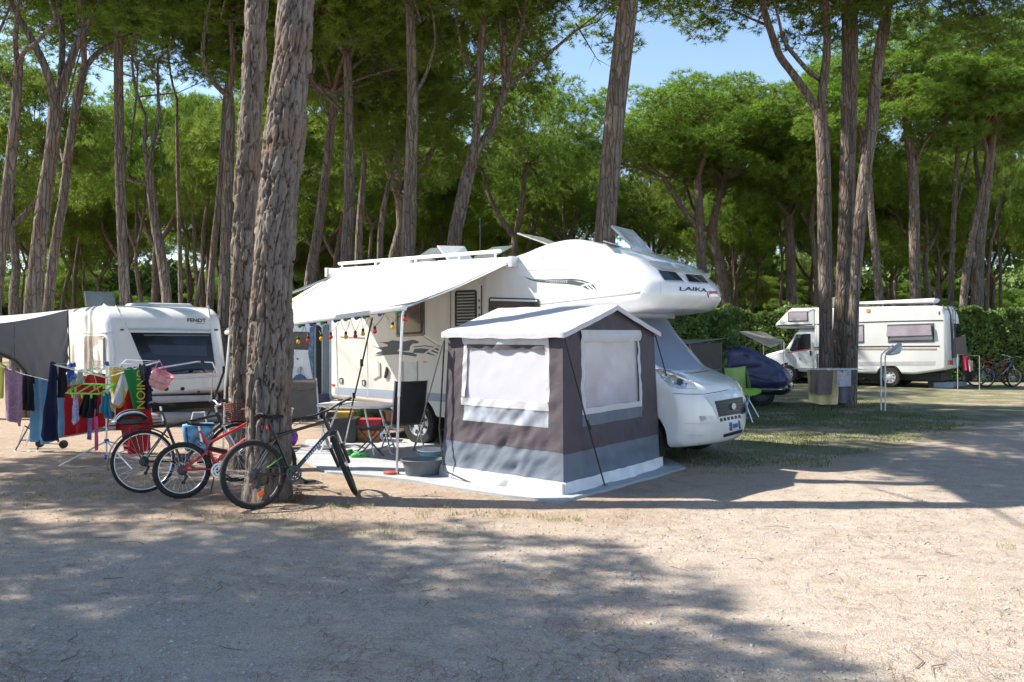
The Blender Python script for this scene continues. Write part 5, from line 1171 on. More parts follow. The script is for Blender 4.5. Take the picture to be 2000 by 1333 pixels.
    if detail:
        q = MB(); a = R_(-68); q.sheet(lambda u, v: rear + Vector((wr * .62 * math.cos(a + .34 * (u - .5)), .03, wr * .62 * math.sin(a + .34 * (u - .5)))) * 1 + Vector((0, .0, (v - .5) * .05)), 6, 3, .012); q.build('spoke_reflector', M('orange reflector', (.85, .20, .02), .3, transl=.3), root)
    if basket:
        m = MB(); bx = sm + Vector((.20, 0, .0))
        for i in range(9):
            z = -.20 + .025 * i; wv = .13 + .035 * i / 8; dd = .10 + .03 * i / 8
            pts = [Vector((dd * math.copysign(abs(math.cos(t)) ** .5, math.cos(t)), wv * math.copysign(abs(math.sin(t)) ** .5, math.sin(t)), z + .004 * math.sin(t * 16 + i * 3.1))) + bx for t in [2 * math.pi * j / 32 for j in range(32)]]; m.tube(pts, .009, 4, closed=True)
        for j in range(16):
            t = 2 * math.pi * j / 16; m.tube([bx + Vector((.10 * math.copysign(abs(math.cos(t)) ** .5, math.cos(t)), .13 * math.copysign(abs(math.sin(t)) ** .5, math.sin(t)), -.2)), bx + Vector((.13 * math.copysign(abs(math.cos(t)) ** .5, math.cos(t)), .165 * math.copysign(abs(math.sin(t)) ** .5, math.sin(t)), .01))], .005, 4)
        m.box(-.09, .09, -.12, .12, -.21, -.198, Matrix.Translation(bx)); o_ = m.build('basket', M('dark red wicker', (.13, .03, .022), .6, var=.4, vs=40), root); o_.matrix_local = Rm
    bpy.data.objects.remove(se); bpy.context.view_layer.update()
    inv = Matrix.Rotation(R_(lean), 4, 'X') @ Rm; lo = min((inv @ (fh + Vector((wr * math.cos(t), 0, wr * math.sin(t))))).z for t in [k_ * .1 for k_ in range(63)])
    root.rotation_euler = (R_(lean), math.atan2(lo, wb), R_(head))
    return root
def ks(root, x, y):
    k = MB(); k.tube([(x, .05, .26), (x - .02, .2, .01)], .008, 6); k.tube([(x - .02, .2, .01), (x + .03, .24, .005)], .008, 6); k.build('kickstand', DKGREY, root)
MTBK = M('satin black paint', (.02, .022, .022), .3, coat=.3); MTBB = M('blue black paint', (.022, .035, .06), .28, coat=.4); GREEN = M('acid green paint', (.16, .42, .03), .35)
REDP = M('red paint', (.55, .018, .02), .28, coat=.5); SILB = M('silver grey paint', (.45, .46, .48), .3, metal=.4)
g = G(500, 995)
b3 = bike('black mountain bike with blue down tube leaning on the thick pine', g.x, g.y, 42, -11, 58, .352, 1.1, MTBK, MTBB, .029, bar_w=.70, bar_z=.99, saddle_z=.93, rim=DKGREY, rise=.02, spk=DKGREY)
gm = MB(); gm.tube([(.30, -.064, .50), (.12, -.064, .40)], .0045, 5); gm.build('green_stripe', GREEN, b3); gm = MB(); gm.tube([(.425, -.03, .33), (.40, -.03, .41)], .014, 6); gm.build('green_stripe', GREEN, b3)
g = G(357, 974)
b2 = bike('red full suspension child bike between the two darker bikes', g.x, g.y, 33, -8, 4, .303, .98, REDP, REDP, .030, full_susp=True, bar_w=.58, bar_z=.93, saddle_z=.78, detail=False)
ks(b2, .36, 0)
g = G(283, 963)
b1 = bike('black city bike with mudguards, rear rack and wicker basket', g.x, g.y, 40, -8, -8, .35, 1.08, MTBK, MTBK, .020, knob=False, fender=True, bar_w=.56, bar_z=.97, saddle_z=.97, basket=True, detail=False)
def helmet():
    q = mat_of_b(b1, Vector((-.12, 0, .80))); root = empty('bike_helmet', q, R_(40), 'black and white vented helmet strapped on the rear rack', 'helmet')
    for k in range(7):
        a = (k - 3) * .24; m = MB(); m.sheet(lambda u, v: Vector((.16 * math.cos(math.pi * u), .105 * math.sin(a + (v - .5) * .17), .02 + .115 * math.sin(math.pi * u) * math.cos(a * 1.25 + (v - .5) * .17))), 18, 3, .02); m.build('shell_rib', BLACK if k % 2 == 0 else M('white helmet stripe', (.7, .7, .7), .35), root, 50)
    m = MB(); m.lathe([(.10, 0), (.125, .005), (.12, .045), (.10, .03)], 24, Matrix.Diagonal((1.3, .9, 1, 1)), caps=False); m.build('rim', BLACK, root)
    m = MB(); m.tube([(.1, -.08, .02), (.12, -.12, -.05), (.0, -.13, -.08)], .006, 4); m.build('chin_strap', BLACK, root)
def mat_of_b(o, p):
    return (Matrix.Translation(o.location) @ Matrix.Rotation(o.rotation_euler[2], 4, 'Z') @ Matrix.Rotation(o.rotation_euler[0], 4, 'X')) @ p
helmet()

# ================================================================== washing on lines
def cloth(name, label, cat, top, bot, d, mt, fold=.03, nf=4, seed=0, d2=None, flap=True, group='washing hung out to dry', nu=26, nv=18, nolab=False):
    """cloth hung from the line top=[(px,py)..] down to bot=[(px,py)..] at depth d"""
    tx = [p[0] for p in top]; s = np.linspace(0, 1, len(top)); sb = np.linspace(0, 1, len(bot)); d2 = d2 or d
    f = lambda arr, ss, u, k: float(np.interp(u, ss, [p[k] for p in arr]))
    o = P(top[0][0], top[0][1], d); o.z = 0
    def fn(u, v):
        u0 = u; dd = d + (d2 - d) * u; a = P(f(top, s, u, 0), f(top, s, u, 1), dd); b = P(f(bot, sb, u, 0), f(bot, sb, u, 1), dd); p = a.lerp(b, v); p.z += .02 * math.sin(u * math.pi * 4 + seed) * (1 - v) ** 3
        w_ = 1.35 * fold * (.25 + v) * (math.sin(u * nf * 6.28 + seed + .8 * noise.noise((u * 3, v * 2, seed))) + .6 * noise.noise((u * 6 + seed, v * 3, 0)))
        return p + Vector((w_ * .25, w_, .006 * noise.noise((u * 5, v * 5, seed + 3)))) - o
    m = MB(); m.sheet(fn, nu, nv, .005)
    if flap: m.sheet(lambda u, v: fn(u, v * .22) + Vector((0, .03 + .02 * v, 0)), nu, 4, .005)
    ob = m.build(name, mt, None, 70, None); ob.location = o
    return tag(ob, label, cat, group)
def fab(n, c, **k): return M(n, c, .85, var=k.pop('var', .12), vs=k.pop('vs', 6), bump=.2, bs=60, transl=k.pop('transl', .15), **k)
def leaf_towel():
    m = fab('lilac towel', (.27, .17, .27)); n, l = m.node_tree.nodes, m.node_tree.links; b = n['Principled BSDF']
    v = n.new('ShaderNodeTexVoronoi'); v.feature = 'DISTANCE_TO_EDGE'; v.inputs['Scale'].default_value = 9; tc = n.new('ShaderNodeTexCoord'); l.new(tc.outputs['Object'], v.inputs['Vector'])
    r = n.new('ShaderNodeMapRange'); r.inputs[1].default_value = .0; r.inputs[2].default_value = .06; l.new(v.outputs['Distance'], r.inputs[0])
    x = n.new('ShaderNodeMix'); x.data_type = 'RGBA'; x.inputs[6].default_value = (.45, .24, .30, 1); l.new(r.outputs[0], x.inputs[0]); l.new(b.inputs['Base Color'].links[0].from_socket, x.inputs[7]); l.new(x.outputs[2], b.inputs['Base Color']); return m
def rotary():
    g = G(208, 897); d = g.y; root = empty('rotary_dryer', g, 0, 'folding rotary clothes dryer with blue joints hung with washing', 'clothes dryer')
    K = lambda px, py, dd=d: P(px, py, dd) - g
    p = MB(); p.tube([K(208, 897), K(208, 708)], .013, 8); p.build('pole', ALU, root)
    for a, b, c in (((208, 862), (160, 888), (115, 912)), ((208, 862), (235, 885), (258, 918)), ((208, 862), (226, 870), (243, 878))):
        dd = [d, d - .25 * (c[1] > 900), d - .45 * (c[1] > 900) + .5 * (c[1] < 900)]
        m = MB(); q = G(c[0], c[1]) - g if c[1] > 900 else Vector((.35, .6, .01)); m.tube([K(208, 862), q + Vector((0, 0, .01))], .011, 6); m.build('foot', TRIMW, root)
        m = MB(); m.tube([K(208, 893), K(208, 862).lerp(q, .6)], .008, 6); m.build('foot_brace', TRIMW, root)
    JB = M('blue plastic joint', (.02, .07, .38), .4)
    for q in ((208, 862), (208, 893), (208, 711)): m = MB(); m.lathe([(.01, -.03), (.03, -.028), (.034, 0), (.03, .03), (.01, .032)], 10, Matrix.Translation(K(*q))); m.build('joint', JB, root)
    tips = [(313, 706, d + .1), (101, 712, d - .1), (247, 703, d + .75), (168, 722, d - .75)]
    for px, py, dd in tips: m = MB(); m.tube([K(208, 738), K(px, py, dd)], .010, 6); m.tube([K(208, 712), K(208 + (px - 208) * .45, 738 + (py - 738) * .45, d + (dd - d) * .45)], .006, 5); m.build('arm', TRIMW, root)
    ln = MB(); T = [K(*t) for t in (tips[0], tips[2], tips[1], tips[3])]; c0 = K(208, 738)
    for f in (1., .78, .56):
        for i in range(4): ln.tube([c0.lerp(T[i], f), c0.lerp(T[(i + 1) % 4], f)], .0025, 4)
    ln.build('lines', M('white line', (.7, .7, .7), .6), root)
rotary()
NAVY = fab('navy cotton', (.022, .022, .07)); RED = fab('red towelling', (.48, .012, .02), transl=.25); BLKC = fab('black cotton', (.012, .012, .014)); SKYB = fab('sky blue towelling', (.16, .36, .55)); TEAL = fab('teal swimwear', (.05, .27, .36)); YEL = fab('yellow cotton', (.70, .50, .03)); GRN = fab('green towelling', (.01, .22, .05)); WHT = fab('white cotton', (.72, .70, .70)); ORG = fab('coral cotton', (.75, .12, .06)); PINK = fab('pink cotton', (.75, .12, .28))
cloth('trousers', 'navy trousers hanging at the left of the rotary dryer', 'trousers', [(97, 709), (107, 710)], [(80, 828), (92, 862), (121, 864)], 11.9, NAVY, .05, 1.5, 1)
cloth('black_vest', 'black top with yellow straps beside the navy trousers', 'top', [(114, 714), (127, 716)], [(114, 775), (120, 778), (127, 770)], 11.95, BLKC, .03, 2, 2)
cloth('swimsuit', 'blue and white bikini bunched on the dryer line', 'swimwear', [(131, 712), (145, 711)], [(133, 740), (138, 746), (144, 738)], 12.0, fab('blue white print', (.08, .18, .62), var=.9, vs=22), .02, 2, 3)
cloth('white_socks', 'pale grey underwear next to the blue bikini', 'underwear', [(129, 735), (164, 722)], [(129, 756), (164, 748)], 12.1, fab('pale grey cotton', (.52, .54, .56)), .03, 3, 4)
cloth('red_towel', 'big red towel behind the green clip hanger', 'towel', [(128, 730), (165, 733), (206, 728)], [(130, 851), (165, 846), (207, 832)], 12.7, RED, .03, 2.5, 5)
cloth('red_towel', 'red towel behind the green one at the right of the dryer', 'towel', [(222, 722), (258, 718), (276, 720)], [(228, 840), (262, 855), (295, 830)], 12.55, RED, .035, 2.2, 6)
cloth('red_shorts', 'bright red rounded cloth seen through the city bike wheel', 'cloth', [(233, 806), (293, 838)], [(240, 880), (258, 888), (294, 880)], 12.3, RED, .02, 1.4, 7)
cloth('sports_shirt', 'yellow, red and white sports shirt on the dryer', 'shirt', [(213, 721), (238, 718)], [(216, 795), (234, 797), (250, 770)], 12.1, YEL, .025, 1.6, 8)
cloth('white_shirt', 'white panel shirt with red edge over the yellow one', 'shirt', [(238, 728), (250, 742)], [(216, 785), (232, 794), (252, 760)], 12.06, WHT, .015, 1.2, 9, flap=False)
sc_ = cloth('fan_scarf', 'long green towel with yellow lettering on the dryer', 'towel', [(241, 719), (276, 721)], [(263, 801), (270, 808), (277, 804)], 12.0, GRN, .012, 1.2, 10)
tb = bpy.data.curves.new('lettering', 'FONT'); tb.body = 'UNION'; tb.size = .17; tb.extrude = .002; to = bpy.data.objects.new('lettering', tb); COL.objects.link(to); bpy.context.view_layer.update()
tm = bpy.data.meshes.new_from_object(to.evaluated_get(bpy.context.evaluated_depsgraph_get())); bpy.data.objects.remove(to); tm.materials.clear(); tm.materials.append(YEL); tm.transform(Matrix.Rotation(R_(-86), 4, 'Y') @ Matrix.Rotation(R_(90), 4, 'X')); to = link('lettering', tm, sc_, P(267, 722, 11.955) - sc_.location); to.rotation_euler = (0, R_(172), 0); to.rotation_euler = (0, 0, 0); tm.transform(Matrix.Rotation(R_(176), 4, 'Y'))
cloth('dark_shorts', 'dark navy shorts at the right end of the dryer', 'shorts', [(276, 722), (291, 716)], [(282, 800), (296, 798)], 12.3, NAVY, .02, 1.5, 11)
cloth('black_skirt', 'black ruffled skirt clipped under the green hanger', 'skirt', [(165, 771), (188, 771)], [(155, 812), (172, 818), (196, 812)], 11.7, BLKC, .035, 3, 12)
cloth('striped_scarf', 'lilac striped cloth hanging from the green hanger', 'cloth', [(143, 770), (151, 770)], [(139, 826), (147, 830), (155, 815)], 11.65, fab('lilac stripe', (.45, .42, .62), var=.6, vs=30), .015, 1.5, 13, flap=False)
cloth('coral_top', 'coral top hanging from the green hanger', 'top', [(152, 769), (166, 769)], [(153, 795), (163, 792)], 11.75, ORG, .02, 2, 14)
cloth('teal_bikini', 'teal bikini bunched beside the dryer pole', 'swimwear', [(198, 768), (214, 768)], [(197, 800), (208, 818), (219, 815)], 11.7, TEAL, .03, 2.5, 15)
cloth('patterned_tie', 'thin patterned strap dangling below the black skirt', 'strap', [(173, 816), (180, 816)], [(171, 858), (178, 860)], 11.7, fab('patterned strap', (.22, .18, .42), var=.8, vs=40), .012, 1.5, 16, flap=False)
cloth('pink_tie', 'thin pink strap dangling near the dryer pole', 'strap', [(184, 800), (191, 800)], [(187, 880), (190, 880)], 11.72, PINK, .01, 1.5, 17, flap=False)
cloth('flip_flop_pair', 'black and white sandal clipped beside the green towel', 'sandal', [(271, 713), (285, 711)], [(276, 744), (283, 744)], 11.9, fab('black white sandal', (.05, .05, .06), var=.9, vs=14), .006, 1, 18, flap=False)
def clip_hanger():
    o = P(177, 760, 11.7); root = empty('clip_hanger', o, 0, 'green plastic clip hanger on the rotary dryer', 'hanger'); GP = M('lime plastic', (.22, .62, .08), .4)
    m = MB(); q = [Vector((-.28, -.12, -.05)), Vector((.2, -.16, -.06)), Vector((.28, .12, .05)), Vector((-.2, .16, .06))]
    m.tube(q, .011, 6, closed=True); m.tube([q[0].lerp(q[1], .33), q[3].lerp(q[2], .33)], .009, 6); m.tube([q[0].lerp(q[1], .66), q[3].lerp(q[2], .66)], .009, 6); m.build('frame', GP, root)
    s = MB(); [s.tube([v, Vector((.02, 0, .30))], .004, 4) for v in q]; s.tube(bez(Vector((.02, 0, .30)), Vector((.08, 0, .42)), Vector((.0, 0, .40)), 5), .006, 5); s.build('hook', GP, root)
    for i in range(10):
        v = q[i % 4].lerp(q[(i + 1) % 4], .2 + .07 * i); c = MB(); c.box(-.012, .012, -.006, .006, -.06, .01, Matrix.Translation(v)); c.build('clip', GP, root)
clip_hanger()
def pink_basket():
    o = P(314, 740, 12.2); root = empty('peg_basket', o, 0, 'pink mesh peg basket hanging from the dryer arm', 'basket'); PK = M('pink mesh plastic', (.80, .22, .30), .4, transl=.2); PM = M('pink net', (.80, .45, .48), .5, alpha=.65)
    m = MB(); rm = Matrix.Rotation(R_(28), 4, 'Y'); m.lathe([(.10, -.13), (.13, -.10), (.155, .06), (.16, .085)], 20, rm, caps=False); m.build('net', PM, root)
    r = MB()
    for z, rr_ in ((-.13, .10), (-.03, .143), (.085, .162)): r.tube([rm @ Vector((rr_ * math.cos(t), rr_ * math.sin(t), z)) for t in [2 * math.pi * j / 20 for j in range(20)]], .009, 5, closed=True)
    r.tube([rm @ Vector((-.1, -.10, .08)), Vector((-.03, 0, .27)), rm @ Vector((.02, .12, .08))], .008, 5)
    for j in range(8): t = j * .785; r.tube([rm @ Vector((.10 * math.cos(t), .10 * math.sin(t), -.13)), rm @ Vector((.16 * math.cos(t), .16 * math.sin(t), .085))], .006, 4)
    r.build('frame', PK, root)
pink_basket()
# second line at the left edge
wl = MB(); o = P(0, 712, 12.6); wl.tube([P(-60, 694, 12.8) - o, P(45, 731, 12.4) - o, P(103, 745, 12.1) - o], .005, 5); tag(wl.build('washing_line', M('white line', (.7, .7, .7), .6)), 'white washing line running to the dryer from the left edge', 'washing line').location = o
cloth('lilac_towel', 'lilac towel with a leaf pattern at the left edge', 'towel', [(9, 720), (30, 726), (46, 732)], [(8, 818), (28, 826), (43, 833)], 12.45, leaf_towel(), .02, 1.5, 21)
cloth('black_shirt', 'black garment hanging next to the lilac towel', 'shirt', [(44, 733), (65, 737)], [(46, 800), (64, 804)], 12.4, BLKC, .03, 2, 22)
cloth('blue_towel', 'sky blue towel behind the navy trousers', 'towel', [(62, 738), (84, 742), (128, 742)], [(62, 862), (90, 868), (130, 850)], 12.75, SKYB, .03, 2.5, 23)
cloth('striped_windbreak', 'yellow and green striped cloth at the far left edge', 'windbreak', [(-30, 708), (10, 712)], [(-30, 780), (10, 778)], 13.2, fab('yellow green stripe', (.50, .48, .10), var=.5, vs=3, stretch=(6, 1, .3)), .02, 1, 24)
def stool():
    o = G(80, 882); root = empty('folding_trolley', o, 0, 'folding trolley frame with two small wheels under the washing', 'trolley'); K = lambda px, py, dd=o.y: P(px, py, dd) - o
    for nm, q in (('leg', [(30, 880), (62, 822)]), ('leg', [(48, 832), (82, 852), (72, 882)]), ('leg', [(72, 878), (92, 845)])):
        m = MB(); m.tube([K(a, b, o.y + .1 * i) for i, (a, b) in enumerate(q)], .012, 6); m.build(nm, DKGREY, root)
    for nm, q in (('frame', [(33, 872), (46, 835)]), ('frame', [(50, 872), (60, 840)])): m = MB(); m.tube([K(a, b) for a, b in q], .012, 6); m.build(nm, ALU, root)
    m = MB(); m.tube([K(28, 882), K(76, 883)], .012, 6); m.build('base_bar', TRIMW, root); m = MB(); m.tube([K(78, 866), K(124, 868)], .009, 6); m.build('axle', DKGREY, root)
    for q in ((78, 866), (124, 868)):
        m = MB(); m.lathe([(.01, -.025), (.06, -.022), (.066, 0), (.06, .022), (.01, .025)], 20, Matrix.Translation(K(*q)) @ Matrix.Rotation(R_(75), 4, 'X')); m.build('wheel', RUBBER, root)
stool()
# ================================================================== camp furniture under the awning
MESHF = M('grey textilene', (.19, .18, .175), .75, var=.1, vs=8, bump=.3, bs=200, transl=.1); DKM = M('black mesh fabric', (.03, .03, .032), .75, var=.2, alpha=.93)
def camp_chair(label, p, rz, fabm, hi=1.06):
    root = empty('camping_chair', p, R_(rz), label, 'chair', 'camping chairs under the awning')
    for s in (-.27, .27):
        m = MB(); m.tube([(-.28, s, .02), (-.20, s, .05), (.22, s, .64)], .013, 7); m.build('leg', ALU, root); m = MB(); m.tube([(.28, s, .02), (.2, s, .05), (-.20, s, .44)], .013, 7); m.build('leg', ALU, root)
        m = MB(); m.tube([(-.20, s * .93, .40), (-.27, s * .93, .75), (-.36, s * .93, hi + .05)], .013, 7); m.build('back_post', ALU, root)
        m = MB(); m.pill(rnd_poly([(-.28, .63, .01), (.24, .63, .01), (.25, .655, .01), (-.28, .655, .01)]), s - .03, s + .03, .012, 2); m.build('armrest', M('grey armrest', (.35, .36, .38), .5), root)
    for x in (-.28, .28): m = MB(); m.tube([(x, -.27, .02), (x, .27, .02)], .012, 6); m.build('foot_bar', ALU, root)
    m = MB(); m.sheet(lambda u, v: Vector((-.20 + .46 * v, -.25 + .5 * u, .43 + .02 * v - .03 * math.sin(math.pi * u) * math.sin(math.pi * v))), 10, 10, .006); m.build('seat', fabm, root)
    m = MB(); m.sheet(lambda u, v: Vector((-.21 - .15 * v + .05 * math.sin(math.pi * u) * (-1), -.25 + .5 * u, .46 + (hi - .42) * v)), 10, 14, .006); m.build('backrest', fabm, root)
    m = MB(); m.sheet(lambda u, v: Vector((-.33 - .02 * v - .02 * math.sin(math.pi * u) + .035 * math.sin(math.pi * v), -.23 + .46 * u, hi - .13 + .15 * v)), 10, 6, .02); m.build('headrest', fabm, root)
    return root
q = G(592, 880); camp_chair('grey textilene camping chair at the left of the table', q + Vector((0, .2, 0)), -62, MESHF, 1.02)
q = G(785, 886); camp_chair('black mesh high backed camping chair at the right of the table', q + Vector((0, .1, 0)), 118, DKM, 1.05)
def camp_table():
    g = G(700, 884); root = empty('camping_table', g, R_(-20), 'white oval camping table on folding metal legs under the awning', 'table')
    m = MB(); n = 40; pr = [(.6 * math.copysign(abs(math.cos(t)) ** .6, math.cos(t)), .4 * math.copysign(abs(math.sin(t)) ** .6, math.sin(t))) for t in [2 * math.pi * i / n for i in range(n)]]
    m.add([(x, y, .70) for x, y in pr] + [(x * 1.02, y * 1.02, .715) for x, y in pr] + [(x, y, .73) for x, y in pr], [tuple(range(n - 1, -1, -1)), tuple(range(2 * n, 3 * n))] + [(i + k * n, (i + 1) % n + k * n, (i + 1) % n + (k + 1) * n, i + (k + 1) * n) for k in (0, 1) for i in range(n)]); m.build('table_top', M('white table laminate', (.72, .72, .70), .35), root, 30)
    for sx in (-1, 1):
        for sy in (-1, 1): m = MB(); m.tube([(sx * .22, sy * .2, .70), (sx * .45, sy * .33, .02), (sx * .5, sy * .34, .015)], .014, 7); m.build('leg', ALU, root)
        m = MB(); m.tube([(sx * .42, -.31, .1), (sx * .42, .31, .1)], .011, 6); m.build('cross_bar', ALU, root)
camp_table()
def stool2():
    g = G(722, 892); root = empty('folding_stool', g, R_(15), 'dark folding stool frame tucked under the camping table', 'stool')
    for s in (-.18, .18):
        for a in (-1, 1): m = MB(); m.tube([(a * .2, s, .01), (-a * .2, s, .44)], .011, 6); m.build('leg', DKGREY, root)
    m = MB(); m.sheet(lambda u, v: Vector((-.2 + .4 * u, -.19 + .38 * v, .44 - .03 * math.sin(math.pi * u))), 8, 6, .006); m.build('seat', DKM, root)
stool2()
def tub(name, label, cat, p, r0, r1, h, mt, ell=1., rim=True, n=28, grp=None):
    root = empty(name, p, 0, label, cat, grp); m = MB(); D = Matrix.Diagonal((ell, 1, 1, 1))
    m.lathe([(.001, 0), (r0, 0), (r0 * 1.02, .01), (r1, h), (r1 * 1.06, h), (r1 * 1.06, h - .012), (r1 * 1.0, h - .012), (r1 * .97, h - .005), (r0 * .96, .014), (.001, .014)], n, D, caps=False); m.build('bowl', mt, root)
    if rim: m = MB(); m.tube([D @ Vector((r1 * 1.05 * math.cos(t), r1 * 1.05 * math.sin(t), h)) for t in [2 * math.pi * j / n for j in range(n)]], .008, 6, closed=True); m.build('rim', mt, root)
    return root
q = G(822, 936); tub('wash_bowl', 'dark grey oval washing up bowl beside the tent', 'bowl', q + Vector((0, .15, .03)), .16, .205, .19, M('slate grey plastic', (.10, .115, .125), .5, var=.08), 1.25)
q = G(838, 912); tub('basin', 'white rimmed blue basin behind the grey washing up bowl', 'basin', q + Vector((0, .3, .05)), .13, .18, .10, M('blue basin plastic', (.10, .32, .42), .4), 1.0); tub('basin', 'white basin stacked on the blue one by the tent', 'basin', q + Vector((0, .3, .13)), .13, .185, .06, M('white basin plastic', (.70, .72, .73), .4), 1.0)
def clog(label, p, rz):
    root = empty('clog', p, R_(rz), label, 'shoe', 'green clogs on the groundsheet'); GC = M('green foam', (.03, .35, .06), .6)
    m = MB(); pr = [(.13 * math.cos(t) , (.045 + .008 * math.cos(t)) * math.sin(t)) for t in [2 * math.pi * i / 24 for i in range(24)]]
    m.add([(x, y, 0) for x, y in pr] + [(x * 1.02, y * 1.05, .022) for x, y in pr], [tuple(range(23, -1, -1)), tuple(range(24, 48))] + [(i, (i + 1) % 24, (i + 1) % 24 + 24, i + 24) for i in range(24)]); m.build('sole', GC, root)
    m = MB(); m.sheet(lambda u, v: Vector((.01 + .115 * u, .047 * math.cos(math.pi * v) * (1 - .6 * u ** 3), .02 + .055 * math.sin(math.pi * v) * (1 - u * u * .75))), 8, 10, .006); m.build('upper', GC, root)
    m = MB(); m.tube([(.02, .048, .035), (-.08, .045, .07), (-.125, 0, .075), (-.08, -.045, .07), (.02, -.048, .035)], .007, 5); m.build('strap', GC, root)
clog('green clog lying nearer the bike on the groundsheet', G(688, 893) + Vector((0, 0, .035)), 165); clog('green clog lying nearer the awning leg on the groundsheet', G(703, 898) + Vector((0, 0, .035)), 190)
def flat_toy(label, p, col, rz=0):
    m = MB(); pr = [(.10 * math.cos(t), .045 * math.sin(t) + .02 * math.cos(2 * t)) for t in [2 * math.pi * i / 20 for i in range(20)]]; m.add([(x, y, 0) for x, y in pr] + [(x, y, .025) for x, y in pr] + [(x * .7, y * .7, .04) for x, y in pr], [tuple(range(19, -1, -1)), tuple(range(40, 60))] + [(i + k * 20, (i + 1) % 20 + k * 20, (i + 1) % 20 + (k + 1) * 20, i + (k + 1) * 20) for k in (0, 1) for i in range(20)])
    o = m.build('rubber_sandal', col, None); o.location = p; o.rotation_euler = (0, 0, rz); tag(o, label, 'sandal')
flat_toy('dull red rubber sandal lying at the edge of the groundsheet', G(764, 931) + Vector((0, 0, .03)), M('dull red rubber', (.40, .05, .03), .6))
def crate(name, label, p, sx, sy, h, mt, rz=0):
    root = empty(name, p, rz, label, 'box'); m = MB()
    m.box(-sx, sx, -sy, sy, 0, .012)
    for a in (-1, 1): m.box(a * sx - .008, a * sx + .008, -sy, sy, 0, h); m.box(-sx, sx, a * sy - .008, a * sy + .008, 0, h - .004)
    m.build('box_body', mt, root, 0); m = MB(); m.box(-sx - .02, sx + .02, -sy - .02, sy + .02, h - .03, h + .012); m.build('lid', mt, root, 0)
crate('storage_box', 'red storage box on the ground behind the table', G(712, 868) + Vector((0, .3, .22)), .22, .14, .15, M('red crate plastic', (.38, .03, .04), .45)); crate('storage_box', 'orange and yellow box under the red one', G(712, 868) + Vector((0, .3, .02)), .2, .14, .17, M('orange print', (.45, .18, .05), .5, var=.6, vs=9)); crate('storage_box', 'yellow box standing left under the table', G(645, 872) + Vector((.15, .4, .42)), .11, .1, .08, M('yellow plastic', (.55, .36, .05), .45)); crate('storage_box', 'low dark box carrying the yellow one', G(645, 872) + Vector((.15, .4, .02)), .2, .16, .38, M('dark crate', (.05, .06, .07), .5))
def leafy(label, p, r, h, n=260, seed=0, name='potted_plant'):
    root = empty(name, p, 0, label, 'plant'); t = MB(); t.lathe([(.001, 0), (r * .6, 0), (r * .8, h * .35), (r * .75, h * .35), (r * .5, .02)], 16, caps=False); t.build('pot', M('terracotta', (.35, .14, .07), .8), root)
    rr_ = np.random.default_rng(seed); d = rr_.normal(size=(n, 3)); d[:, 2] = abs(d[:, 2]); d /= np.linalg.norm(d, axis=1)[:, None]; C = d * r * (.4 + .8 * rr_.random((n, 1))) + np.array([0, 0, h * .4]); s = rr_.normal(size=(n, 3)); s /= np.linalg.norm(s, axis=1)[:, None]
    V = np.stack([C - s * .02, C + d * .05, C + s * .02], 1).reshape(-1, 3); link('foliage', np_mesh('foliage', V, np.arange(3 * n).reshape(-1, 3), M('herb leaves', (.06, .16, .03), .6, transl=.3)), root)
leafy('leafy potted herb under the table near the bike', G(695, 862) + Vector((0, .6, 0)), .17, .62, seed=2); leafy('leafy potted herb behind the black chair', G(757, 864) + Vector((0, .5, .3)), .15, .5, seed=4)
def ball():
    m = MB(); m.lathe([(.001, -.16)] + [(.16 * math.cos(t), .16 * math.sin(t)) for t in [-1.3, -1, -.6, -.2, .2, .6, 1, 1.3]] + [(.001, .16)], 24); o = m.build('ball', M('purple ball', (.22, .05, .42), .4), None, 60); o.location = P(562, 790, 13.2); o.location.z = .16; tag(o, 'purple ball behind the grey camping chair', 'ball')
ball()
def cable_reel():
    p = G(760, 868); root = empty('cable_ring', p, 0, 'blue white coiled cable ring by the motorhome wheel', 'cable'); m = MB(); CBL = M('blue white cable', (.35, .42, .62), .5)
    for k in range(4): m.tube([Vector((.14 * math.cos(t) * (1 - .06 * k), .02 * k, .15 + .13 * math.sin(t))) for t in [2 * math.pi * i / 24 for i in range(24)]], .007, 5, closed=True)
    m.build('coil', CBL, root)
cable_reel()
def strap(label, a, b, mt, r=.012):
    m = MB(); a, b = Vector(a), Vector(b); o = b.copy(); pts = [a.lerp(b, i / 8) + Vector((0, 0, -.03 * math.sin(math.pi * i / 8))) for i in range(9)]; m.tube([p - o for p in pts], r, 5); m.box(-.02, .02, -.012, .012, -.05, .05, Matrix.Translation(a.lerp(b, .3) - o)); m.box(-.02, .02, -.012, .012, -.04, .04, Matrix.Translation(a.lerp(b, .55) - o))
    t = m.build('storm_strap', mt, None); t.location = o; tag(t, label, 'strap', 'storm straps of the awning')
STRP = M('black webbing', (.02, .02, .022), .7)
wp = MW @ B0.lerp(B1, .80); strap('black storm strap from the awning bar down behind the handlebar', P(727, 622, 10.75), G(668, 872), STRP); strap('black storm strap from the awning corner down behind the wicker basket', P(462, 655, 12.75), G(383, 872), STRP, .018)
def beach_bag():
    p = G(388, 880); root = empty('beach_bag', p, R_(20), 'blue and white patterned bag behind the red bike', 'bag'); BG = M('blue white print bag', (.12, .33, .62), .6, var=.8, vs=7)
    m = MB(); m.pill(rnd_poly([(-.2, 0, .05), (.2, 0, .05), (.24, .42, .05), (-.24, .42, .05)]), -.1, .1, .07, 4); m.build('bag_body', BG, root)
    for s in (-.06, .06): m = MB(); m.tube([(-.12, s, .40), (-.08, s, .58), (.08, s, .58), (.12, s, .40)], .01, 5); m.build('handle', TRIMW, root)
beach_bag()
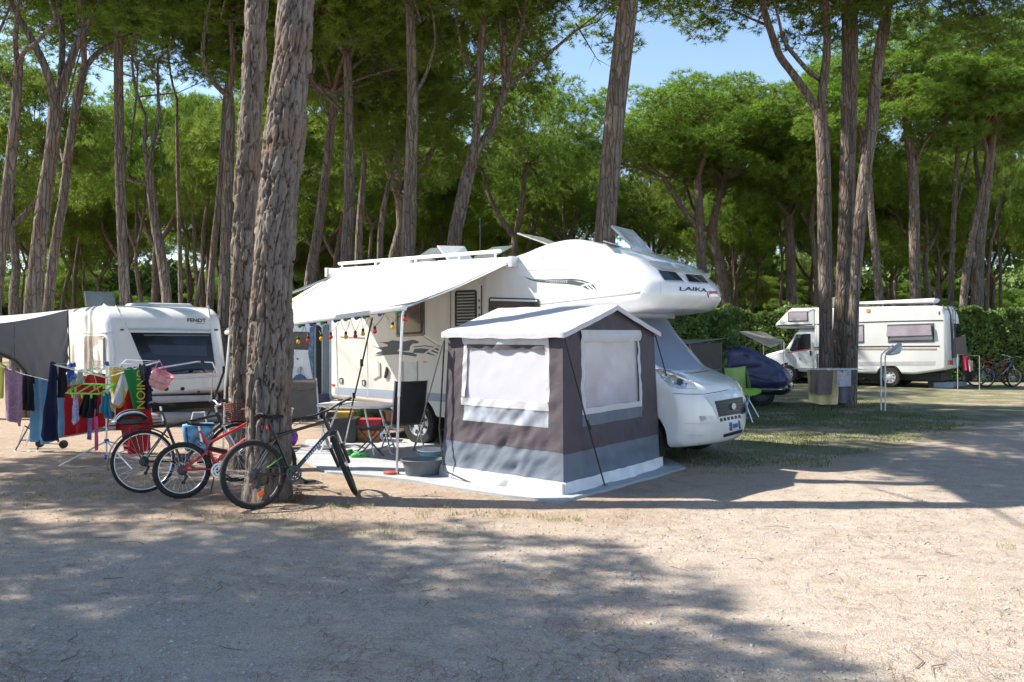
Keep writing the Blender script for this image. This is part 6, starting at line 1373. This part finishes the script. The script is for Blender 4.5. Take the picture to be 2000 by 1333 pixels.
# ------------------------------------------------ shaded camper van standing behind the motorhome's tail
def camper_van():
    o = P(645, 780, 17.2); o.z = 0; root = empty('camper_van', o, R_(172), 'white camper van in the shade with its side door open, behind the awning', 'van')
    m = MB(); m.pill(rnd_poly([(0, .4, .1), (1.95, .4, .1), (1.95, 2.38, .25), (0, 2.38, .25)]), -1.9, 0, .12, 4); m.build('body', M('shaded white paint', (.62, .68, .75), .3, coat=.4), root); S = Surf([m], root)  # bluish tone of the shade is mixed into the white body colour
    w_ = S.patch('window', rrect(572, 648, 606, 683, 5, 1), DKGREY, .012); S.patch('pane', rrect(575, 651, 603, 680, 3, 1), GLASS, .018, w_)
    d = S.patch('door_opening', [(612, 636), (642, 634), (642, 772), (618, 776), (612, 720)], M('painted interior shade', (.02, .02, .022), .8), .01); S.patch('door_frame', [(631, 636), (641, 635), (641, 770), (630, 772)], M('teal grey frame', (.16, .22, .26), .4), .02, d); S.patch('door_frame', [(613, 637), (618, 637), (618, 772), (614, 772)], M('teal grey frame', (.16, .22, .26), .4), .02, d)  # doorway is a flat dark patch painting the shade inside
    S.patch('door_curtain', [(606, 640), (613, 637), (613, 745), (608, 720), (603, 690)], M('blue print curtain', (.12, .20, .36), .8, var=.5, vs=12), .03, d)
    S.patch('step', [(618, 770), (640, 769), (642, 780), (616, 781)], M('dark blue step', (.03, .05, .12), .5), .12); S.patch('waste_pocket', [(573, 741), (580, 733), (587, 731), (595, 735), (600, 741)], M('blue bin bag', (.03, .09, .22), .4), .06); S.patch('hanging_bag', [(580, 725), (588, 716), (589, 722), (586, 730)], M('steel grey bag', (.35, .42, .46), .3), .05); S.patch('door_knob', rrect(580, 700, 583, 703, 1), DKGREY, .02)
    for x in (.4, 1.6): wheel(root, x, -.12, .32, .32, .2, .2, 1)
camper_van()
# ================================================================== right hand side: old motorhome, covered car, racks, hedge
def old_motorhome():
    root = empty('old_motorhome', (13.75, 26.75, 0), R_(142), 'old cream motorhome with angular overcab and brown stripes behind the pine trio', 'motorhome')
    OW = M('aged cream paint', (.66, .67, .66), .4, var=.05, vs=2); DK = M('dark brown stripe', (.05, .045, .045), .5)
    co = MB(); co.pill(rnd_poly([(0, .62, .1), (.9, .45, .1), (4.15, .42, .05), (4.15, 2.66, .05), (.15, 2.66, .25), (.0, 2.3, .2)]), -2.1, 0, .08, 4); b = co.build('body', OW, root); cut(b, (1.71, .36), .40, -.35, .3)
    al = MB(); al.pill(rnd_poly([(4.1, 1.95, .02), (5.3, 1.95, .1), (5.55, 2.02, .06), (5.5, 2.14, .06), (4.98, 2.66, .1), (4.1, 2.66, .02)]), -2.1, .004, .08, 4); al.build('overcab', OW, root)
    cb = MB(); cb.pill(rnd_poly([(4.1, .42, .05), (6.0, .42, .1), (6.08, .8, .1), (5.95, 1.0, .1), (5.2, 1.22, .08), (4.72, 1.93, .05), (4.1, 1.95, .02)]), -1.98, -.08, .1, 4); cab = cb.build('cab', M('old silver cab paint', (.52, .55, .56), .35, coat=.3), root); cut(cab, (5.1, .36), .38, -.45, .2)
    for x in (1.71, 5.1): wheel(root, x, -.12, .33, .33, .2, .19, 1)
    for x in (1.71, 5.1): wheel(root, x, -2.0, .33, .33, .2, .19, -1)
    ub = MB(); ub.box(.2, 5.8, -1.9, -.3, .24, .5); ub.build('underbody', BLACK, root)
    S = Surf([co, al], root); N = Surf([cb], root); C = (1500, 540, 4.)
    S.line('stripe', crop([(48, 388), (200, 380), (420, 375)], *C), 2.2, DK, .006); S.line('stripe', crop([(690, 362), (1000, 352), (1368, 346)], *C), 2.2, DK, .006)
    S.line('stripe', crop([(365, 557), (420, 556)], *C), 2.4, DK, .006); S.line('stripe', crop([(690, 551), (1000, 548), (1395, 547)], *C), 2.6, DK, .006)
    S.line('stripe', crop([(365, 572), (690, 570), (1395, 572)], *C), 3.6, M('tan stripe', (.30, .20, .17), .5), .004); S.line('stripe', crop([(365, 690), (690, 685), (1300, 680), (1390, 676)], *C), 8, M('grey lower panel', (.40, .41, .42), .45), .004)
    S.line('trim', crop([(430, 245), (700, 240)], *C), 2.4, DK, .006)
    for q, nm in (([(155, 275), (312, 273), (314, 352), (158, 356)], 'overcab_window'), ([(640, 385), (748, 376), (750, 522), (640, 524)], 'window'), ([(932, 378), (1297, 366), (1299, 515), (938, 520)], 'window')):
        f = S.patch(nm, crop(q, *C), DKGREY, .012); cx = sum(a for a, _ in q) / 4; cy = sum(b_ for _, b_ in q) / 4
        S.patch('pane', crop([(cx + (a - cx) * .9, cy + (b_ - cy) * .82) for a, b_ in q], *C), M('milky open pane', (.34, .30, .36), .15, coat=.6, var=.25, vs=2), .02, f)
    S.patch('open_pane', crop([(935, 392), (1275, 380), (1285, 460), (930, 470)], *C), M('milky open pane', (.34, .30, .36), .15, coat=.6), .10); S.patch('sill', crop([(950, 482), (1285, 470), (1285, 495), (950, 500)], *C), OW, .03)
    S.patch('orange_lamp', crop([(768, 255), (795, 254), (795, 280), (770, 281)], *C), M('amber lens', (.75, .30, .03), .3), .02); S.patch('vent_disc', crop([(700 + 14 * math.cos(t), 630 + 14 * math.sin(t)) for t in [k * .63 for k in range(10)]], *C), TRIMW, .012)
    S.patch('rear_corner_lamp', crop([(1400, 655), (1420, 655), (1420, 690), (1402, 690)], *C), M('amber lens', (.75, .30, .03), .3), .012); S.patch('tail_lamp', crop([(1422, 655), (1437, 655), (1437, 690), (1422, 690)], *C), REDPL, .012)
    S.line('corner_trim', crop([(1362, 225), (1378, 260), (1388, 420), (1395, 640)], *C), 1.6, SILV, .01); S.line('awning_rail_trim', crop([(1400, 230), (1425, 300), (1435, 500), (1440, 640)], *C), 2.5, DK, .02)
    S.patch('rear_window', crop([(1450, 370), (1490, 372), (1515, 470), (1455, 480)], *C), GLASS, .012); S.patch('rear_tent_cover', crop([(1435, 490), (1530, 460), (1542, 600), (1440, 640)], *C), M('brown rear rack net', (.12, .09, .085), .7), .05)
    S.patch('socket', crop([(1332, 275), (1342, 275), (1342, 300), (1334, 300)], *C), DKGREY, .012)
    # cab door
    d = N.patch('cab_door', crop([(145, 600), (215, 445), (345, 435), (350, 720), (160, 720)], *C), M('old silver cab paint', (.52, .55, .56), .35), .008); N.patch('door_window', crop([(170, 575), (222, 455), (332, 448), (335, 565), (180, 588)], *C), GLASS, .014, d); N.patch('door_handle', crop([(325, 580), (340, 580), (340, 618), (327, 618)], *C), BLACK, .03, d); N.line('quarter_bar', crop([(230, 460), (228, 565)], *C), 1.3, DKGREY, .02, d); N.line('stripe', crop([(150, 600), (230, 585), (345, 570)], *C), 1.5, REDPL, .012, d); N.patch('lock', crop([(245, 638), (255, 638), (255, 652), (245, 652)], *C), DKGREY, .014, d)
    mr = MB(); mr.box(5.25, 5.38, .02, .2, 1.2, 1.42); mr.tube([(5.2, -.1, 1.25), (5.3, .08, 1.28)], .02, 6); mr.build('wing_mirror', BLACK, root)
    # roof load: long white box and rack, open hatch, ladder hoop, rear ladder
    rb = MB(); rb.pill(rnd_poly([(.5, 2.78, .08), (2.95, 2.76, .1), (2.9, 2.86, .08), (.45, 2.93, .08)]), -1.5, -.7, .1, 4); rb.build('roof_box', M('white roof box', (.62, .66, .70), .4), root)
    rr_ = MB(); [rr_.tube([(x, -1.8, 2.68), (x, -.2, 2.74)], .02, 6) for x in (.7, 1.7, 2.7)]; rr_.tube([(.4, -.25, 2.75), (3.1, -.25, 2.75)], .02, 6); rr_.build('roof_rack', DKGREY, root)
    h = MB(); hq = [(3.3, -1.2, 2.68), (3.9, -1.2, 2.68), (3.75, -.7, 3.0), (3.2, -.7, 3.0)]; h.add(hq + [(x, y, z + .03) for x, y, z in hq], [(3, 2, 1, 0), (4, 5, 6, 7), (0, 1, 5, 4), (1, 2, 6, 5), (2, 3, 7, 6), (3, 0, 4, 7)]); h.build('roof_hatch', M('smoked hatch acrylic', (.22, .26, .27), .1), root)
    ld = MB(); [ld.tube([(-.09, y, .75), (-.09, y, 2.5), (-.0, y, 2.66)], .015, 6) for y in (-.55, -.9)]; [ld.tube([(-.09, -.55, z), (-.09, -.9, z)], .012, 6) for z in (1.0, 1.3, 1.6, 1.9, 2.2)]; ld.build('ladder', DKGREY, root)
    st_ = MB(); st_.tube([(4.0, .1, .5), (4.0, .12, 1.05), (3.7, .12, 1.05)], .02, 6); st_.build('grab_rail', BLACK, root)
old_motorhome()
def covered_car():
    root = empty('covered_car', P(1551, 790, 20.3) * Vector((1, 1, 0)) if False else Vector(((1551 - 1000) / F * 20.3, 20.3, 0)), R_(-14), 'car under a dark blue fabric cover with its dark bumper showing', 'car')
    CB = M('navy nylon cover', (.030, .032, .105), .38, var=.12, vs=2.2, bump=.5, bs=5, spec=.6)
    pr = rnd_poly([(-4.1, .40, .1), (-.15, .40, .1), (.04, .58, .15), (-.06, .85, .2), (-.55, 1.18, .35), (-1.0, 1.42, .4), (-1.9, 1.56, .5), (-3.0, 1.52, .5), (-4.1, 1.1, .3)], 6)
    m = MB(); m.pill(pr, -.1, 1.65, .22, 7, pull=.22, xa=-1.2, mid=10)
    V = []
    for x, y, z in m.v:
        k = max(0, min(1, (1.3 - z) / .8)); f = .035 * math.sin(x * 11 + 1.5 * noise.noise((x * 2, z, 1))) * k + .03 * noise.noise((x * 3, y * 3, z * 2)); V.append((x, y - f if y < .8 else y + f, z + .02 * noise.noise((x * 2, y * 2, 5))))
    # a finer skin so that the folds read
    m.v = V; o = m.build('cover', CB, root, 75); md = o.modifiers.new('s', 'SUBSURF'); md.levels = md.render_levels = 2
    tx = bpy.data.textures.new('folds', 'CLOUDS'); tx.noise_scale = .28; dm = o.modifiers.new('d', 'DISPLACE'); dm.texture = tx; dm.strength = .07; dm.mid_level = .5
    b = MB(); b.pill(rnd_poly([(-3.9, .26, .05), (-.1, .28, .08), (.06, .42, .06), (.03, .58, .06), (-3.9, .55, .05)], 5), -.06, 1.62, .16, 5, pull=.2, xa=-1.2, mid=8); b.build('bumper', M('dark car paint', (.02, .022, .028), .25, coat=.6), root); S = Surf([b], root); S.line('bumper_trim', [(1462, 768), (1500, 764), (1546, 758)], 1.2, CHROME, .01)
    
    for x in (-.75, -3.3):
        for c_ in wheel(root, x, .12, .31, .31, .2, .19).children:
            if c_.name.startswith('rim'): c_.data.materials[0] = DKGREY
   
    st = MB(); st.tube([(-1.6, -.02, 1.5), (-1.5, .4, 1.56), (-1.3, .5, 1.55)], .03, 6); st.tube([(-1.5, .2, 1.53), (-1.2, .2, 1.52)], .04, 6); st.build('cover_strap_bundle', BLACK, root)
covered_car()
def towel_rack():
    g = G(1620, 806); d = g.y; root = empty('drying_rack', g, R_(-4), 'low folding drying rack hung with towels in front of the pine trio', 'drying rack'); h = (806 - 721) * d / F; wd = 102 * d / F / 2
    for s in (-1, 1):
        for yy in (-.24, .24): m = MB(); m.tube([(s * wd * .35 - .1, -yy, .01), (s * wd * .2 + .1 * s, yy, h)], .010, 6); m.build('leg', DKGREY, root)
    m = MB(); [m.tube([(-wd * 1.2, y, h), (wd * 1.2, y, h)], .008, 6) for y in (-.28, .28)]; [m.tube([(x, -.28, h), (x, .28, h)], .006, 6) for x in np.linspace(-wd * 1.1, wd * 1.1, 9)]; m.build('top_frame', TRIMW, root)
towel_rack()
tt = dict(flap=True, group='towels on the low drying rack')
cloth('yellow_towel', 'pale yellow towel on the low drying rack', 'towel', [(1577, 723), (1640, 722)], [(1580, 786), (1605, 791), (1636, 790)], 18.9, fab('pale yellow towelling', (.74, .60, .30), var=.3, vs=3), .02, 2, 31, **tt)
cloth('taupe_towel', 'taupe towel folded over the yellow one on the low rack', 'towel', [(1584, 722), (1628, 723)], [(1586, 768), (1600, 772), (1624, 771)], 18.8, fab('taupe towelling', (.20, .155, .135)), .02, 1.5, 32, **tt)
cloth('grey_towel', 'grey lilac towel at the right end of the low rack', 'towel', [(1636, 723), (1663, 722)], [(1636, 787), (1650, 788), (1664, 782)], 18.9, fab('grey lilac towelling', (.19, .17, .20)), .02, 1.5, 33, **tt)
cloth('white_tea_towel', 'white printed cloth over the grey towel on the low rack', 'towel', [(1634, 724), (1662, 723)], [(1634, 756), (1662, 755)], 18.82, fab('white print', (.55, .54, .60), var=.2, vs=18), .012, 1.2, 34, **tt)
def lamp_post():
    g = G(1725, 803); root = empty('pitch_lamp', g, R_(-10), 'low white twin tube pitch lamp with a tilted shade by the lane', 'lamp post'); d = g.y; h = 138 * d / F * .80
    for s in (-.045, .045):
        m = MB(); m.tube([(s, 0, 0), (s, 0, h - .08)] + bez(Vector((s, 0, h - .08)), Vector((s, 0, h + .02)), Vector((s + .1, 0, h + .08)), 4) + [Vector((s + .26, 0, h + .22))], .016, 8); m.build('tube_post', M('white enamel tube', (.78, .78, .78), .35), root)
    m = MB(); m.pill(rnd_poly([(.05, h + .02, .03), (.36, h + .28, .05), (.40, h + .22, .05), (.36, h + .02, .08), (.12, h - .03, .04)]), -.11, .11, .04, 4); m.build('lamp_head', M('pale grey lamp shade', (.60, .62, .62), .4), root)
lamp_post()
def green_set():
    g = G(1470, 826); d = g.y; K = lambda px, py, dd=d: P(px, py, dd) - g
    root = empty('green_folding_table', g, 0, 'lime green folding table with crossed legs beside the motorhome nose', 'table'); LG = M('lime green canvas', (.25, .55, .06), .6, transl=.2)
    m = MB(); q = [K(1440, 762), K(1487, 761), K(1486, 768), K(1474, 773), K(1440, 770)]; q2 = [v + Vector((0, .45, .0)) for v in q]; m.add(q + q2, [(0, 1, 2, 3, 4), (9, 8, 7, 6, 5)] + [(i, (i + 1) % 5, (i + 1) % 5 + 5, i + 5) for i in range(5)]); m.build('table_top', LG, root, 0)
    for a, b in (((1462, 772), (1482, 815)), ((1470, 772), (1452, 822)), ((1455, 770), (1470, 826))): m = MB(); m.tube([K(*a) + Vector((0, .2, 0)), K(*b)], .012, 6); m.build('leg', ALU, root)
    r2 = empty('green_camping_chair', G(1450, 818) + Vector((.1, 1., 0)), 0, 'pale lime camping chair standing behind the green table', 'chair'); o = Vector(r2.location); d2 = o.y; K2 = lambda px, py: P(px, py, d2) - o
    PG = M('pale lime canvas', (.52, .68, .25), .7, transl=.35); m = MB(); m.sheet(lambda u, v: K2(1414 + 43 * u - 6 * v * (u < .5) * 0 + 8 * v * (1 - u), 719 - 4 * u + 1.5 * math.sin(3.1 * u) + 50 * v) + Vector((0, -.05 * math.sin(3.1 * u), 0)), 10, 8, .006); m.build('backrest', PG, r2)
    m = MB(); m.sheet(lambda u, v: K2(1424 + 34 * u, 768) + Vector((0, -.45 * v, -.03)), 8, 8, .006); m.build('seat', PG, r2); m = MB(); m.sheet(lambda u, v: K2(1457 + 4 * v, 714 + 52 * v) + Vector((0, -.3 * u * v, 0)), 6, 8, .006); m.build('side_wing', LG, r2)
    for x in (1424, 1456): m = MB(); m.tube([K2(x, 715), K2(x, 760), K2(x + 4, 822) * Vector((1, 1, 0)) + Vector((0, 0, .01))], .012, 6); m.build('leg', DKGREY, r2); m = MB(); m.tube([K2(x, 760) , Vector((K2(x, 760).x, -.45, .01))], .012, 6); m.build('leg', DKGREY, r2)
green_set()
def back_tent():
    o = P(1322, 700, 17.0); o.z = 0; root = empty('brown_awning_tent', o, R_(-35), 'dark brown awning tent just behind the motorhome cab', 'tent'); BT = M('dark brown canvas', (.055, .042, .04), .8, bump=.3, bs=8)
    m = MB(); m.sheet(lambda u, v: Vector((-1.2 + 1.45 * u, .03 * noise.noise((u * 4, v * 3, 0)), 1.58 * v)), 16, 12, .006); m.build('front_wall', BT, root); m = MB(); m.sheet(lambda u, v: Vector((.25, 1.8 * u, 1.58 * v)) + Vector((.02 * noise.noise((u * 4, v * 3, 2)), 0, 0)), 12, 10, .006); m.build('side_wall', BT, root)
    m = MB(); m.sheet(lambda u, v: Vector((-1.25 + 1.55 * u, -.06 + 1.95 * v, 1.58 + .1 * v - .04 * math.sin(3.1 * u))), 12, 8, .006); m.build('roof', M('grey brown roof canvas', (.20, .18, .17), .8), root)
    m = MB(); m.tube([(.25, 0, 1.58), (1.35, -.9, .02)], .006, 4); m.build('guy_rope', M('pale green cord', (.35, .5, .25), .7), root)
back_tent()
def tarp():
    o = P(1490, 690, 25.); o.z = 0; root = empty('tarp', o, 0, 'beige tarp stretched between the hedge and the covered car', 'tarp'); K = lambda px, py, dd: P(px, py, dd) - o
    a, b, c, e = K(1438, 647, 26.5), K(1491, 648, 27.2), K(1531, 668, 25.5), K(1505, 680, 23.5)
    m = MB(); m.sheet(lambda u, v: a.lerp(b, u).lerp(e.lerp(c, u), v) + Vector((0, 0, -.12 * math.sin(3.1 * u) * math.sin(3.1 * v))), 16, 12, .006); m.build('cloth', M('beige tarp cloth', (.36, .31, .23), .75, transl=.15), root, 60)
    for q in (b, c): m = MB(); m.tube([q, Vector((q.x, q.y, 0))], .015, 6); m.build('pole', ALU, root)
tarp()
def blue_barrel():
    o = P(1411, 690, 25.5); o.z = 0; root = empty('blue_locker', o, R_(10), 'tall dark blue pop up locker tent before the hedge', 'locker'); m = MB(); m.pill(rnd_poly([(-.32, 0, .05), (.32, 0, .05), (.32, 1.75, .1), (.0, 1.98, .1), (-.32, 1.75, .1)]), -.3, .3, .05, 3); m.build('body', M('dark blue nylon', (.03, .045, .14), .6, bump=.4, bs=6), root); S = Surf([m], root); S.line('band', [(1401, 662), (1423, 662)], 3, M('blue band', (.08, .13, .35), .6), .01)
blue_barrel()
HEDGE = M('laurel leaves', (.155, .24, .06), .42, var=.5, vs=2.2, transl=.25)
def hedge(label, x0, y0, x1, y1, h, th, n, seed, ls=.085):
    r = np.random.default_rng(seed); o = Vector(((x0 + x1) / 2, (y0 + y1) / 2, 0)); root = empty('hedge', o, 0, label, 'hedge')
    L = math.hypot(x1 - x0, y1 - y0); ux, uy = (x1 - x0) / L, (y1 - y0) / L
    t = r.random(n) * L - L / 2; hh = h * (1 + .13 * np.array([noise.noise((a * .7, seed, 0)) + .7 * noise.noise((a * 2.3, seed, 4)) for a in t])); z = hh * (1 - r.random(n) ** 1.6) ; z = np.where(r.random(n) < .3, hh * (1 - .08 * r.random(n)), z)
    w_ = (r.random(n) - .5) * th; front = r.random(n) < .7; bulge = np.array([.18 * noise.noise((a * .9, b * .9, seed)) + .12 * noise.noise((a * 3, b * 3, seed)) for a, b in zip(t, z)])
    w_ = np.where(front, -th / 2 - bulge + .10 * r.random(n) - .0, w_)
    C = np.stack([t * ux - w_ * uy * -1 * -1, t * uy + w_ * ux, z + r.normal(size=n) * .03], -1); C[:, 0] = t * ux - w_ * uy; C[:, 1] = t * uy + w_ * ux
    d = r.normal(size=(n, 3)) + np.array([-uy * -.4, -.5, .45]); d /= np.linalg.norm(d, axis=1)[:, None]; s = np.cross(d, r.normal(size=(n, 3))); s /= np.linalg.norm(s, axis=1)[:, None]; l_ = ls * (.6 + .8 * r.random(n))[:, None]
    V = np.stack([C, C + d * l_ * .5 + s * l_ * .32, C + d * l_, C + d * l_ * .5 - s * l_ * .32], 1).reshape(-1, 3)
    link('foliage', np_mesh('foliage', V, None, HEDGE, False, np.arange(4 * n).reshape(-1, 4)), root)
    m = MB(); m.box(-L / 2 + .2, L / 2 - .2, -th * .34, th * .34, .1, h * .86, Matrix.Rotation(math.atan2(uy, ux), 4, 'Z')); m.build('dark_core', M('dark hedge core', (.02, .024, .012), .9), root, 0)  # plain dark box filling the hedge behind the leaves
hedge('long clipped laurel hedge behind the old motorhome', 6.2, 33.0, 25.5, 30.5, 2.6, 1.5, 60000, 3, .12)
hedge('dark shaded bush behind the motorhome cab', 3.3, 20.0, 5.25, 21.2, 2.32, 1.2, 14000, 8, .09)
# far bicycles and small things at the right edge
def far_bits():
    g = G(1925, 757); bike('dark blue bike with pink bags parked before the hedge', g.x, g.y, 12, 8, 10, .34, 1.06, M('deep blue paint', (.03, .05, .14), .3), M('deep blue paint', (.03, .05, .14), .3), knob=False, detail=False)
    g = G(1975, 756); bike('red bike parked at the right edge before the hedge', g.x, g.y, 168, -10, 8, .34, 1.06, REDP, REDP, knob=False, detail=False)
    cloth('pink_towel', 'pink towel hanging behind the old motorhome tail', 'towel', [(1882, 696), (1890, 697)], [(1884, 728), (1893, 729)], 25.2, fab('hot pink towelling', (.62, .03, .16)), .02, 1.5, 51, group=None); cloth('beige_towel', 'beige cloth beside the pink towel at the motorhome tail', 'towel', [(1889, 702), (1900, 706)], [(1893, 727), (1900, 726)], 25.25, fab('beige towelling', (.60, .50, .38)), .02, 1.5, 52, group=None); cloth('black_cloth', 'black cloth hanging low behind the old motorhome tail', 'cloth', [(1879, 724), (1902, 726)], [(1881, 744), (1900, 745)], 25.1, BLKC, .02, 1.5, 53, group=None)
    m = MB(); o = P(1890, 690, 25.3); o.z = 0; m.tube([(-.3, 0, 0), (-.3, 0, 1.15), (.35, 0, 1.1), (.35, 0, 0)], .012, 6); t = m.build('towel_stand', ALU, None); t.location = o; tag(t, 'thin metal towel stand behind the old motorhome tail', 'towel stand')
    crate('blue_step_box', 'pale blue plastic step box under the old motorhome tail', G(1838, 757), .32, .18, .16, M('pale blue plastic', (.28, .36, .45), .5)); crate('grey_step_box', 'grey green plastic box beside the pale blue step box', G(1868, 754), .25, .16, .13, M('grey green plastic', (.30, .36, .33), .5))
    m = MB(); p = G(470, 1); 
far_bits()
def pine_cone(label, p, s=1.):
    m = MB(); n = 0
    for k in range(7):
        for j in range(8):
            a = j * .785 + k * .39; r = .035 * math.sin((k + 1) / 8.2 * math.pi) * s; z = (k * .010) * s; c = Vector((r * math.cos(a), r * math.sin(a), z + .01)); t_ = Vector((math.cos(a), math.sin(a), .5)) * .018 * s; w_ = Vector((-math.sin(a), math.cos(a), 0)) * .012 * s
            m.add([c - w_, c + w_, c + t_ + Vector((0, 0, .004)), c + t_ * .5 + Vector((0, 0, -.008))], [(0, 1, 2), (0, 2, 3), (1, 3, 2), (0, 3, 1)])
    o = m.build('pine_cone', M('pine cone brown', (.13, .07, .045), .85), None, 0); o.location = p; tag(o, label, 'pine cone')
pine_cone('pine cone lying just right of the thick pine base', G(583, 982) + Vector((0, 0, .01)), 1.3)

def twigs():
    r = random.Random(4); m = MB()
    for _ in range(34):
        y = r.uniform(4.2, 11); x = r.uniform(-.6, .6) * y; a = r.random() * 6.28; L = r.uniform(.06, .22); z = gz_(x, y) + .006
        p = [Vector((x, y, z)), Vector((x + math.cos(a) * L * .5, y + math.sin(a) * L * .5, z + r.uniform(0, .012))), Vector((x + math.cos(a + .4) * L, y + math.sin(a + .4) * L, z))]
        m.tube(p, [.003, .0026, .0015], 4)
    tag(m.build('twigs', M('grey twig', (.13, .095, .07), .9), None, 0), 'small dead twigs scattered over the lane', 'twigs', None, 'stuff')
twigs()
